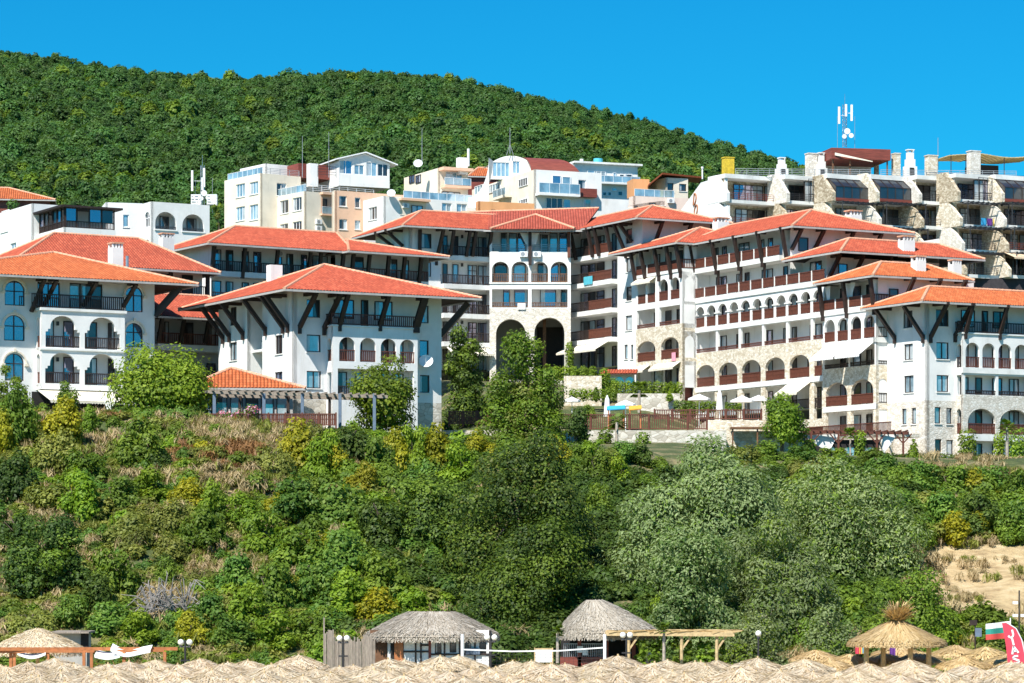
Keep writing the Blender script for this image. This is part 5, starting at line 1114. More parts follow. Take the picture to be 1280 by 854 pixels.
m = MB(); m.quad(f.pt(1.2, zt - 15, -4.6), f.pt(uu(1400), zt - 15, -4.6), f.pt(uu(1400), zt, -4.6), f.pt(1.2, zt, -4.6)); m.box3(f.pt(3.6, zt - .3, -13), f.d * uu(1400), f.n * 9.0, Vector((0, 0, .3))); m.quad(f.pt(3.5, zt - 15, -13), f.pt(uu(1400), zt - 15, -13), f.pt(uu(1400), zt - .1, -13), f.pt(3.5, zt - .1, -13))
m.quad(f.pt(1.2, zt - 15, -3), f.pt(3.5, zt - 15, -13), f.pt(3.5, zt - .1, -13), f.pt(1.2, zt - .1, -3)); m.build('core_wall', 'brown_stone', HB.root)
m = MB(); u0, u1 = uu(1110), uu(1300); z = zt - st * 4; m.box3(f.pt(u0, z - 4, 3.0), f.d * (u1 - u0), f.n * 1.2, Vector((0, 0, 3.6))); m.build('ground_floor', 'mesh_screen', HB.root)
awning(HB.root, BF[6], -.2, 4.4, zt - st * 3 - .35, .75, 2.0, 1.6, 'beige_cloth')
for x, mt in ((1231, 'blue_cloth'), (1240, 'purple_cloth'), (1249, 'yellow_cloth')):
    q_ = BF[5]; u = (x - 1231) * .1 + 3.2; m = MB()
    for i in range(4): a = q_.pt(u + .2 * i, zt - st * 2 + .84, 1.16 + .03 * (i % 2)); c = q_.pt(u + .2 * (i + 1), zt - st * 2 + .84, 1.16 + .03 * ((i + 1) % 2)); m.quad(a - Vector((0, 0, .95)), c - Vector((0, 0, .95)), c, a)
    o = m.build('beach_towel', mt, loc=tuple(q_.pt(u, zt - st * 2, 1.16))); tag(o, {'blue_cloth': 'bright blue', 'purple_cloth': 'dark purple', 'yellow_cloth': 'yellow'}[mt] + ' towel drying on an iron balcony rail of the terraced building', 'towel', 'towels on the balcony rail')
for ux, o in ((1212, 1.6), (1030, 1.2)): rail(HB.root, f, uu(ux - 110), uu(ux + 60), zt + .1, .9, -.6, 'm', mat='grey_metal')
# roof top of H
def bbq(px, ypt, Y, w_=1.35, h=2.6):
    p = P(px, ypt, Y); h = p.z - zt - .2; p.z = zt; m = MB(); a = math.radians(20); m.box(p + Vector((0, 0, h * .26)), w_, 1.0, h * .52, 0, a); m.box(p + Vector((0, 0, h * .62)), w_ * .72, .85, h * .24, 0, a); m.box(p + Vector((0, 0, h * .82)), w_ * .5, .7, h * .26, 0, a)
    for s_ in (-1, 1): m.box(p + Vector((s_ * w_ * .2, 0, h)), .12, .6, .22, 0, a)
    m.box(p + Vector((0, 0, h + .14)), w_ * .62, .8, .1, 0, a); m.box(p + Vector((w_ * .12, -.52, h * .36)), w_ * .4, .1, h * .22, 1, a); m.build('roof_fireplace', ['white_stucco', 'shadow_dark'], HB.root)
bbq(977, 197, 348); bbq(1137.5, 187, 352, 1.45); bbq(1026, 191, 352, 1.3)
for x, y0, y1, w_, mt in ((910, 221, 198, 1.25, 'yellow_paint'), (1014, 220, 193, 1.2, 'pale_stone'), (1120, 212, 193, .75, 'beige_stone'), (1164, 213, 195.5, 1.3, 'beige_stone'), (1217, 217, 190, 1.4, 'pale_stone')):
    m = MB(); a, c = P(x, y0 + 2, 352), P(x, y1, 352); a.z = zt - .2; m.box((a + c) / 2, w_, 1.0, c.z - a.z, 0, math.radians(20)); m.box(c + Vector((0, 0, .05)), w_ * 1.12, 1.1, .12, 0, math.radians(20)); m.build('chimney', mt, HB.root)
pf = Face(ground_xy(1041, 350), math.radians(12)); pz0, pz1 = zt, P(1041, 199, 350).z; pu = pf.uz(1109, 200)[0]; pl = -4.2
m = MB(); m.box3(pf.pt(-.3, pz1, .4), pf.d * (pu + .6), pf.n * -7, Vector((0, 0, 1.35))); 
lfp = Face(pf.O.xy, pf.ang - PI / 2); m.build('pavilion_roof', 'rust_red', HB.root)
for u in (0, 2.2, pu): post(HB.root, pf, u, pz0, pz1, .16, 0, 'brown_wood', 'post')
post(HB.root, pf, pu, pz0, pz1, .5, -4, 'brown_stone', 'post'); rail(HB.root, pf, 0, pu, pz0, .9, 0, 'm'); 
m = MB(); m.quad(pf.pt(0, pz0, -6), pf.pt(pu, pz0, -6), pf.pt(pu, pz1, -6), pf.pt(0, pz1, -6)); m.build('pavilion_wall', 'white_stucco', HB.root)
m = MB(); m.quad(pf.pt(.1, pz1 + .4, .5), pf.pt(pu * .66, pz1 - .4, 1.4), pf.pt(pu * .66, pz1 - .3, 1.4), pf.pt(.1, pz1 + .75, .5)); m.build('awning', 'cream_cloth', HB.root)
cf = Face(ground_xy(1186, 352), math.radians(16)); cz = P(1190, 195, 352).z; m = MB(); cu_ = cf.uz(1300, 190)[0]
for i in range(26):
    a = cu_ * i / 26; m.box3(cf.pt(a, cz + .35 * math.sin(a * .6) * .6 + .25 * (i > 8), .2), cf.d * (cu_ / 26 * .86), cf.n * -6, Vector((0, 0, .09)))
m.build('shade_canopy', 'canopy_yellow', HB.root)
for u in (.3, 2.3, 4.3, 7.5, 10.5): 
    m = MB(); m.tube(cf.pt(u, zt, 0), cf.pt(u, cz + .2, 0), .05); m.build('canopy_pole', 'dark_metal', HB.root)
m = MB(); m.box3(cf.pt(cf.uz(1232, 200)[0], zt, -3), cf.d * 3.2, cf.n * -3, Vector((0, 0, 2.9))); m.build('roof_shed', 'mesh_screen', HB.root)
rail(HB.root, cf, -3.2, cu_, zt + .1, 1.1, .4, 'm', mat='dark_metal')
for x, y0, y1 in ((1172.5, 212, 172),): m = MB(); m.tube(P(x, y0, 352), P(x, y1, 352), .05, .03, 5); m.build('aerial', 'grey_metal', HB.root)
# telecom masts
def lattice(m, a, h, w_, n, mi=0):
    a = Vector(a); cs = [Vector((w_ / 2 * math.cos(q), w_ / 2 * math.sin(q), 0)) for q in (.5, 2.6, 4.7)]
    for c in cs: m.tube(a + c, a + c + Vector((0, 0, h)), .04, n=5, mi=mi)
    for i in range(n):
        for j in range(3): m.tube(a + cs[j] + Vector((0, 0, h * i / n)), a + cs[(j + 1) % 3] + Vector((0, 0, h * (i + 1) / n)), .022, n=4, mi=mi)
def mast(loc, h, label, panels_, crates=False):
    t = thing('telecom_mast', label, 'telecom mast', loc, 'telecom masts'); a = Vector(loc); m = MB(); lattice(m, a, h, .55, 8); m.tube(a + Vector((0, 0, h)), a + Vector((0, 0, h + 1.3)), .03, .02, 5); m.build('lattice', 'steel', t)
    for dx, z, hh in panels_:
        m = MB(); m.box(a + Vector((dx, -.35, z)), .26, .16, hh, 0); m.beam(a + Vector((dx, -.2, z)), a + Vector((0, 0, z)), .05, .05); m.build('panel_antenna', 'white_paint', t)
    for dx, z, r in ((.25, h * .36, .38), (.75, h * .26, .3), (-.1, h * .24, .28)):
        m = MB(); p = a + Vector((dx, -.45, z)); m.tube(p, p + Vector((0, .28, 0)), r, r * .9, 14); m.tube(p + Vector((0, .25, 0)), a + Vector((0, 0, z)), .03, n=5); m.build('dish_antenna', 'white_metal', t)
    for dx in (-.9, 1.25): m = MB(); m.tube(a + Vector((dx, .1, -.4)), a + Vector((dx, .1, h * .72)), .025, n=5); m.build('whip_antenna', 'grey_metal', t)
    return t
mast(P(1056, 184, 353), 5.3, 'white panel antennas on a lattice mast standing on the red brown pavilion', [(-.75, 3.9, 2.1), (.8, 4.2, 2.0), (.1, 4.5, 1.5)])
p = P(253, 262, 360); tm = mast(tuple(p), 5.6, 'telecom mast with two white slatted platforms beside the arched white block', [(-1.25, 3.6, 2.6), (.25, 4.0, 2.4), (.05, 3.2, 1.6)])
for dx in (-.75, 1.25):
    m = MB()
    for z in (.7, 1.05, 1.4, 1.75): m.box(p + Vector((dx, -.5, z)), 1.2, .08, .2, 0); m.box(p + Vector((dx, .5, z)), 1.2, .08, .2, 0)
    for s_ in (-.6, .6): m.box(p + Vector((dx + s_, 0, 1.2)), .08, 1.0, 1.3, 0)
    m.build('slatted_platform', 'white_paint', tm)
# ------------------------------------------------------------------ the land
from mathutils import noise as mnoise
def lerp_tab(tab, x):
    if x <= tab[0][0]: return tab[0][1]
    for (a, p), (c, q) in zip(tab, tab[1:]):
        if x <= c: return p + (q - p) * (x - a) / (c - a)
    return tab[-1][1]
RIDGE = [(-900, 20), (-300, 40), (0, 57), (100, 67), (200, 79), (300, 89), (400, 92), (500, 92), (600, 100), (700, 115), (800, 139), (900, 172), (1000, 202), (1100, 250), (1280, 330), (1800, 450)]
TOP = [(-900, 18.2), (240, 18.2), (330, 17.4), (420, 16.6), (560, 15.8), (930, 15.8), (1280, 15.3), (1800, 15)]
MID = [(-900, 24), (0, 24), (300, 24), (560, 25.5), (800, 24.8), (870, 21.5), (1100, 17.5), (1200, 15.6), (1800, 15.2)]
def gz_(x, Y):
    px = 640 + x / max(Y, 60) * FPX; t = lerp_tab(TOP, px); md = lerp_tab(MID, px)
    zr = CAM_H + (HORIZ - lerp_tab(RIDGE, px)) / FPX * 820 - 5
    hi = lerp_tab([(0, 46), (700, 46), (900, 36), (1280, 33), (1800, 33)], px)
    e = lerp_tab([(-900, 219), (1000, 219), (1100, 226), (1800, 228)], px)
    bk = lerp_tab([(540, 0), (580, 1), (860, 1), (930, 0)], px)
    tab = [(150, -.2), (158, .5), (164, 2.0), (175, 5.6), (200, t - 3.6), (e - 5, t - .4), (e, t), (252, t + .05 + 2.2 * bk), (262, t + (md - t) * .25 + 2.4 * bk), (272, t + (md - t) * .5 + 2.2 * bk), (292, md), (305, md + 1.0), (345, hi - 4), (375, hi), (430, hi + 10), (820, zr), (900, zr - 8), (1400, zr * .3)]
    z = lerp_tab(tab, Y)
    if 164 < Y < e - 4: z += (mnoise.noise(Vector((x * .12, Y * .12, 0))) * 1.1 + mnoise.noise(Vector((x * .4, Y * .4, 5))) * .35) * min(1, (Y - 164) / 6)
    if Y > 440: z += mnoise.noise(Vector((x * .012, Y * .012, 2))) * 7 * min(1, (Y - 440) / 60) * (1 if Y < 780 else max(0, (860 - Y) / 80))
    return z
def hit(px, py, y0=150.0, y1=900.0):
    """where the ray through a photo point meets the land"""
    Y = y0; st = .5
    while Y < y1:
        p = P(px, py, Y)
        if gz_(p.x, Y) >= p.z: return Vector((p.x, Y, gz_(p.x, Y)))
        Y += st
    return P(px, py, y1)
# dry patches of the slope, as photo points with radii (the bare ground of the cliff)
DRY = [(300, 545, 75, 18), (350, 562, 70, 26), (300, 600, 60, 22), (125, 560, 44, 14), (285, 712, 60, 20), (215, 752, 36, 26), (1235, 715, 105, 58), (1210, 735, 80, 46), (1190, 690, 50, 26), (1290, 760, 60, 50), (70, 655, 30, 14), (110, 700, 28, 14), (430, 585, 40, 14), (1130, 815, 160, 16)]
def dryness(p):
    if p.y > 232 or p.y < 150: return 0.0
    px = 640 + p.x / p.y * FPX; py = HORIZ - (p.z - CAM_H) / p.y * FPX; d = 0
    for a, c, rx, ry in DRY: d = max(d, 1.25 - ((px - a) / rx) ** 2 - ((py - c) / ry) ** 2)
    return max(0.0, min(1.0, d))
ys = [150 + 2 * i for i in range(42)] + [234 + 5 * i for i in range(30)] + [390 + 14 * i for i in range(38)] + [950, 1050, 1200, 1400]
pxs = [-900 + 18 * i for i in range(int(2700 / 18) + 1)]
V = []; dry = []
for Y in ys:
    for px in pxs:
        x = (px - 640) / FPX * Y; p = Vector((x, Y, gz_(x, Y))); V.append(tuple(p)); dry.append(dryness(p))
nx = len(pxs); Fq = [(j * nx + i, j * nx + i + 1, (j + 1) * nx + i + 1, (j + 1) * nx + i) for j in range(len(ys) - 1) for i in range(nx - 1)]
me = bpy.data.meshes.new('terrain'); me.from_pydata(V, [], Fq); at = me.attributes.new('dry', 'FLOAT', 'POINT'); at.data.foreach_set('value', dry)
me.polygons.foreach_set('use_smooth', [True] * len(me.polygons))
m_, t, b = newmat('earth'); a_ = N(t, 'ShaderNodeAttribute', attribute_name='dry')
f1 = noise(t, objco(t), .35, 6); f2 = noise(t, objco(t), 2.2, 6, .7); f3 = noise(t, objco(t, (1, 1, 3)), 0.9, 5)
soil = ramp(t, f2, [(.3, (.20, .155, .08)), (.55, (.32, .25, .13)), (.75, (.42, .34, .20))]); gr = ramp(t, f2, [(.3, (.035, .055, .014)), (.6, (.08, .105, .028)), (.8, (.17, .16, .06))])
sandy = ramp(t, f3, [(.28, (.30, .20, .10)), (.5, (.50, .37, .20)), (.72, (.62, .49, .30))])
gs = mixc(t, ramp(t, f1, [(.48, (0, 0, 0)), (.68, (1, 1, 1))]), gr, soil); t.links.new(mixc(t, a_.outputs['Fac'], gs, sandy), b.inputs['Base Color']); b.inputs['Roughness'].default_value = 1.0; bump(t, b, f2, .9, .35)
me.materials.append(m_); o = bpy.data.objects.new('terrain', me); COL.objects.link(o); tag(o, kind='structure')
m_, t, b = newmat('sand'); f2 = noise(t, objco(t), 3, 6, .7); t.links.new(ramp(t, f2, [(.3, (.50, .40, .26)), (.7, (.66, .55, .38))]), b.inputs['Base Color']); b.inputs['Roughness'].default_value = 1; bump(t, b, f2, .5, .1)
m = MB(); m.quad((-220, -60, 0), (220, -60, 0), (220, 158, 0), (-220, 158, 0)); tag(m.build('beach', 'sand'), kind='structure')

# ------------------------------------------------------------------ foliage
def leafmesh(name, blobs, n, size, seed, mats, up=.25, elong=1.5, droop=0.0, shell=(.62, 1.04), flat=1.0, spray=0, weights=None, lm=.7, tv=(.24, .2)):
    """leaf clumps spread over and through a set of lumps; per-leaf tone in a face attribute"""
    r = np.random.default_rng(seed); B_ = np.array(blobs, dtype=float)
    w_ = B_[:, 3] ** 2; w_ = w_ / w_.sum(); idx = r.choice(len(B_), n, p=w_)
    d = r.normal(size=(n, 3)); d /= np.linalg.norm(d, axis=1)[:, None]; d[:, 2] = np.where(r.random(n) < up, np.abs(d[:, 2]), d[:, 2])
    rad = B_[idx, 3] * r.uniform(shell[0], shell[1], n) * (1 + .16 * np.sin(d[:, 0] * 5 + idx) * np.cos(d[:, 1] * 6 + idx * 2) + .10 * np.sin(d[:, 2] * 9 + idx))
    c = B_[idx, :3] + d * rad[:, None] * np.array([1, 1, flat])
    nn = d * 1.0 + r.normal(size=(n, 3)) * .34 + np.array([0, -.12, .38]); nn /= np.linalg.norm(nn, axis=1)[:, None]
    t = r.normal(size=(n, 3)); t[:, 2] -= droop * 3; t -= nn * (t * nn).sum(1)[:, None]; t /= np.linalg.norm(t, axis=1)[:, None]; bt = np.cross(nn, t)
    s = size * r.uniform(.55, 1.35, n); L = (t.T * s * elong * .5).T; W_ = (bt.T * s * .5).T
    v = np.empty((n, 4, 3)); v[:, 0] = c - L; v[:, 1] = c + W_ - L * .1; v[:, 2] = c + L; v[:, 3] = c - W_ - L * .1
    me = bpy.data.meshes.new(name); me.vertices.add(n * 4); me.vertices.foreach_set('co', v.ravel()); me.loops.add(n * 4); me.loops.foreach_set('vertex_index', np.arange(n * 4, dtype=np.int32))
    me.polygons.add(n); me.polygons.foreach_set('loop_start', np.arange(0, n * 4, 4, dtype=np.int32)); me.polygons.foreach_set('loop_total', np.full(n, 4, dtype=np.int32))
    me.update(); bt_ = r.uniform(-tv[0], tv[0], len(B_)); tone = np.clip(.5 + bt_[idx] + r.normal(size=n) * tv[1], 0, 1)
    at = me.attributes.new('tone', 'FLOAT', 'FACE'); at.data.foreach_set('value', tone.astype(np.float32))
    for q in (mats if isinstance(mats, (list, tuple)) else [mats]): me.materials.append(MATS[q])
    if isinstance(mats, (list, tuple)) and len(mats) > 1:
        pr = weights or [1 / len(mats)] * len(mats); bm_ = r.choice(len(mats), len(B_), p=pr); lf_ = r.choice(len(mats), n, p=pr); me.polygons.foreach_set('material_index', np.where(r.random(n) < lm, bm_[idx], lf_).astype(np.int32))
    me.validate(); return me
def lumps(seed, W_, D_, H_, n, r0, r1, z0=0.0, shape='dome'):
    """lump centres filling a crown W x D x H"""
    r = random.Random(seed); out = []
    for i in range(n):
        for _ in range(40):
            u, v, w_ = r.uniform(-1, 1), r.uniform(-1, 1), r.uniform(0, 1)
            if shape == 'dome': ok = u * u + v * v + w_ * w_ < 1
            elif shape == 'ball': ok = u * u + v * v + (2 * w_ - 1) ** 2 < 1
            elif shape == 'cone': ok = u * u + v * v < (1.02 - w_) ** 1.3
            else: ok = u * u + v * v < 1
            if ok: break
        rr = r.uniform(r0, r1); out.append((u * (W_ / 2 - rr * .6), v * (D_ / 2 - rr * .6), z0 + max(rr * .5, w_ * (H_ - rr * .8)), rr))
    return out
def trunk(mb, p, h, r, lim, seed=1, mi=0):
    """tapered trunk and limbs reaching to the lumps"""
    rr = random.Random(seed); p = Vector(p); pts = [p + Vector((rr.uniform(-.06, .06) * h * i / 4, rr.uniform(-.06, .06) * h * i / 4, h * i / 4 - (.4 if i == 0 else 0))) for i in range(5)]
    for i in range(4): mb.tube(pts[i], pts[i + 1], r * (1.15 - .2 * i), r * (.95 - .2 * i), 8, mi)
    for c in lim:
        s = pts[rr.randint(2, 4)]; e = p + Vector(c[:3]); mid = s.lerp(e, .5) + Vector((rr.uniform(-.3, .3), rr.uniform(-.3, .3), .35)); mb.tube(s, mid, r * .42, r * .26, 6, mi); mb.tube(mid, e, r * .26, r * .06, 6, mi)
def tree(name, label, cat, loc, blobs, n, size, mats, seed, th, tr, group=None, bark='bark', **kw):
    root = thing(name, label, cat, tuple(loc), group); me = leafmesh('crown', blobs, n, size, seed, mats, **kw); o = bpy.data.objects.new('crown', me); COL.objects.link(o); o.parent = root
    m = MB(); trunk(m, loc, th, tr, random.Random(seed).sample(blobs, min(len(blobs), 9)), seed); m.build('trunk', bark, root); return root

# --- the wooded hill: one far-off mass
def forest():
    hid = bpy.data.collections.new('forest_crowns')
    for k in range(5):
        bl = lumps(40 + k, 4.6, 4.6, 4.0, 11, .8, 1.5, .2); me = leafmesh('forest_crown', bl, 2200, .40, 90 + k, 'leaf_forest', elong=1.2, tv=(.16, .12)); hid.objects.link(bpy.data.objects.new('forest_crown', me))
    bl = lumps(49, 4.0, 4.0, 4.0, 9, .9, 1.5, .2); hid.objects.link(bpy.data.objects.new('forest_crown_pale', leafmesh('forest_crown', bl, 2000, .4, 97, 'leaf_green', elong=1.2, tv=(.16, .12))))
    r = random.Random(5); pts = []; sc = []; rot = []; ix = []
    Y = 425.0
    while Y < 850:
        stp = 2.7 + (Y - 425) * .0012; x0, x1 = (-420 - 640) / FPX * Y, (1330 - 640) / FPX * Y; x = x0
        while x < x1:
            xx, yy = x + r.uniform(-1.3, 1.3), Y + r.uniform(-1.3, 1.3); px = 640 + xx / yy * FPX
            if not (px > 1240 and yy < 700):
                q = mnoise.noise(Vector((xx * .03, yy * .03, 7)))
                s = r.uniform(.5, 1.05) * (1.0 + .4 * q) * (1.28 if r.random() < .12 else 1)
                pts.append((xx, yy, gz_(xx, yy) - .6)); sc.append((s, s, s * r.uniform(.8, 1.25))); rot.append((0, 0, r.uniform(0, 6.28))); ix.append(5 if (q > .25 and r.random() < .35) or r.random() < .02 else r.randrange(5))
            x += stp
        Y += stp
    return hid, pts, sc, rot, ix
def scatter(name, hid, pts, sc, rot, ix, base_mat):
    me = bpy.data.meshes.new(name); me.from_pydata(pts, [], [])
    a = me.attributes.new('scl', 'FLOAT_VECTOR', 'POINT'); a.data.foreach_set('vector', np.array(sc, dtype=np.float32).ravel())
    a = me.attributes.new('rot', 'FLOAT_VECTOR', 'POINT'); a.data.foreach_set('vector', np.array(rot, dtype=np.float32).ravel())
    a = me.attributes.new('ix', 'INT', 'POINT'); a.data.foreach_set('value', np.array(ix, dtype=np.int32))
    o = bpy.data.objects.new(name, me); COL.objects.link(o)
    g = bpy.data.node_groups.new(name, 'GeometryNodeTree'); g.interface.new_socket('Geometry', in_out='INPUT', socket_type='NodeSocketGeometry'); g.interface.new_socket('Geometry', in_out='OUTPUT', socket_type='NodeSocketGeometry')
    gi, go = g.nodes.new('NodeGroupInput'), g.nodes.new('NodeGroupOutput'); ci = g.nodes.new('GeometryNodeCollectionInfo'); ci.inputs['Collection'].default_value = hid; ci.inputs['Separate Children'].default_value = True; ci.inputs['Reset Children'].default_value = True
    ip = g.nodes.new('GeometryNodeInstanceOnPoints'); ip.inputs['Pick Instance'].default_value = True
    def na(nm, ty): n = g.nodes.new('GeometryNodeInputNamedAttribute'); n.data_type = ty; n.inputs[0].default_value = nm; return [s for s in n.outputs if s.name == 'Attribute' and s.enabled][0]
    e2r = g.nodes.new('FunctionNodeEulerToRotation'); g.links.new(na('rot', 'FLOAT_VECTOR'), e2r.inputs[0])
    g.links.new(gi.outputs[0], ip.inputs['Points']); g.links.new(ci.outputs[0], ip.inputs['Instance']); g.links.new(na('ix', 'INT'), ip.inputs['Instance Index']); g.links.new(e2r.outputs[0], ip.inputs['Rotation']); g.links.new(na('scl', 'FLOAT_VECTOR'), ip.inputs['Scale']); g.links.new(ip.outputs[0], go.inputs[0])
    md = o.modifiers.new(name, 'NODES'); md.node_group = g
    return o
tag(scatter('hillside_forest', *forest(), 'leaf_forest'), kind='stuff')

# --- undergrowth over the slope
def under():
    hid = bpy.data.collections.new('undergrowth_clumps'); spec = [('leaf_green', 1.3), ('leaf_vine', 1.2), ('leaf_bright', 1.2), ('leaf_olive', 1.3), ('leaf_dark', 1.4), ('leaf_yellow', 1.0)]
    for k, (mt, h) in enumerate(spec):
        bl = lumps(60 + k, 2.2, 2.2, h, 7, .45, .75, 0); hid.objects.link(bpy.data.objects.new('clump_%d' % k, leafmesh('clump', bl, 1500, .15, 120 + k, mt, up=.5)))
    r = random.Random(9); pts = []; sc = []; rot = []; ix = []
    for _ in range(5200):
        px, Y = r.uniform(-260, 1540), r.uniform(159, 222); x = (px - 640) / FPX * Y; p = Vector((x, Y, gz_(x, Y)))
        py = HORIZ - (p.z - CAM_H) / Y * FPX
        if r.random() < dryness(p) * 1.15 or (785 < px < 1050 and py > 640 and r.random() < .5) or (690 < px and Y > 212): continue
        q = mnoise.noise(Vector((x * .09, Y * .09, 3))); q2 = mnoise.noise(Vector((x * .13, Y * .13, 11)))
        left = px < 400; k = (2 if q > .15 else 0) if q2 > 0 else (1 if q > 0 else (3 if left or px > 1150 else 4))
        if r.random() < (.09 if Y > 200 and (300 < px < 620 or px > 1120) else .015): k = 5
        if r.random() < .25: k = r.randrange(5)
        if 560 < px < 1000 and py > 600: k = 4  # dark clumps put the deep shade between the crowns into leaf colour
        if 1085 < px < 1150: k = r.choice((0, 4))
        if left and r.random() < .35: k = 3
        s = r.uniform(.55, 1.25) * (.8 if left else 1.05) * (.62 if px > 690 and Y > 203 else 1); pts.append((x, Y, p.z - .25)); sc.append((s, s, s * r.uniform(.7, 1.3))); rot.append((0, 0, r.uniform(0, 6.28))); ix.append(k)
    return hid, pts, sc, rot, ix
tag(scatter('undergrowth', *under(), 'leaf_green'), kind='stuff')
def grass():
    hid = bpy.data.collections.new('grass_tufts')
    for k, mt in enumerate(('dry_grass', 'rust_grass', 'leaf_olive')):
        r = np.random.default_rng(k); n = 150; bl = [(0, 0, .1, .5)]; me = leafmesh('tuft', [(r.uniform(-.6, .6), r.uniform(-.6, .6), .22, .25) for _ in range(9)], n, .055, 33 + k, mt, elong=9, droop=-1.2); hid.objects.link(bpy.data.objects.new('tuft_%d' % k, me))
    r = random.Random(19); pts = []; sc = []; rot = []; ix = []
    for _ in range(22000):
        px, Y = r.uniform(-200, 1500), r.uniform(158, 226); x = (px - 640) / FPX * Y; p = Vector((x, Y, gz_(x, Y))); d = max(dryness(p), .17 if (px < 330 or (1150 < px and Y < 205)) and mnoise.noise(Vector((x * .1, Y * .1, 21))) > .05 else (.1 if px < 690 or px > 1150 else -1))
        if r.random() > d * (.10 if px > 1150 and Y < 206 else 1): continue
        py = HORIZ - (p.z - CAM_H) / p.y * FPX; rust = 205 < px < 322 and 558 < py < 584
        s = r.uniform(.6, 1.4); pts.append((x, Y, p.z - .05)); sc.append((s, s, s * r.uniform(.7, 1.5))); rot.append((0, 0, r.uniform(0, 6.28))); ix.append(1 if rust or r.random() < .015 else (2 if r.random() < .3 else 0))
    return hid, pts, sc, rot, ix
tag(scatter('dry_grass', *grass(), 'dry_grass'), kind='stuff')
# ------------------------------------------------------------------ trees, shrubs, garden, terraces
def sz(px, Y): return px / FPX * Y
def crown_tree(name, label, cat, px, ytop, wpx, Y, mats, n, size, seed, shape='dome', zb=None, nl=26, depth=.8, low=.12, bark='bark', group=None, rk=(.16, .30), **kw):
    x = (px - 640) / FPX * Y; z0 = gz_(x, Y) if zb is None else zb; H_ = P(px, ytop, Y).z - z0; W_ = sz(wpx, Y)
    bl = lumps(seed, W_, W_ * depth, H_ * (1 - low), nl, W_ * rk[0], W_ * rk[1], H_ * low, shape); k = H_ / max(b_[2] + b_[3] for b_ in bl); bl = [(a, c, d * k, r_) for a, c, d, r_ in bl]; n = int(n * 2.6); size *= .58
    return tree(name, label, cat, (x, Y, z0), bl, n, size, mats, seed, H_ * .62, max(.10, W_ * .028), group, bark, **kw)
crown_tree('broadleaf_tree', 'round bright green tree in front of the orange roofed house', 'tree', 206, 424, 140, 221.5, ['leaf_bright', 'leaf_green'], 9000, .30, 201, weights=[.8, .2], nl=34, low=.10)
crown_tree('broadleaf_tree', 'green tree covering the arcade of the pyramid roofed house', 'tree', 476, 438, 92, 223, ['leaf_green', 'leaf_bright'], 5200, .28, 202, weights=[.75, .25], nl=24, low=.15)
crown_tree('broadleaf_tree', 'dark conical tree between the pyramid roofed house and the stone portal', 'tree', 581, 405, 66, 258, ['leaf_dark', 'leaf_green'], 5200, .30, 203, shape='dome', nl=40, low=.03, rk=(.14, .24), weights=[.7, .3])
crown_tree('broadleaf_tree', 'tall pale green tree standing in front of the stone portal', 'tree', 657, 409, 118, 236, ['leaf_green', 'leaf_bright', 'leaf_olive'], 9500, .28, 204, shape='dome', nl=60, low=.03, rk=(.11, .19), weights=[.5, .3, .2], zb=15.6)
crown_tree('broadleaf_tree', 'bushy green tree in front of the arcaded wing, beside the white awning', 'tree', 978, 486, 60, 240, ['leaf_bright', 'leaf_green'], 3800, .26, 205, weights=[.5, .5], nl=20, low=.2)
crown_tree('conifer', 'small dark conifer in front of the pool fence', 'conifer', 722, 507, 44, 231, ['leaf_dark'], 2600, .26, 206, shape='cone', nl=18, low=.02, rk=(.22, .36), zb=15.0)
crown_tree('conifer', 'small spruce in front of the cream awning of the orange roofed house', 'conifer', 84, 473, 30, 221, ['leaf_green', 'leaf_dark'], 1300, .22, 207, shape='cone', nl=14, low=.08, rk=(.2, .34))
crown_tree('conifer', 'narrow cypress against the left arched door', 'conifer', 8, 455, 26, 222, ['leaf_olive', 'leaf_green'], 1500, .22, 208, shape='cone', nl=14, low=.0, rk=(.25, .4))
crown_tree('broadleaf_tree', 'green garden tree beside the narrow cypress on the left edge', 'tree', 24, 470, 40, 221, ['leaf_green'], 1800, .24, 209, nl=14, low=.05)
crown_tree('walnut_tree', 'huge dark green tree rising over the two thatched huts', 'tree', 655, 533, 222, 178, ['leaf_dark', 'leaf_green', 'leaf_olive'], 26000, .24, 210, nl=58, depth=.75, low=.02, rk=(.10, .19), weights=[.62, .30, .08], zb=2.2, lm=.25, shell=(.7, 1.08))
crown_tree('walnut_tree', 'broad dark tree with branches hanging low beside the larger thatched hut', 'tree', 668, 640, 190, 170, ['leaf_dark', 'leaf_green'], 15000, .22, 211, nl=50, depth=.6, low=.06, rk=(.10, .17), weights=[.5, .5], zb=2.0, shell=(.55, 1.08))
crown_tree('broadleaf_tree', 'dark green tree on the slope left of the huge dark tree', 'tree', 532, 590, 120, 186, ['leaf_dark', 'leaf_green'], 9000, .25, 212, nl=36, low=.02, rk=(.12, .2), weights=[.6, .4])
WK = dict(lm=.1, elong=2.4, droop=.35, shell=(.75, 1.06), bark='pale_bark')
crown_tree('willow_tree', 'large grey green willow behind the flat straw roof', 'tree', 886, 540, 262, 177, ['leaf_willow', 'leaf_green'], 40000, .19, 213, nl=90, depth=.75, low=.06, rk=(.09, .17), zb=2.5, weights=[.86, .14], **WK)
crown_tree('willow_tree', 'grey green willow with a darker right side above the round straw pavilion', 'tree', 1050, 566, 262, 181, ['leaf_willow', 'leaf_dark', 'leaf_green'], 38000, .19, 214, nl=86, depth=.7, low=.04, rk=(.09, .17), zb=2.6, weights=[.6, .25, .15], **WK)
crown_tree('willow_tree', 'low silvery willow between the two large willows', 'tree', 968, 640, 190, 168, ['leaf_willow', 'leaf_green'], 18000, .18, 215, nl=46, low=.02, rk=(.1, .18), zb=1.4, weights=[.7, .3], **WK)
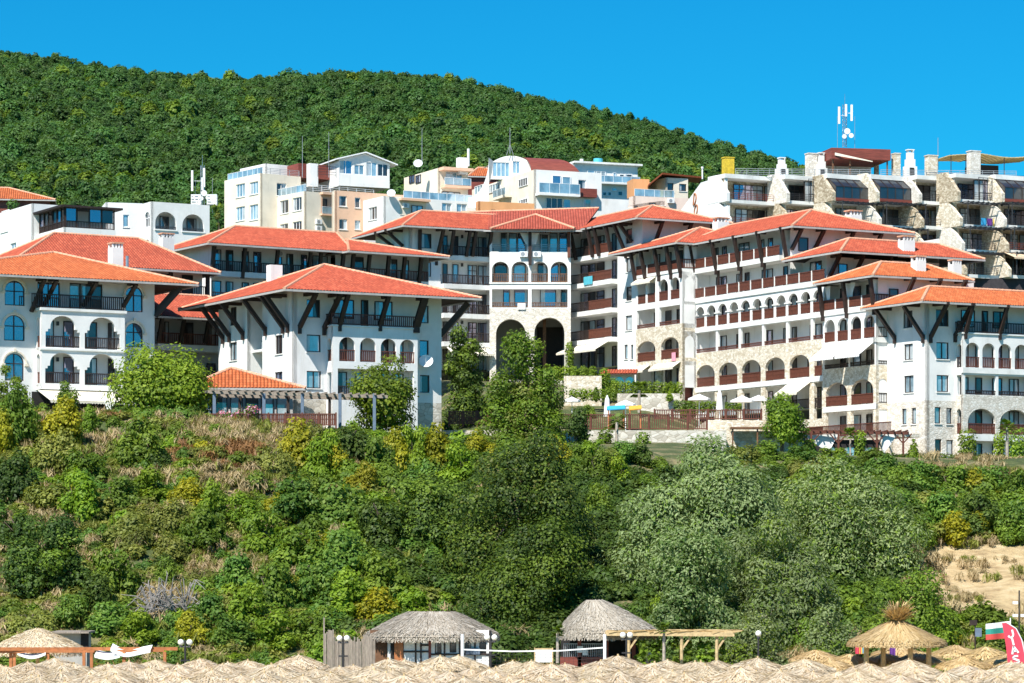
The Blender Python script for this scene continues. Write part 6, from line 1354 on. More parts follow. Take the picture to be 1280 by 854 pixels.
crown_tree('willow_tree', 'low dark willow under the large willow, above the flat straw roof', 'tree', 860, 660, 170, 166, ['leaf_willow', 'leaf_dark'], 16000, .18, 231, nl=46, low=.02, rk=(.1, .18), zb=1.4, weights=[.6, .4], **WK)
crown_tree('broadleaf_tree', 'round bright tree right behind the round straw pavilion', 'tree', 1138, 702, 112, 164, ['leaf_green', 'leaf_bright'], 7500, .20, 216, nl=30, low=.02, weights=[.6, .4], zb=1.2)
crown_tree('broadleaf_tree', 'small pale tree at the foot of the willows, left of the round straw pavilion', 'tree', 1040, 752, 80, 161, ['leaf_willow', 'leaf_green'], 3600, .18, 217, nl=18, low=.0, zb=.8)
crown_tree('broadleaf_tree', 'small pale tree beside the single globe lamp', 'tree', 935, 757, 110, 161, ['leaf_willow', 'leaf_bright'], 5200, .18, 218, nl=22, low=.0, weights=[.75, .25], zb=.8)
crown_tree('broadleaf_tree', 'dark tree low on the slope at the left edge', 'tree', 62, 640, 120, 176, ['leaf_dark', 'leaf_green'], 8500, .24, 219, nl=34, low=.0, rk=(.12, .2), weights=[.7, .3])
crown_tree('broadleaf_tree', 'tree beside the cream apartment block, by the slatted telecom mast', 'tree', 272, 255, 18, 350, ['leaf_olive', 'leaf_green'], 900, .34, 220, nl=10, low=.05)
crown_tree('broadleaf_tree', 'tree hiding part of the orange roof at the upper left', 'tree', 14, 246, 46, 366, ['leaf_forest'], 1200, .42, 221, nl=12, low=.05)

# shrubs of the cliff: kinds, then one entry each (photo x, top, width, height)
KIND = {'g': ('leaf_green', 'green'), 'd': ('leaf_dark', 'dark green'), 'b': ('leaf_bright', 'bright green'), 'y': ('leaf_yellow', 'yellow green'), 'o': ('leaf_olive', 'olive green'), 'v': ('leaf_vine', 'leafy')}
protos = {}
for i, (k, (mt, _)) in enumerate(KIND.items()):
    for v_ in range(2):
        bl = lumps(300 + i * 7 + v_, 2.1, 2.0, 1.7, 16, .32, .55, 0); r_ = thing('shrub', '', 'shrub', (0, 0, 0))
        o = bpy.data.objects.new('foliage', leafmesh('shrub_foliage', bl, 5200, .092, 330 + i * 5 + v_, mt, up=.4, shell=(.55, 1.08))); COL.objects.link(o); o.parent = r_
        m = MB(); trunk(m, (0, 0, 0), .9, .06, bl[:7], i + 1); m.build('stem', 'bark', r_); protos[k, v_] = r_
SH = [(20, 492, 62, 78, 'g'), (6, 520, 40, 60, 'y'), (82, 503, 62, 60, 'y'), (110, 512, 40, 44, 'b'), (70, 540, 62, 60, 'o'), (105, 560, 70, 56, 'g'), (178, 528, 72, 66, 'g'), (200, 560, 40, 40, 'd'), (150, 540, 34, 40, 'o'),
      (20, 575, 64, 62, 'd'), (58, 592, 70, 50, 'o'), (96, 596, 70, 60, 'b'), (150, 594, 60, 50, 'g'), (190, 590, 64, 46, 'b'), (232, 600, 56, 44, 'y'), (262, 606, 50, 60, 'b'), (215, 626, 62, 50, 'o'), (160, 640, 66, 44, 'o'), (255, 640, 66, 56, 'g'), (300, 620, 60, 46, 'b'), (20, 640, 60, 60, 'd'),
      (140, 680, 72, 76, 'g'), (170, 650, 50, 40, 'o'), (210, 668, 54, 44, 'o'), (118, 720, 60, 60, 'd'), (90, 742, 60, 48, 'v'), (40, 748, 70, 52, 'o'), (140, 752, 72, 48, 'v'), (175, 770, 60, 44, 'b'), (210, 700, 42, 40, 'g'), (255, 700, 44, 44, 'o'), (295, 690, 62, 66, 'v'), (340, 700, 72, 70, 'g'), (310, 735, 66, 56, 'b'), (262, 742, 60, 54, 'v'), (290, 772, 70, 46, 'v'), (345, 770, 70, 48, 'b'), (235, 768, 50, 44, 'y'), (385, 760, 66, 50, 'g'),
      (268, 528, 36, 26, 'g'), (345, 545, 50, 60, 'o'), (372, 530, 70, 70, 'y'), (408, 545, 60, 60, 'b'), (390, 525, 40, 40, 'o'), (440, 530, 64, 60, 'd'), (422, 560, 44, 46, 'y'), (470, 545, 60, 66, 'g'), (492, 540, 44, 60, 'y'), (515, 530, 44, 70, 'b'), (545, 535, 56, 66, 'y'), (560, 528, 36, 30, 'd'), (575, 560, 60, 60, 'b'), (600, 540, 44, 44, 'y'),
      (370, 595, 76, 66, 'v'), (425, 600, 82, 72, 'v'), (330, 640, 66, 60, 'b'), (375, 655, 76, 66, 'g'), (430, 660, 80, 72, 'v'), (475, 620, 76, 76, 'd'), (480, 690, 76, 70, 'g'), (430, 720, 76, 60, 'b'), (390, 700, 60, 60, 'v'), (470, 740, 70, 50, 'y'), (520, 740, 60, 46, 'b'), (350, 612, 44, 40, 'y'), (455, 580, 50, 46, 'y'),
      (715, 550, 46, 34, 'g'), (742, 547, 42, 36, 'b'), (778, 550, 44, 34, 'v'), (802, 556, 38, 28, 'd'), (692, 546, 38, 34, 'y'), (925, 549, 52, 30, 'o'), (962, 553, 58, 28, 'g'), (1000, 555, 54, 26, 'v'), (1040, 560, 48, 24, 'b'), (1090, 562, 54, 26, 'g'), (760, 558, 40, 28, 'o'), (745, 560, 56, 50, 'g'), (775, 575, 44, 44, 'b'), (750, 600, 44, 60, 'g'), (700, 556, 46, 34, 'y'), (812, 592, 40, 36, 'g'),
      (1010, 565, 50, 36, 'o'), (1060, 572, 60, 40, 'g'), (1105, 570, 62, 44, 'v'), (1150, 575, 66, 50, 'v'), (1195, 578, 66, 50, 'g'), (1240, 580, 66, 46, 'v'), (1275, 584, 56, 50, 'g'), (1222, 590, 50, 40, 'y'), (1130, 610, 60, 50, 'v'), (1175, 612, 66, 56, 'v'), (1225, 622, 72, 56, 'd'), (1270, 625, 60, 60, 'v'), (1168, 626, 30, 36, 'y'), (1190, 645, 54, 44, 'y'), (1225, 642, 44, 34, 'y'), (1268, 648, 50, 38, 'g'), (1150, 650, 44, 44, 'g'),
      (1080, 770, 46, 40, 'g'), (830, 745, 52, 60, 'b'), (800, 752, 44, 50, 'v'), (860, 740, 50, 50, 'g'), (1000, 770, 60, 50, 'g'), (1225, 782, 50, 26, 'b'), (1195, 790, 40, 22, 'y'), (1265, 775, 40, 30, 'g')]
REG = [(lambda x, y: y < 585 and x < 130, 'on the cliff edge below the two rows of stepped arches'), (lambda x, y: y < 585 and x < 240, 'on the cliff edge below the round bright tree'), (lambda x, y: y < 585 and x < 350, 'below the pergola on the dry bank'), (lambda x, y: y < 590 and x < 480, 'on the cliff edge below the pergola fence'), (lambda x, y: y < 620 and x < 640, 'below the pyramid roofed house'), (lambda x, y: y < 660 and x < 900, 'below the stone wall of the pool'), (lambda x, y: y < 630 and x > 950, 'below the hedge of the right corner house'), (lambda x, y: y < 700 and x > 950, 'above the bare sandy bank'), (lambda x, y: x > 1180, 'at the foot of the bare sandy bank'), (lambda x, y: x > 960, 'behind the round straw pavilion'), (lambda x, y: x > 700, 'behind the flat straw roof'),
       (lambda x, y: x < 130 and y < 700, 'high on the far left slope'), (lambda x, y: x < 130, 'at the slope foot behind the big straw parasol'), (lambda x, y: x < 260 and y < 700, 'halfway up the slope above the dead branches'), (lambda x, y: x < 310, 'around the tangle of dead branches'), (lambda x, y: y < 690, 'halfway up the slope below the pergola'), (lambda x, y: True, 'at the slope foot above the wooden palisade')]
ORD = ['first', 'second', 'third', 'fourth', 'fifth', 'sixth', 'seventh', 'eighth', 'ninth', 'tenth']
def series(items):
    """items: [(x, y, text, setter)]; says which one where several share the text"""
    by = {}
    for it in items: by.setdefault(it[2], []).append(it)
    for tx, l in by.items():
        l.sort(key=lambda q: q[0]); n = len(l)
        for i, it in enumerate(l): it[3](tx if n == 1 else tx + (', %s from the left' % ORD[i] if 0 < i < n - 1 else (', leftmost one' if i == 0 else ', rightmost one')))
items = []; first = set(); rs = random.Random(77)
for (px, yt, wp, hp, k) in SH:
    v_ = rs.randrange(2); q = hit(px, yt + hp * .86); s = sz(wp, q.y) / 2.1; hz = sz(hp, q.y) / 1.75; src = protos[k, v_]; sc = (s, s, hz * 1.05)
    if (k, v_) in first: o = dup(src, tuple(q - Vector((0, 0, .15))), rs.uniform(0, 6.28), sc)
    else: o = src; o.location = q - Vector((0, 0, .15)); o.rotation_euler = (0, 0, rs.uniform(0, 6.28)); o.scale = sc; first.add((k, v_))
    o['group'] = 'shrubs on the cliff'; tx = KIND[k][1] + (' tall' if hp > wp * 1.02 else (' low' if hp < wp * .72 else ' rounded')) + ' shrub ' + next(t_ for f_, t_ in REG if f_(px, yt + hp / 2)); items.append((px, yt, tx, lambda s_, o=o: o.__setitem__('label', s_)))
series(items)
for kk, o in protos.items():
    if kk not in first:
        for c in list(o.children): bpy.data.objects.remove(c)
        bpy.data.objects.remove(o)
for (px, yt, wp, hp, k, tx) in ((690, 498, 34, 34, 'b', 'bright shrub at the left end of the pool picket fence'), (640, 505, 30, 28, 'g', 'green shrub in the garden beside the pale green tree'), (765, 470, 26, 26, 'v', 'leafy shrub beside the small lean-to'), (825, 478, 36, 22, 'g', 'green shrub on the garden bank below the stone arches'), (860, 505, 22, 16, 'o', 'pale shrub behind the upper picket fence'), (905, 522, 30, 18, 'b', 'bright shrub on top of the beige terrace wall'), (955, 520, 26, 24, 'y', 'yellow green shrub beside the bushy green tree'), (735, 505, 22, 18, 'g', 'small shrub behind the pool picket fence')):
    q = hit(px, yt + hp, 245); s = sz(wp, q.y) / 2.1; o = dup(next(protos[kk] for kk in protos if kk[0] == k and kk in first), tuple(q), px, (s, s, sz(hp, q.y) / 1.6), tx, 'garden shrubs')
# tangle of dead branches
q = hit(212, 775); DB = thing('dead_bush', 'tangle of bare grey branches on the left slope', 'dead bush', tuple(q)); m = MB(); rr = random.Random(4)
for i in range(85):
    a = rr.uniform(.1, 3.0); L = rr.uniform(1.2, 3.0); p0 = q + Vector((rr.uniform(-1.2, 1.2), rr.uniform(-.6, .6), rr.uniform(0, .5))); p1 = p0 + Vector((math.cos(a) * L * .5, rr.uniform(-.9, .2), abs(math.sin(a)) * L * .75)); p2 = p1 + Vector((math.cos(a) * .7 + rr.uniform(-.4, .4), rr.uniform(-.5, .2), rr.uniform(-.8, .3))); m.tube(p0, p1, .05, .03, 5); m.tube(p1, p2, .03, .012, 5)
m.build('branches', 'dead_wood', DB)

# hedges and clipped shrubs
def hedge(label, px0, px1, yt, yb, Y, mat='leaf_green', dep=.9, n=None, group=None, size=.12, Y1=None):
    Y1 = Y if Y1 is None else Y1; a, c = P(px0, yb, Y), P(px1, yb, Y1); h = P(px0, yt, Y).z - a.z; L = (c - a).length; d = (c - a).normalized(); r = np.random.default_rng(int(px0 * 7 + px1)); n = n or int((L * h * 2 + L * dep) * 170)
    k = max(3, int(L / (h * .5))); bl = []
    for i in range(k):
        for j in (.15, .42, .7): bl.append((d.x * L * (i + .5) / k, d.y * L * (i + .5) / k, h * j, h * .34))
    me = leafmesh('hedge', bl, n, size, int(px0), mat, shell=(.7, 1.02), up=.3); o = bpy.data.objects.new('hedge', me); COL.objects.link(o); o.location = a
    return tag(o, label, 'hedge', group)
hedge('long clipped hedge along the cliff edge in front of the orange roofed house', 26, 228, 514, 526, 219.5, ['leaf_green', 'leaf_dark'])
hedge('clipped hedge on the terrace edge of the right corner house', 1010, 1300, 566, 584, 242, ['leaf_green', 'leaf_dark'], Y1=246)
hedge('ivy like hedge hanging over the beige garden wall', 690, 746, 458, 478, 272, ['leaf_green', 'leaf_bright'])
hedge('low hedge at the foot of the beige garden wall', 712, 770, 486, 500, 265, ['leaf_bright', 'leaf_green'])
hedge('long hedge below the left end of the arcaded wing', 762, 853, 476, 494, 270, ['leaf_bright', 'leaf_green'], Y1=272)
hedge('hedge behind the white garden parasol in front of the arcaded wing', 862, 896, 501, 514, 266, ['leaf_bright', 'leaf_green'])
hedge('short hedge between two white parasols in front of the arcaded wing', 906, 928, 503, 513, 264, ['leaf_bright', 'leaf_green'])
hedge('row of leafy plants behind the pool fence, under the left white garden parasol', 842, 866, 500, 514, 264, ['leaf_green', 'leaf_dark'])
def thuja(label, px, yt, yb, wp, Y, cone=False, mat='leaf_bright', group='clipped thujas', name='thuja'):
    a = P(px, yb, Y); h = P(px, yt, Y).z - a.z; w_ = sz(wp, Y); root = thing(name, label, 'thuja', tuple(a), group); k = max(3, int(h / (w_ * .35)))
    bl = [(0, 0, h * (i + .5) / k, w_ * (.5 if not cone else .55 * (1.08 - i / k))) for i in range(k)]; o = bpy.data.objects.new('crown', leafmesh('thuja_crown', bl, int(260 + h * w_ * 230), .15, int(px), [mat, 'leaf_green'], weights=[.6, .4], shell=(.75, 1.04), flat=1.1)); COL.objects.link(o); o.parent = root
    m = MB(); m.tube(a - Vector((0, 0, .3)), a + Vector((0, 0, h * .7)), .08, .03, 6); m.build('trunk', 'bark', root); return root
thuja('tall column thuja beside the right portal arch', 712, 431, 468, 11, 280)
thuja('bushy thuja beside the blue arcade windows', 756, 464, 490, 15, 270)
thuja('round topped thuja under the palm of the pool wall', 757, 541, 575, 19, 236)
thuja('round thuja in front of the pool wall, above the large willow', 803, 546, 582, 20, 236)
thuja('small round thuja at the foot of the dark pergola', 1013, 553, 574, 15, 241.5)
thuja('bright column thuja beside the palm of the dark pergola', 1075, 543, 582, 16, 241)
thuja('pointed thuja in front of the stone corner', 1142, 548, 580, 17, 242, True)
thuja('rounded thuja in front of the stone arcade', 1209, 543, 580, 24, 243)
thuja('rounded thuja behind the right palm', 1272, 543, 580, 26, 244)
thuja('rounded thuja left of the right palm', 1249, 545, 580, 15, 244.5)
thuja('tiny pointed cypress between the garden hedges', 745, 484, 499, 8, 264, True)
thuja('tiny pointed cypress on the grey retaining wall', 837, 488, 499, 7, 266, True)
def palm(label, px, yt, yb, wp, Y, group='small palms'):
    a = P(px, yb, Y); top = P(px, yt, Y).z; R_ = sz(wp, Y) / 2; h = top - a.z - R_ * .35; root = thing('palm_tree', label, 'palm', tuple(a), group); m = MB(); tr_ = .15 if wp > 24 else .09; m.tube(a - Vector((0, 0, .3)), a + Vector((0, 0, h)), tr_, tr_ * .8, 8); m.build('trunk', 'pale_bark', root); c = a + Vector((0, 0, h)); rr = random.Random(int(px)); m = MB()
    for i in range(26):
        an = rr.uniform(0, 6.28); el = rr.uniform(-.6, 1.1); d = Vector((math.cos(an) * math.cos(el), math.sin(an) * math.cos(el), math.sin(el))); e = c + d * R_ * .62; sd_ = d.cross(Vector((0, 0, 1))).normalized(); up = sd_.cross(d)
        m.tube(c, e, .025, .015, 4)
        for j in range(9): b_ = (j - 4) / 4 * 1.15; q = e + (d * math.cos(b_) + sd_ * math.sin(b_)) * R_ * .5 - Vector((0, 0, R_ * .12 * abs(b_))); s2 = sd_ * .42 * R_; m.poly([e - s2 * .4, e + s2 * .4, q])
    o = m.build('crown', 'leaf_green', root); at = o.data.attributes.new('tone', 'FLOAT', 'FACE'); at.data.foreach_set('value', [rr.random() for _ in o.data.polygons]); return root
palm('palm with drooping fronds in front of the pool wall', 771, 523, 562, 28, 237)
palm('palm on the garden bank behind the white parasol', 799, 483, 512, 28, 262)
palm('palm in front of the dark pergola with white drapes', 1063, 540, 584, 22, 241.2)
palm('palm on the right edge in front of the stone arcade', 1259, 530, 590, 25, 240)
palm('young palm in front of the right thatched hut', 697, 786, 822, 22, 154)
palm('young palm in front of the flat straw roof', 830, 783, 824, 24, 153.4)

# ---- terraces, walls, fences
m = MB(); a, c = P(553, 540, 240), P(905, 540, 240); zt_ = P(700, 538, 240).z
m.box3((a.x, 240, 13), Vector((c.x - a.x + .2, 0, 0)), Vector((0, 22, 0)), Vector((0, 0, zt_ - 13))); o = m.build('pool_terrace_wall', 'rubble_stone', loc=(a.x, 240, 13)); tag(o, 'grey rubble stone wall carrying the pool terrace', 'wall')
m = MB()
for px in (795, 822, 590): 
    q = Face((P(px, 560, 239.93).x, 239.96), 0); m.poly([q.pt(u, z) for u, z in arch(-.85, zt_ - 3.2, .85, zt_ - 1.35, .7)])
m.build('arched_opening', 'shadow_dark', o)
m = MB(); zt2 = P(930, 525, 243).z; a2, c2 = P(884, 540, 243.2), P(1003, 540, 243.2); m.box3((a2.x, 243.2, 13), Vector((c2.x - a2.x, 0, 0)), Vector((0, 18, 0)), Vector((0, 0, zt2 - 13))); o = m.build('garden_wall', 'beige_stone', loc=(a2.x, 243.2, 13)); tag(o, 'beige stone terrace wall below the arcaded wing', 'wall')
m = MB(); m.box3(P(912, 537, 243) + Vector((0, -1.6, 0)), Vector((4.4, 0, 0)), Vector((0, 1.6, 0)), Vector((0, 0, .16)))
for u in (.1, 2.2, 4.2): m.box3(Vector((P(912, 537, 243).x + u, 241.6, 14)), Vector((.12, 0, 0)), Vector((0, .12, 0)), Vector((0, 0, P(912, 537, 243).z - 14)))
o = m.build('canopy', 'brown_wood', loc=(P(912, 537, 243).x, 241.6, 15)); tag(o, 'low brown wooden canopy against the beige terrace wall', 'canopy')
def fence(label, px0, px1, yt, yb, Y, st='b', mat='red_wood', Y1=None, group=None, parts=3):
    Y1 = Y if Y1 is None else Y1; a, c = P(px0, yb, Y), P(px1, yb, Y1); d = c - a; L = d.to_2d().length; f_ = Face(a.xy, math.atan2(d.y, d.x)); root = thing('wooden_fence', label, 'fence', (a.x, a.y, a.z), group); h = P(px0, yt, Y).z - a.z
    for i in range(parts): rail(root, f_, L * i / parts + .05, L * (i + 1) / parts - .05, a.z, h, 0, st, mat, 'fence_panel')
    for i in range(parts + 1): post(root, f_, L * i / parts, a.z - .2, a.z + h + .08, .12, 0, mat, 'fence_post')
    return root
fence('dark red wooden fence on the left part of the pool wall', 561, 614, 514, 531, 240.3, 'p', parts=3)
fence('brown picket fence along the pool wall', 690, 884, 518, 537.5, 240.3, 'b', parts=8)
fence('upper brown picket fence of the terrace below the arcaded wing', 818, 952, 512, 525, 243.5, 'b', parts=6)
fence('red board fence under the pergola', 230, 420, 517, 533, 218.8, 'p', parts=9)
m = MB(); a = P(705, 492, 268); c = P(752, 492, 268); m.box3((a.x, 268, 18), Vector((c.x - a.x, 0, 0)), Vector((0, 1, 0)), Vector((0, 0, P(705, 470, 268).z - 18))); o = m.build('garden_wall', 'beige_stone', loc=(a.x, 268, 18)); tag(o, 'beige garden wall with greenery hanging over it', 'wall')
m = MB(); a = P(772, 500, 266.5); c = P(850, 500, 266.5); m.box3((a.x, 266.5, 17), Vector((c.x - a.x, 0, 0)), Vector((0, .8, 0)), Vector((0, 0, P(780, 492, 266.5).z - 17))); o = m.build('garden_wall', 'rubble_stone', loc=(a.x, 266.5, 17)); tag(o, 'low grey retaining wall behind the garden palm', 'wall')
# arcade lean-to with the small red roof
LT = thing('garden_pavilion', 'small lean-to with a red tiled edge and blue white windows, left of the arcaded wing', 'pavilion', tuple(P(758, 492, 284))); q = Face(P(756, 492, 284).xy, math.radians(-8)); lz0, lz1 = 22, P(770, 468, 284).z; lw = q.uz(793, 480)[0]
m = MB(); wall(m, q, rect(0, lz0, lw, lz1), [arch(.9, lz0 + 1, 1.9, lz1 - .25, .5), arch(2.0, lz0 + 1, 2.9, lz1 - .25, .5)], .2); m.build('wall', 'white_stucco', LT); m = MB(); m.quad(q.pt(.7, lz0, -.25), q.pt(lw, lz0, -.25), q.pt(lw, lz1, -.25), q.pt(.7, lz1, -.25)); m.build('window', 'glass_pale', LT)
roof(LT, [[q.pt(-.4, lz1, .7), q.pt(lw + .3, lz1, .7), q.pt(lw + .3, lz1 + .5, -.8), q.pt(-.4, lz1 + .5, -.8)]])
# the restaurant house with the low orange roof
RS = thing('garden_restaurant', 'low restaurant with a bright orange hipped roof behind the pergola', 'restaurant', tuple(P(300, 520, 227))); L_ = Loc(P(233, 500, 224.6).xy, math.radians(6)); zr_ = P(300, 485, 225).z
hiproof(RS, L_, 0, 0, 9.4, 4.4, zr_, 3.5, 2.2, 3.6, 2.2, P(289, 460.6, 227).z, 'orange_tile')
m = MB(); shellbox(m, L_, .8, .9, 8.4, 4.1, 17.6, zr_ + .2, skip='t'); m.build('wall', 'grey_plaster', RS); q = Face(L_.p(0, .87).xy, math.radians(6))
for i, o_ in enumerate('cdcdpc'): window(RS, q, (1.0 + i * 1.22, 18.2, 2.0 + i * 1.22, 20.4), o_, off=.03)
# pergola
PG = thing('pergola', 'long weathered pergola on dark posts looking blue where lit along the cliff edge', 'pergola', tuple(P(350, 528, 220))); zt_ = P(350, 492, 219.6).z; A_, B_ = P(267, 490, 219.4), P(480, 497, 219.8); zg = 17.9
for px, mt in ((268, 'slate_blue'), (330, 'slate_blue'), (378, 'slate_blue'), (425, 'slate_blue'), (468, 'slate_blue')):  # dark brown posts; the blue of their lit side is put into the colour
    a = P(px, 520, 219.5); m = MB(); m.box((a.x, 219.5, (zg + zt_) / 2 - .6), .24, .24, zt_ - zg + 1.2); m.build('post', mt, PG)
for px in (232, 300, 360, 412): a = P(px, 520, 223.2); m = MB(); m.box((a.x, 223.2, (zg + zt_) / 2 - .2), .22, .22, zt_ - zg + .4); m.build('post', 'dark_wood', PG)
m = MB(); m.beam((A_.x - .3, 219.4, zt_ + .1), (B_.x + .3, 219.7, zt_ - .25), .2, .24); m.build('front_beam', 'grey_wood', PG)
a2 = P(218, 490, 223.4); m = MB(); m.beam((a2.x, 223.4, zt_ + .1), (B_.x + 1, 223.4, zt_ - .25), .2, .24); m.beam((a2.x, 223.4, zt_ + .14), (A_.x - .2, 219.4, zt_ + .14), .22, .2); m.build('back_beam', 'grey_wood', PG)
for i in range(22): 
    t_ = i / 21; x0 = A_.x + (B_.x - A_.x) * t_; m = MB(); m.beam((x0, 219.0, zt_ + .26 - .35 * t_), (x0 - 1.6 + .8 * t_, 223.8, zt_ + .30 - .35 * t_), .12, .14); m.build('rafter', 'grey_wood', PG)
def flowers(label, px, y, Y, r, mat, seed, n=260):
    a = P(px, y, Y); root = thing('flower_bush', label, 'flowers', tuple(a), 'flowers under the pergola'); bl = lumps(seed, r * 2, r * 1.4, r * 1.4, 6, r * .3, r * .5)
    for nm, mt, k, sz_ in (('leaves', 'leaf_green', n, .12), ('blossoms', mat, int(n * .8), .13)): o = bpy.data.objects.new(nm, leafmesh('flower_' + nm, bl, k, sz_, seed + k, mt, elong=1.1, shell=(.8, 1.1))); COL.objects.link(o); o.parent = root
flowers('pink flowers spilling over the left end of the board fence', 282, 524, 218.4, .75, 'flower_pink', 1); flowers('pale pink flowers over the board fence, right of the red ones', 310, 522, 218.4, .95, 'flower_pink', 2); flowers('bright red flowers on the board fence', 292, 527, 218.2, .38, 'flower_red', 3, 120)
# the white branched stand under the awning
WS = P(136, 516, 222); m = MB()
for dx, dz in ((-.5, 1.3), (-.1, 1.5), (.35, 1.4), (.6, 1.0), (-.3, .9)): m.tube(WS, WS + Vector((dx * .5, 0, dz * .55)), .06, .05, 6); m.tube(WS + Vector((dx * .5, 0, dz * .55)), WS + Vector((dx, 0, dz)), .05, .03, 6)
o = m.build('branch_ornament', 'white_paint', loc=tuple(WS)); tag(o, 'white branched ornament under the cream awning', 'ornament')
# dark pergola with white drapes on the right
PR = thing('pergola', 'dark red pergola with white drapes beside the stone corner', 'pergola', tuple(P(1070, 575, 246))); zt_ = P(1070, 542, 246).z
for px in (1014, 1048, 1096, 1129): a = P(px, 540, 245); m = MB(); m.box((a.x, 245, zt_ - 1.7), .16, .16, 3.4); [m.beam((a.x, 245, zt_ - .9), (a.x + s_ * .75, 245, zt_ - .05), .1, .1) for s_ in (-1, 1)]; m.build('post', 'red_wood', PR)
m = MB(); m.beam(P(1006, 540, 245), P(1136, 542, 245), .14, .2); m.beam(P(1006, 539, 248) , P(1136, 541, 248), .14, .2); m.build('beam', 'red_wood', PR)
for i in range(16): x0 = P(1008 + i * 8.4, 540, 245).x; m = MB(); m.beam((x0, 244.6, zt_ + .2), (x0, 248.4, zt_ + .2), .09, .12); m.build('rafter', 'red_wood', PR)
for pts in (((1002, 544), (1048, 543), (1036, 565), (1030, 562)), ((1100, 543), (1122, 543), (1110, 560), (1104, 568))):
    m = MB(); q4 = [P(x, y, 245.2 + .25 * (i % 2)) for i, (x, y) in enumerate(pts)]; m.quad(*q4); m.build('drape', 'white_cloth', PR)
q = Face(P(1000, 560, 248.6).xy, 0.0); m = MB(); m.quad(q.pt(.5, 14.5), q.pt(7.6, 14.5), q.pt(7.6, 17.8), q.pt(.5, 17.8)); m.build('back_wall', 'shadow_dark', PR)  # near-black sheet, shade beneath the pergola put into its colour
for u in (2.6, 3.8, 5.6): window(PR, q, (u, 15.2, u + 1.0, 17.2), 'p', off=.03)
# parasols and play things of the pool
def parasol(label, px, yt, Y, wp, closed=False, hh=2.5, group='white parasols of the pool garden'):
    p = P(px, yt, Y); hh = max(2.0, p.z - max(18.2, gz_(p.x, Y) if Y > 262 else 0)); root = thing('garden_parasol', label, 'parasol', (p.x, Y, p.z - hh), group); m = MB(); m.tube((p.x, Y, p.z - hh), (p.x, Y, p.z), .04); m.build('pole', 'white_metal', root); m = MB(); R_ = sz(wp, Y) / 2
    if closed: m.tube(p - Vector((0, 0, 1.9)), p - Vector((0, 0, .4)), .32, .2, 10); m.tube(p - Vector((0, 0, .4)), p, .2, .03, 10)
    else:
        ring = [p + Vector((R_ * math.cos(i * PI / 4), R_ * math.sin(i * PI / 4), -R_ * .42)) for i in range(8)]
        for i in range(8): a, c = ring[i], ring[(i + 1) % 8]; m.poly([p, a, c]); m.quad(a, a - Vector((0, 0, .16)), c - Vector((0, 0, .16)), c)
    m.build('canopy', 'white_cloth', root)
parasol('open white parasol beside the pale green tree', 715, 496, 256, 21); parasol('open white parasol above the blue and orange pool things', 782, 500, 254, 26); parasol('open white parasol in front of the low hedge', 874, 492.5, 262, 28); parasol('open white parasol right of the closed white one', 928, 494.5, 258, 30); parasol('white parasol half hidden behind the bushy green tree', 948, 494, 262, 26)
parasol('closed white parasol by the pool fence', 759, 494, 252, 8, True); parasol('closed white parasol between two hedges', 899.5, 487, 255, 8, True)
def slide(px, py, w_, h, mat, label, name='play_roof', cat='play equipment', Y=250):
    a = P(px, py, Y); root = thing(name, label, cat, (a.x, Y, a.z - 1.6), 'pool playground'); m = MB(); m.box3(a + Vector((-w_ / 2, -.6, 0)), Vector((w_, 0, .1)), Vector((0, .6, h)), Vector((0, 0, .06))); m.box3(a + Vector((-w_ / 2, 0, h)), Vector((w_, 0, .1)), Vector((0, .6, -h)), Vector((0, 0, .06))); m.build('canopy', mat, root)
    m = MB()
    for s_ in (-.42, .42): m.box(a + Vector((s_ * w_, 0, -.8)), .1, .1, 1.6)
    m.build('post', 'orange_wood', root)
slide(770, 513, 1.6, .3, 'blue_cloth', 'small play tower with a bright blue roof by the pool fence'); slide(794, 513, 1.1, .3, 'orange_cloth', 'small play tower with an orange roof by the pool fence')
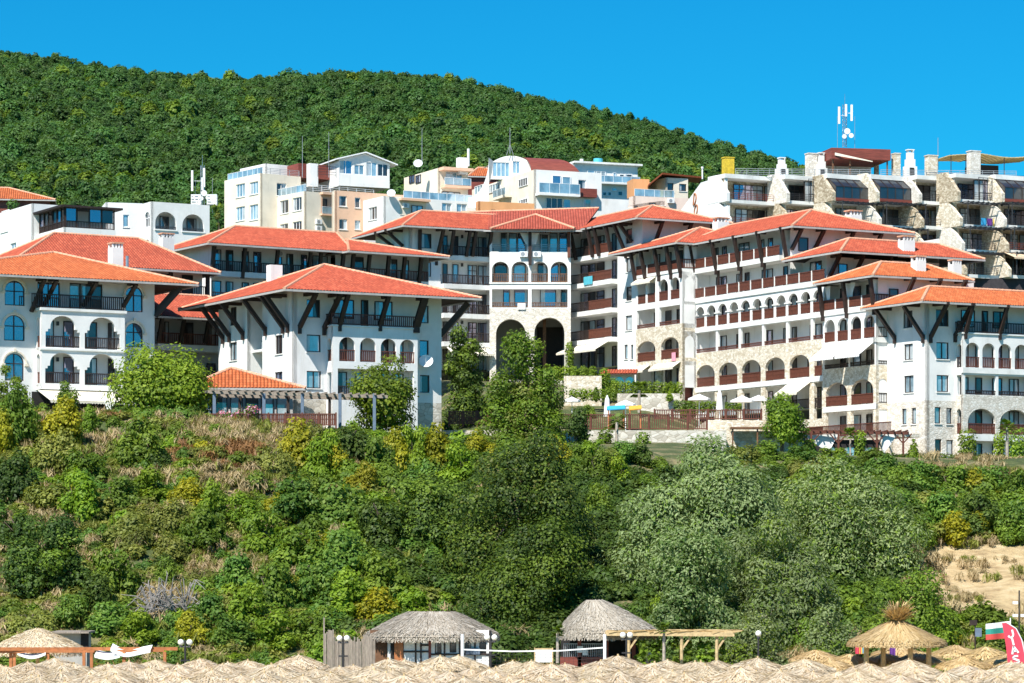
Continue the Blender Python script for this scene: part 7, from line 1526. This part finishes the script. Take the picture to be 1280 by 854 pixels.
# ------------------------------------------------------------------ the beach
def strawmesh(name, W0, D0, W1, D1, H_, n, ln, wd, seed, mat, fringe=.35, ex=1.0, pw=1.0, base=True, ragged=.02, shift=0.0):
    """thatch: hipped or conical shell from half sizes W0 x D0 at the eave to W1 x D1 at height H, covered with straw laid down the slope and hanging at the eave"""
    r = np.random.default_rng(seed)
    def S(a, t):
        ca, sa = np.cos(a), np.sin(a); e = 2.0 / ex; k = (np.abs(ca) ** e + np.abs(sa) ** e) ** (-1 / e); w_ = W0 + (W1 - W0) * t; d = D0 + (D1 - D0) * t; return np.stack([k * ca * w_ + shift * t, k * sa * d, H_ * t ** pw], -1)
    a = r.uniform(0, 2 * PI, n); t0 = r.uniform(-.02, 1.0, n) ** .8 if W1 > .5 else 1 - np.sqrt(r.uniform(0, 1, n)); t0 = np.clip(t0, 0, .985); slope = math.hypot(H_, W0 - W1)
    dt = ln / slope * r.uniform(.6, 1.3, n); t1 = np.maximum(t0 - dt, -.0); p0 = S(a, t0); p1 = S(a + r.normal(0, ragged, n), np.maximum(t1, 0)); hang = np.clip(dt - t0, 0, 9) * slope
    p1[:, 2] -= np.minimum(hang, fringe) * r.uniform(.5, 1.2, n); p0[:, 2] += r.uniform(.0, .05, n); p1[:, 2] += r.uniform(.0, .09, n) * np.where(hang > 0, 0, 1)
    out = np.stack([np.cos(a), np.sin(a), np.zeros(n)], -1); p1 += out * (r.uniform(-.02, .06, n))[:, None]
    sd_ = np.cross(p1 - p0, out + np.array([0, 0, .6])); sd_ /= np.linalg.norm(sd_, axis=1)[:, None] + 1e-9; sd_ *= (wd * r.uniform(.5, 1.3, n))[:, None]
    v = np.empty((n, 4, 3)); v[:, 0] = p0 - sd_ * .8; v[:, 1] = p0 + sd_ * .8; v[:, 2] = p1 + sd_; v[:, 3] = p1 - sd_
    vv = v.reshape(-1, 3).tolist(); ff = [(4 * i, 4 * i + 1, 4 * i + 2, 4 * i + 3) for i in range(n)]; tone = list(np.clip(.55 + r.normal(size=n) * .30, 0, 1))
    if base:
        k = len(vv); na, nt_ = 28, 5
        for j in range(nt_ + 1):
            for i in range(na): q = S(np.array([2 * PI * i / na]), np.array([j / nt_]))[0]; vv.append((q[0], q[1], q[2] - .03))
        for j in range(nt_):
            for i in range(na): i2 = (i + 1) % na; ff.append((k + j * na + i, k + j * na + i2, k + (j + 1) * na + i2, k + (j + 1) * na + i)); tone.append(.4)
        ff.append(tuple(k + nt_ * na + i for i in range(na))); tone.append(.4)
    me = bpy.data.meshes.new(name); me.from_pydata(vv, [], ff); at = me.attributes.new('tone', 'FLOAT', 'FACE'); at.data.foreach_set('value', np.array(tone, dtype=np.float32)); me.materials.append(MATS[mat]); return me
def add(me, name, parent, loc=(0, 0, 0), rz=0.0):
    o = bpy.data.objects.new(name, me); COL.objects.link(o); o.parent = parent; o.location = Vector(loc); o.rotation_euler = (0, 0, rz); return o
# rows of straw parasols
um = []
for k in range(4):
    r_ = thing('straw_parasol', 'pale straw parasol in the crowded rows along the bottom of the beach', 'parasol', (0, 0, 0), 'straw parasols in rows'); add(strawmesh('straw_canopy', 1.5, 1.5, .06, .06, .62, 1700, .5, .017, 500 + k, 'straw', .3, ragged=.16), 'canopy', r_, (0, 0, 2.02))
    m = MB(); m.tube((0, 0, -.3), (0, 0, 2.7), .06, .05, 8); m.build('pole', 'pale_wood', r_); um.append(r_)
rp = random.Random(31); cnt = 0; Y = 112.5; row = 0
while Y < 144:
    half = 665 / FPX * Y; x = -half + (row % 2) * 1.15 + rp.uniform(-.2, .2)
    while x < half:
        px = 640 + x / Y * FPX
        k = rp.randrange(4); z = rp.uniform(-.20, .16) + (-.10 if Y > 140 and px > 960 else 0); yy = Y + rp.uniform(-.35, .35); s = rp.uniform(.94, 1.05)
        if cnt < 4: o = um[cnt]; o.location = (x, yy, z); o.rotation_euler = (rp.uniform(-.03, .03), rp.uniform(-.03, .03), rp.uniform(0, 6.28))
        else: o = dup(um[k], (x, yy, z), rp.uniform(0, 6.28), s); o.rotation_euler = (rp.uniform(-.035, .035), rp.uniform(-.035, .035), rp.uniform(0, 6.28))
        cnt += 1; x += 2.5 + rp.uniform(-.22, .3)
    Y += 3.25; row += 1
# flatter golden parasols behind the round pavilion
gp = thing('straw_parasol', '', 'parasol', (0, 0, 0), 'golden parasols behind the pavilion'); add(strawmesh('gold_canopy', 1.5, 1.5, .05, .05, .55, 900, .5, .03, 540, 'gold_straw', .15), 'canopy', gp, (0, 0, 2.05)); m = MB(); m.tube((0, 0, -.5), (0, 0, 2.5), .06); m.build('pole', 'pale_wood', gp)
items = []
for i, (px, yt, Y) in enumerate(((1035, 822, 147), (1062, 817, 152), (1105, 816, 153), (1122, 806, 157), (1150, 814, 153), (1195, 806, 156), (1232, 808, 155), (1205, 820, 148), (1262, 816, 150), (1020, 812, 156))):
    p = P(px, yt, Y); o = gp if i == 0 else dup(gp, (0, 0, 0)); o.location = (p.x, Y, p.z - 2.6); o.rotation_euler = (0, 0, i * 1.3); items.append((px, yt, 'flat golden straw parasol ' + ('behind the pavilion posts' if 1055 < px < 1165 else ('left of the pavilion' if px < 1055 else 'between the pavilion and the red banner')), lambda s_, o=o: o.__setitem__('label', s_)))
series(items)
# hut 1
H1 = thing('thatched_hut', 'white plastered hut with dark beams and a wide grey thatched roof', 'hut', tuple(P(540, 830, 158))); c = P(540, 793.5, 158)
add(strawmesh('thatch', 3.75, 2.9, 1.25, .4, P(540, 764, 158).z - c.z, 11000, .7, .02, 560, 'old_thatch', .3, .78, .92, ragged=.05), 'thatched_roof', H1, (c.x - H1['_o'][0], 0, c.z - H1['_o'][2] - .02))
q = Face(P(452, 820, 156).xy, 0.0); U = lambda px: q.uz(px, 810)[0]; zt_ = c.z + .3; z0 = -.2
m = MB(); hs = [arch(U(543.5), q.uz(550, 817)[1], U(552), q.uz(550, 800)[1], .35), rect(U(562), q.uz(565, 816)[1], U(570.5), q.uz(565, 803)[1]), rect(U(581), q.uz(580, 817)[1], U(589), q.uz(580, 801)[1]), rect(U(599), q.uz(600, 817)[1], U(608), q.uz(600, 801)[1])]
wall(m, q, rect(U(484.5), z0, U(613), zt_), hs, .2); shellbox(m, Loc(q.pt(U(484.5), 0).xy, 0), 0, .21, U(613) - U(484.5), 4.2, z0, zt_, skip='ft'); m.build('wall', 'white_stucco', H1)
for h in hs:
    u0, u1 = min(p[0] for p in h), max(p[0] for p in h); za, zb = min(p[1] for p in h), max(p[1] for p in h); window(H1, q, (u0, za, u1, zb), 'd', off=-.1, mull=0)
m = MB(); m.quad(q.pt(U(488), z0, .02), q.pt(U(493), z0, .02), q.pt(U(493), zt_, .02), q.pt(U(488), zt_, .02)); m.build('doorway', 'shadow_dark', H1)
m = MB(); m.box3(q.pt(U(493), z0, .02), q.d * (U(504) - U(493)), q.n * .07, Vector((0, 0, zt_ - .35 - z0))); m.build('door', 'orange_wood', H1)
for px in (504, 520, 526.5, 537, 556, 575, 594, 612.5): m = MB(); m.box3(q.pt(U(px) - .06, z0, 0), q.d * (.14 if px in (537, 575) else .09), q.n * .06, Vector((0, 0, zt_ - z0))); m.build('timber_post', 'rust_red' if px == 537 else 'dark_wood', H1)
for a, c_, y in ((504, 537, 814.5), (526.5, 537, 806.5), (537, 613, 818)): m = MB(); m.box3(q.pt(U(a), q.uz(550, y)[1] - .05, .01), q.d * (U(c_) - U(a)), q.n * .045, Vector((0, 0, .1))); m.build('timber_beam', 'dark_wood', H1)
m = MB(); m.box3(q.pt(U(582), q.uz(590, 818)[1], .12), q.d * (U(600) - U(582)), q.n * .06, Vector((0, 0, .35))); m.build('banner', 'slate_blue', H1)
m = MB(); m.box3(q.pt(U(462), z0, -.6), q.d * (U(484) - U(462)), q.n * .1, Vector((0, 0, zt_ - z0))); m.build('dark_screen', 'brown_wood', H1)
# palisade
PA = thing('palisade', 'weathered grey wooden palisade left of the plastered hut', 'fence', tuple(P(430, 825, 155))); rr = random.Random(6); a, c = P(405, 800, 155), P(470, 800, 155); n = 34
m = MB()
for i in range(n):
    x = a.x + (c.x - a.x) * i / n; h = 3.35 + rr.uniform(-.15, .25) + (1.0 if i == 0 else (.35 if i < 7 else 0)); m.box((x, 155 + rr.uniform(-.05, .05), h / 2 - .1), .075, .05, h, 0, rr.uniform(-.3, .3))
m.build('boards', 'grey_wood', PA)
# hut 2 with its bar
H2 = thing('thatched_hut', 'open beach bar under a tall grey thatched roof, right of the huge tree', 'hut', tuple(P(762, 830, 158))); c = P(763, 788.5, 158.5)
add(strawmesh('thatch', 2.75, 2.6, .45, .4, P(745, 749, 158).z - c.z, 9000, .7, .02, 570, 'old_thatch', .4, .8, .88, ragged=.05, shift=-.75), 'thatched_roof', H2, (c.x - H2['_o'][0] - .15, .2, c.z - H2['_o'][2] - .02))
q = Face(P(700, 820, 157).xy, 0.0); U = lambda px: q.uz(px, 810)[0]
m = MB(); m.box3(q.pt(0.1, -.1, -3.5), q.d * (U(800)), q.n * .1, Vector((0, 0, 3.4))); m.build('back_wall', 'shadow_dark', H2)  # near-black wall carries the shade of the bar interior in its colour
m = MB(); m.box3(q.pt(0, -.1, -.3), q.d * (U(756) - 0), q.n * .3, Vector((0, 0, 2.3))); m.build('counter', 'rust_red', H2)
for px in (722, 756, 790): m = MB(); m.box3(q.pt(U(px), -.1, -.2), q.d * .2, q.n * .2, Vector((0, 0, 3.6))); m.build('post', 'rust_red', H2)
m = MB()
for i in range(22): u = .2 + i * .105; m.box3(q.pt(u, 2.2, -.1), q.d * .03, q.n * .03, Vector((0, 0, .75)))
m.box3(q.pt(.2, 2.9, -.12), q.d * 2.4, q.n * .05, Vector((0, 0, .05))); m.build('bar_railing', 'grey_metal', H2)
m = MB(); m.box3(q.pt(U(721), 2.45, .05), q.d * .35, q.n * .03, Vector((0, 0, .35))); m.box3(q.pt(U(728), 2.3, .06), q.d * .3, q.n * .03, Vector((0, 0, .3))); m.build('notice_board', 'white_paint', H2)
# flat straw canopy with climbing plants
FC = thing('straw_canopy', 'long flat straw canopy with climbing plants, right of the beach bar', 'canopy', tuple(P(838, 830, 155.5))); a, c = P(757, 792, 155), P(918, 793, 155); m = MB(); m.box3((a.x, 155, a.z - .12), Vector((c.x - a.x, 0, c.z - a.z)), Vector((0, 2.6, 0)), Vector((0, 0, .24))); o = m.build('roof', 'pale_wood', FC)
rr = np.random.default_rng(3); n = 900; xs = rr.uniform(a.x, c.x, n); m = MB()
for x in xs: y = 155 + rr.uniform(-.06, 2.0); L = rr.uniform(.3, .7); z = a.z + .13 + rr.uniform(0, .05); m.quad((x, y, z), (x + L, y + rr.uniform(-.05, .05), z), (x + L, y, z - .03), (x, y, z - .03 - rr.uniform(0, .15)))
o2 = m.build('straw', 'gold_straw', o); at = o2.data.attributes.new('tone', 'FLOAT', 'FACE'); at.data.foreach_set('value', rr.uniform(0, 1, len(o2.data.polygons)).astype(np.float32))
for px in (786, 852, 896): b_ = P(px, 800, 155.2); m = MB(); m.tube((b_.x, 155.2, -.2), (b_.x, 155.2, a.z), .09); m.beam((b_.x, 155.2, a.z - .9), (b_.x + .55, 155.2, a.z - .1), .1, .1); m.build('post', 'pale_wood', FC)
for i, (px, w_) in enumerate(((802, 14), (818, 16), (846, 14), (860, 9), (876, 12), (888, 10), (904, 8))):
    b_ = P(px, 826, 155.6); bl = [(rp.uniform(-.12, .12), rp.uniform(-.15, .15), .3 + 2.6 * j / 7, sz(w_, 155) * .5) for j in range(8)]; r_ = thing('climbing_plant', ['bushy', 'broad', 'pale', 'thin', 'dense', 'trailing', 'sparse'][i] + ' climbing plant under the flat straw canopy, ' + (ORD[i] + ' from the left' if 0 < i < 6 else ('leftmost one' if i == 0 else 'rightmost one')), 'plant', (b_.x, b_.y, 0), 'climbing plants under the straw canopy'); add(leafmesh('climber', bl, 420, .17, 590 + i, ['leaf_bright', 'leaf_green'], shell=(.5, 1.05)), 'foliage', r_)
# double globe lamps
def glamp(label, px, y, Y, two=True, dx=5.4):
    p = P(px, y, Y); root = thing('globe_lamp', label, 'street lamp', (p.x, Y, 0), 'globe lamps of the beach'); m = MB(); m.tube((p.x, Y, -.1), (p.x, Y, p.z + .1), .065, .05); e = sz(dx, Y)
    if two: m.tube((p.x - e, Y, p.z - .24), (p.x + e, Y, p.z - .24), .035); m.box((p.x, Y, p.z - .95), .5, .1, .08)
    m.build('pole', 'dark_metal', root)
    for s_ in ((-1, 1) if two else (0,)):
        m = MB(); m.sphere((p.x + s_ * e, Y, p.z), .165, 14); m.build('globe', 'globe_white', root, smooth=True); m = MB(); m.tube((p.x + s_ * e, Y, p.z - .26), (p.x + s_ * e, Y, p.z - .15), .1, .07, 10); m.build('globe_holder', 'dark_metal', root)
glamp('lamp with two white globes in front of the cliff, right of the orange beams', 231.5, 803, 149); glamp('lamp with two white globes in front of the palisade', 429, 798, 152, dx=4.6); glamp('lamp with two white globes at the right end of the plastered hut', 613.5, 797, 152, dx=4.6); glamp('lamp with two white globes in front of the beach bar', 783, 794, 152, dx=4.4); glamp('lamp with a single white globe in front of the pale willow', 948, 792, 152, False)
# volleyball net
VN = thing('beach_net', 'sagging white beach net strung between two thick white posts', 'net', tuple(P(667, 830, 150))); za = P(578, 793, 150).z
for px in (578, 756): b_ = P(px, 800, 150); m = MB(); m.tube((b_.x, 150, -.2), (b_.x, 150, za + .0), .085); m.build('post', 'white_paint', VN)
m = MB(); pts = [P(578, 812, 150), P(592, 812.5, 150), P(640, 814.3, 150), P(700, 813.5, 150), P(756, 809.5, 150)]
for p0, p1 in zip(pts, pts[1:]): m.beam(p0, p1, .03, .07)
m.build('top_tape', 'white_cloth', VN); m = MB()
for p0, p1 in zip(pts, pts[1:]):
    for j in range(5): m.tube(p0 - Vector((0, 0, .18 * (j + 1))), p1 - Vector((0, 0, .18 * (j + 1))), .006, n=4)
    for j in range(10): a = p0.lerp(p1, j / 10); m.tube(a, a - Vector((0, 0, .9)), .006, n=4)
m.build('netting', 'dark_metal', VN)
WB = thing('notice_board', 'plain white board in a pale frame between the two thatched huts', 'board', tuple(P(680, 825, 151))); q = Face(P(668, 825, 151).xy, 0); b_ = q.R(669, 812, 690, 828); m = MB(); m.box3(q.pt(b_[0], b_[1]), q.d * (b_[2] - b_[0]), q.n * .04, Vector((0, 0, b_[3] - b_[1]))); m.build('panel', 'white_paint', WB); m = MB()
for u in (b_[0] - .06, b_[2]): m.box3(q.pt(u, 0), q.d * .06, q.n * .06, Vector((0, 0, b_[3] + .1)))
m.box3(q.pt(b_[0], b_[3]), q.d * (b_[2] - b_[0]), q.n * .05, Vector((0, 0, .07))); m.build('frame', 'pale_wood', WB)
# left: big straw parasol, orange beam frame, hammocks, kiosk
LP = thing('straw_shelter', 'big pale straw shelter behind the orange beams at the left edge', 'shelter', tuple(P(47, 830, 149))); c = P(47, 812, 149); add(strawmesh('big_canopy', 2.45, 2.3, .12, .12, P(47, 785, 149).z - c.z, 5500, .5, .018, 600, 'straw', .3, pw=.9, ragged=.1), 'canopy', LP, (0, 0, c.z - LP['_o'][2])); m = MB(); m.tube((c.x, 149, -.2), (c.x, 149, c.z + .9), .1); m.build('pole', 'pale_wood', LP)
OF = thing('beam_frame', 'orange painted timber frame with crossbeams at the left edge of the beach', 'wooden frame', tuple(P(100, 835, 146))); m = MB(); m.beam(P(-30, 811.5, 146), P(222, 811, 147.5), .16, .17); m.beam(P(-30, 815.2, 146.2), P(118, 814.3, 146.6), .12, .12); m.beam(P(145, 813.8, 146.6), P(205, 813.4, 147), .12, .12); m.build('beam', 'orange_wood', OF)
for px in (13.5, 18, 60, 105, 114.5, 155, 206): b_ = P(px, 815, 146.5); m = MB(); m.box((b_.x, 146.5, b_.z / 2), .15, .15, b_.z); m.build('post', 'orange_wood', OF)
for i, (x0, x1, y0, sag) in enumerate(((22, 57, 816, .2), (118, 150, 819, .12), (138, 188, 811, .25))):
    a, c = P(x0, y0, 146.3), P(x1, y0 + (2 if i == 2 else 0), 146.3); m = MB(); n = 12
    for k in range(n):
        def hp(t): return a.lerp(c, t) - Vector((0, 0, sag * math.sin(PI * t) + (.06 if i == 2 else 0) * math.sin(2 * PI * t)))
        p0, p1 = hp(k / n), hp((k + 1) / n); wv = Vector((0, .9, .25)); m.quad(p0, p1, p1 + wv, p0 + wv); m.quad(p0 - Vector((0, 0, .12)), p1 - Vector((0, 0, .12)), p1, p0)
    o = m.build('sun_sail', 'white_cloth', loc=tuple(a)); tag(o, ['white cloth sling below the straw shelter', 'white cloth sling hanging lowest under the orange beams', 'white cloth billowing up through the orange beams'][i], 'sail', 'white cloths on the beam frame')
KI = thing('beach_kiosk', 'small dark kiosk with a thin flat roof behind the big straw shelter', 'kiosk', tuple(P(90, 825, 156))); a, c = P(66, 791.5, 156), P(113, 791.5, 156); m = MB(); m.box3((a.x, 155.4, a.z), Vector((c.x - a.x, 0, 0)), Vector((0, 2.4, 0)), Vector((0, 0, .1))); m.build('roof', 'grey_wood', KI); m = MB(); m.box3((a.x + .1, 156, 0), Vector((c.x - a.x - .3, 0, 0)), Vector((0, 1.6, 0)), Vector((0, 0, a.z))); m.build('wall', 'concrete', KI); b_ = P(101, 800, 155.9); m = MB(); m.box3((b_.x, 155.9, b_.z - .5), Vector((.42, 0, 0)), Vector((0, .08, 0)), Vector((0, 0, 1.0))); m.build('hatch', 'shadow_dark', KI)
# round pavilion with its tuft
RP = thing('straw_pavilion', 'round golden straw pavilion with a bushy straw tuft on top', 'pavilion', tuple(P(1121, 832, 150))); c = P(1121, 803, 150); add(strawmesh('gold_thatch', 2.62, 2.5, .25, .25, P(1121, 774, 150).z - c.z, 5200, .9, .022, 610, 'gold_straw', .2, pw=1.12), 'thatched_roof', RP, (0, 0, c.z - RP['_o'][2]))
m = MB(); r_ = random.Random(8); p = P(1121, 777, 150)
for i in range(620):
    an = r_.uniform(0, 6.28); el = r_.uniform(-.05, 1.0); L = r_.uniform(.5, 1.0); d = Vector((math.cos(an) * math.cos(el), math.sin(an) * math.cos(el), math.sin(el))); a = p + Vector((d.x * .16, d.y * .16, r_.uniform(-.1, .35))); e = a + d * L * (.9 if r_.random() < .8 else 1.15) + Vector((.1, 0, .05)); s2 = d.cross(Vector((0, 0, 1))).normalized() * .028; m.quad(a - s2 * .5, a + s2 * .5, e + s2, e - s2)
for i in range(60): an = r_.uniform(0, 6.28); a = p + Vector((math.cos(an) * .2, math.sin(an) * .2, .25)); e = a + Vector((math.cos(an) * .22, math.sin(an) * .22, -.65)); s2 = Vector((-math.sin(an), math.cos(an), 0)) * .05; m.quad(a - s2, a + s2, e + s2 * .6, e - s2 * .6)
o = m.build('straw_tuft', 'gold_straw', RP); at = o.data.attributes.new('tone', 'FLOAT', 'FACE'); at.data.foreach_set('value', [r_.uniform(0, .9) for _ in o.data.polygons])
for px, dy in ((1083, 0), (1104, 1.4), (1138, -1.0), (1161, .2)): b_ = P(px, 805, 150 + dy); m = MB(); m.tube((b_.x, 150 + dy, -.1), (b_.x, 150 + dy, c.z + .1), .145, .135, 12); m.build('post', 'pale_wood', RP)
for i, (px, y, mt, nm) in enumerate(((1069, 806, 'red_cloth', 'red'), (1074, 806, 'yellow_cloth', 'yellow'), (1078, 805.5, 'blue_cloth', 'blue'), (1112, 808, 'purple_cloth', 'dark purple'))):
    a = P(px, y, 155.2); m = MB()
    for k in range(4): m.quad(a + Vector((.08 * k, .03 * (k % 2), -.5)), a + Vector((.08 * (k + 1), .03 * ((k + 1) % 2), -.5)), a + Vector((.08 * (k + 1), .03 * ((k + 1) % 2), .05)), a + Vector((.08 * k, .03 * (k % 2), .05)))
    o = m.build('hanging_towel', mt, loc=tuple(a)); tag(o, nm + ' cloth hanging behind the posts of the round pavilion', 'towel', 'cloths behind the pavilion')
# flag and banner
FL_ = thing('flag', 'white, green and red striped flag beside the red banner', 'flag', tuple(P(1262, 835, 148))); p = P(1263, 776, 148); m = MB(); m.tube((p.x, 148, 0), (p.x, 148, p.z + .15), .03); m.build('pole', 'white_metal', FL_)
corner = [(1263, 776.5), (1232, 780), (1236, 800), (1261, 798)]
for k, mt in enumerate(('white_cloth', 'green_cloth', 'flag_red')):
    m = MB(); n = 10
    for i in range(n):
        def fp(t, s_): a = P(1263 - 31 * t, 776.5 + 3.5 * t + (21.5 - 1.5 * t) * s_, 148); return a + Vector((0, .14 * math.sin(t * 6), 0))
        m.quad(fp(i / n, (k + 1) / 3), fp((i + 1) / n, (k + 1) / 3), fp((i + 1) / n, k / 3), fp(i / n, k / 3))
    m.build('flag_stripe', mt, FL_, smooth=True)
BN = thing('beach_banner', 'tall red feather banner with white letters at the right edge', 'banner', tuple(P(1262, 850, 146))); YB = 146.0
def BP(x, y, o=0.0): return P(x, y, YB) + Vector((0, -o, 0))
lft = [(1252.5, 779), (1255, 792), (1257.5, 808), (1259, 822), (1260.5, 840)]; rgt = [(1258, 778.5), (1270, 786), (1277, 800), (1281, 818), (1284, 840)]; m = MB()
for (a, c), (d_, e_) in zip(zip(lft, lft[1:]), zip(rgt, rgt[1:])): m.quad(BP(*c), BP(*e_), BP(*d_), BP(*a)); m.quad(BP(*a, -.02), BP(*d_, -.02), BP(*e_, -.02), BP(*c, -.02))
m.build('cloth', 'red_cloth', BN); m = MB(); [m.tube(BP(a[0] + .3, a[1], 0), BP(c[0] + .3, c[1], 0), .03) for a, c in zip(rgt, rgt[1:])]; m.build('pole', 'white_metal', BN)
GLY = {'J': [[(.1, .35), (.25, .05), (.6, .05), (.8, .3), (.8, 1)]], 'I': [[(.5, 0), (.5, 1)]], 'A': [[(.05, 0), (.5, 1), (.95, 0)], [(.25, .35), (.75, .35)]], 'S': [[(.1, .1), (.7, .02), (.9, .25), (.5, .5), (.12, .75), (.35, .98), (.9, .9)]]}
m = MB()
for ch, cx, cy in (('J', 1263.5, 792.5), ('I', 1266, 802), ('A', 1268, 812.5), ('S', 1270, 824.5)):
    for st_ in GLY[ch]:
        for (x0, y0), (x1, y1) in zip(st_, st_[1:]):
            def gp_(x, y): ux, uy = (x - .5) * 9.0, -(y - .5) * 9.4; an = math.radians(-14); return BP(cx + ux * math.cos(an) - uy * math.sin(an), cy + ux * math.sin(an) + uy * math.cos(an), .02)
            m.beam(gp_(x0, y0), gp_(x1, y1), .10, .012, up=(0, 1, 0))
m.build('lettering', 'white_paint', BN)
SG = thing('sign_post', 'small dark signs on a post in front of the bare sandy bank', 'sign', tuple(P(1219, 812, 157))); p = P(1219, 790, 157); m = MB(); m.tube((p.x, 157, 0), (p.x, 157, P(1218, 776, 157).z), .04); m.build('post', 'dark_wood', SG); m = MB(); a = P(1212, 782, 156.9); m.box3(a, Vector((.42, 0, .03)), Vector((0, .04, 0)), Vector((0, 0, .28))); m.build('sign_panel', 'dark_wood', SG); m = MB(); a = P(1219, 796, 156.9); m.box3(a, Vector((.36, 0, 0)), Vector((0, .04, 0)), Vector((0, 0, .48))); m.build('lower_panel', 'slate_blue', SG)
SL = thing('flood_lamp', 'dark pole with two white floodlights on the right edge', 'lamp', tuple(P(1274, 800, 158))); p = P(1274, 738, 158); m = MB(); m.tube((p.x, 158, .2), (p.x, 158, p.z), .05, .04); m.build('pole', 'dark_metal', SL)
for px, y in ((1269, 753.5), (1269, 769.5), (1279, 769.5)): a = P(px, y, 157.9); m = MB(); m.box(a, .28, .16, .15); m.build('lamp_head', 'white_paint', SL)
# a person by the canopy
def person(loc, face):
    """standing figure, one skinned body"""
    J = {'pel': (0, 0, .95), 'che': (0, .01, 1.28), 'nec': (0, .02, 1.46), 'hed': (0, 0, 1.60), 'top': (0, 0, 1.70), 'ls': (-.18, .02, 1.40), 'rs': (.18, .02, 1.40), 'le': (-.25, .02, 1.13), 're': (.25, .0, 1.13), 'lh': (-.24, -.10, .90), 'rh': (.22, -.16, .94), 'lhp': (-.10, 0, .90), 'rhp': (.10, 0, .90), 'lk': (-.11, -.02, .50), 'rk': (.12, -.03, .50), 'la': (-.11, .02, .08), 'ra': (.13, .02, .08), 'lt': (-.12, -.14, .04), 'rt': (.15, -.14, .04)}
    R_ = {'pel': .15, 'che': .15, 'nec': .06, 'hed': .095, 'top': .07, 'ls': .065, 'rs': .065, 'le': .045, 're': .045, 'lh': .035, 'rh': .035, 'lhp': .10, 'rhp': .10, 'lk': .06, 'rk': .06, 'la': .042, 'ra': .042, 'lt': .035, 'rt': .035}
    E_ = ['pel che', 'che nec', 'nec hed', 'hed top', 'che ls', 'ls le', 'le lh', 'che rs', 'rs re', 're rh', 'pel lhp', 'lhp lk', 'lk la', 'la lt', 'pel rhp', 'rhp rk', 'rk ra', 'ra rt']
    ks = list(J); me = bpy.data.meshes.new('person'); me.from_pydata([J[k] for k in ks], [tuple(ks.index(x) for x in e.split()) for e in E_], []); o = bpy.data.objects.new('person', me); COL.objects.link(o); o.location = loc; o.rotation_euler = (0, 0, face)
    md = o.modifiers.new('skin', 'SKIN'); 
    for i, k in enumerate(ks): me.skin_vertices[0].data[i].radius = (R_[k], R_[k]); me.skin_vertices[0].data[i].use_root = (k == 'pel')
    o.modifiers.new('sub', 'SUBSURF').levels = 1; me.materials.append(MATS['skin']); md.use_smooth_shade = True
    tag(o, 'person in a white sun hat and pale shirt beside the climbing plants', 'person'); o['_o'] = list(loc)
    m = MB(); L = Vector(loc); m.tube(L + Vector((0, 0, 1.66)), L + Vector((0, 0, 1.78)), .115, .085, 14); m.tube(L + Vector((0, 0, 1.64)), L + Vector((0, 0, 1.67)), .19, .12, 16); m.build('sun_hat', 'white_cloth', o)
    m = MB(); m.tube(L + Vector((0, .01, .92)), L + Vector((0, .01, 1.36)), .19, .185, 14, cap=False); m.tube(L + Vector((0, .01, 1.36)), L + Vector((0, .02, 1.47)), .185, .08, 14, cap=False)
    for s_ in (-1, 1): m.tube(L + Vector((s_ * .16, .02, 1.42)), L + Vector((s_ * .235, .02, 1.2)), .085, .075, 10, cap=False)
    m.build('shirt', 'pink_stucco', o)
    m = MB()
    for s_ in (-1, 1): m.tube(L + Vector((s_ * .09, 0, .97)), L + Vector((s_ * .115, -.02, .48)), .125, .09, 12, cap=False)
    m.build('shorts', 'slate_blue', o)
    for s_ in (-1, 1):
        m = MB(); h0 = Vector(J['lh' if s_ < 0 else 'rh']) + L; d = Vector((0, -.25, -1)).normalized(); m.beam(h0, h0 + d * .09, .035, .075, up=(1, 0, 0))
        for f_ in range(4): a = h0 + d * .085 + Vector((0, (f_ - 1.5) * .02, 0)); b_ = a + d * (.04 + .008 * (f_ in (1, 2))); m.tube(a, b_, .009, .008, 6); m.tube(b_, b_ + (d + Vector((-s_ * .5, 0, 0))).normalized() * .035, .008, .006, 6)
        a = h0 + d * .03 + Vector((0, -.035, 0)); m.tube(a, a + Vector((-s_ * .02, -.045, -.03)), .011, .009, 6); m.build('hand', 'skin', o)
    m = MB(); 
    for s_ in (-1, 1): m.sphere(L + Vector((s_ * .034, -.088, 1.605)), .011, 8)
    m.build('eyes', 'shadow_dark', o); m = MB(); m.tube(L + Vector((0, -.09, 1.60)), L + Vector((0, -.118, 1.565)), .01, .017, 6); m.build('nose', 'skin', o); m = MB(); m.box(L + Vector((0, -.09, 1.535)), .05, .012, .012); m.build('mouth', 'rust_red', o)
p = P(812, 816, 157.6); person((p.x, 157.6, p.z - 1.78), .5)

# a few towels drying on the balconies
for px, y0, y1, w_, mt, fc_, of, tx in ((652, 379, 387, 10, 'white_cloth', fc, .12, 'white towel over the rail above the stone portal'), (735, 346.5, 355, 11, 'turquoise_paint', fr2, .9, 'turquoise towel on a balcony right of the stone portal'), (842, 441, 451, 5, 'pink_cloth', fl_, .1, 'pink towel over a board railing in a stone arch of the wing')):
    u0, z1 = fc_.uz(px - w_ / 2, y0, of); u1, z0 = fc_.uz(px + w_ / 2, y1, of); m = MB(); n = 6
    for i in range(n): a, c = u0 + (u1 - u0) * i / n, u0 + (u1 - u0) * (i + 1) / n; oa, oc = of + .03 * (i % 2), of + .03 * ((i + 1) % 2); m.quad(fc_.pt(a, z0, oa), fc_.pt(c, z0, oc), fc_.pt(c, z1, oc), fc_.pt(a, z1, oa)); m.quad(fc_.pt(a, z1, oa), fc_.pt(c, z1, oc), fc_.pt(c, z1 + .01, of - .12), fc_.pt(a, z1 + .01, of - .12))
    tag(m.build('towel', mt, loc=tuple(fc_.pt(u0, z0, of))), tx, 'towel')
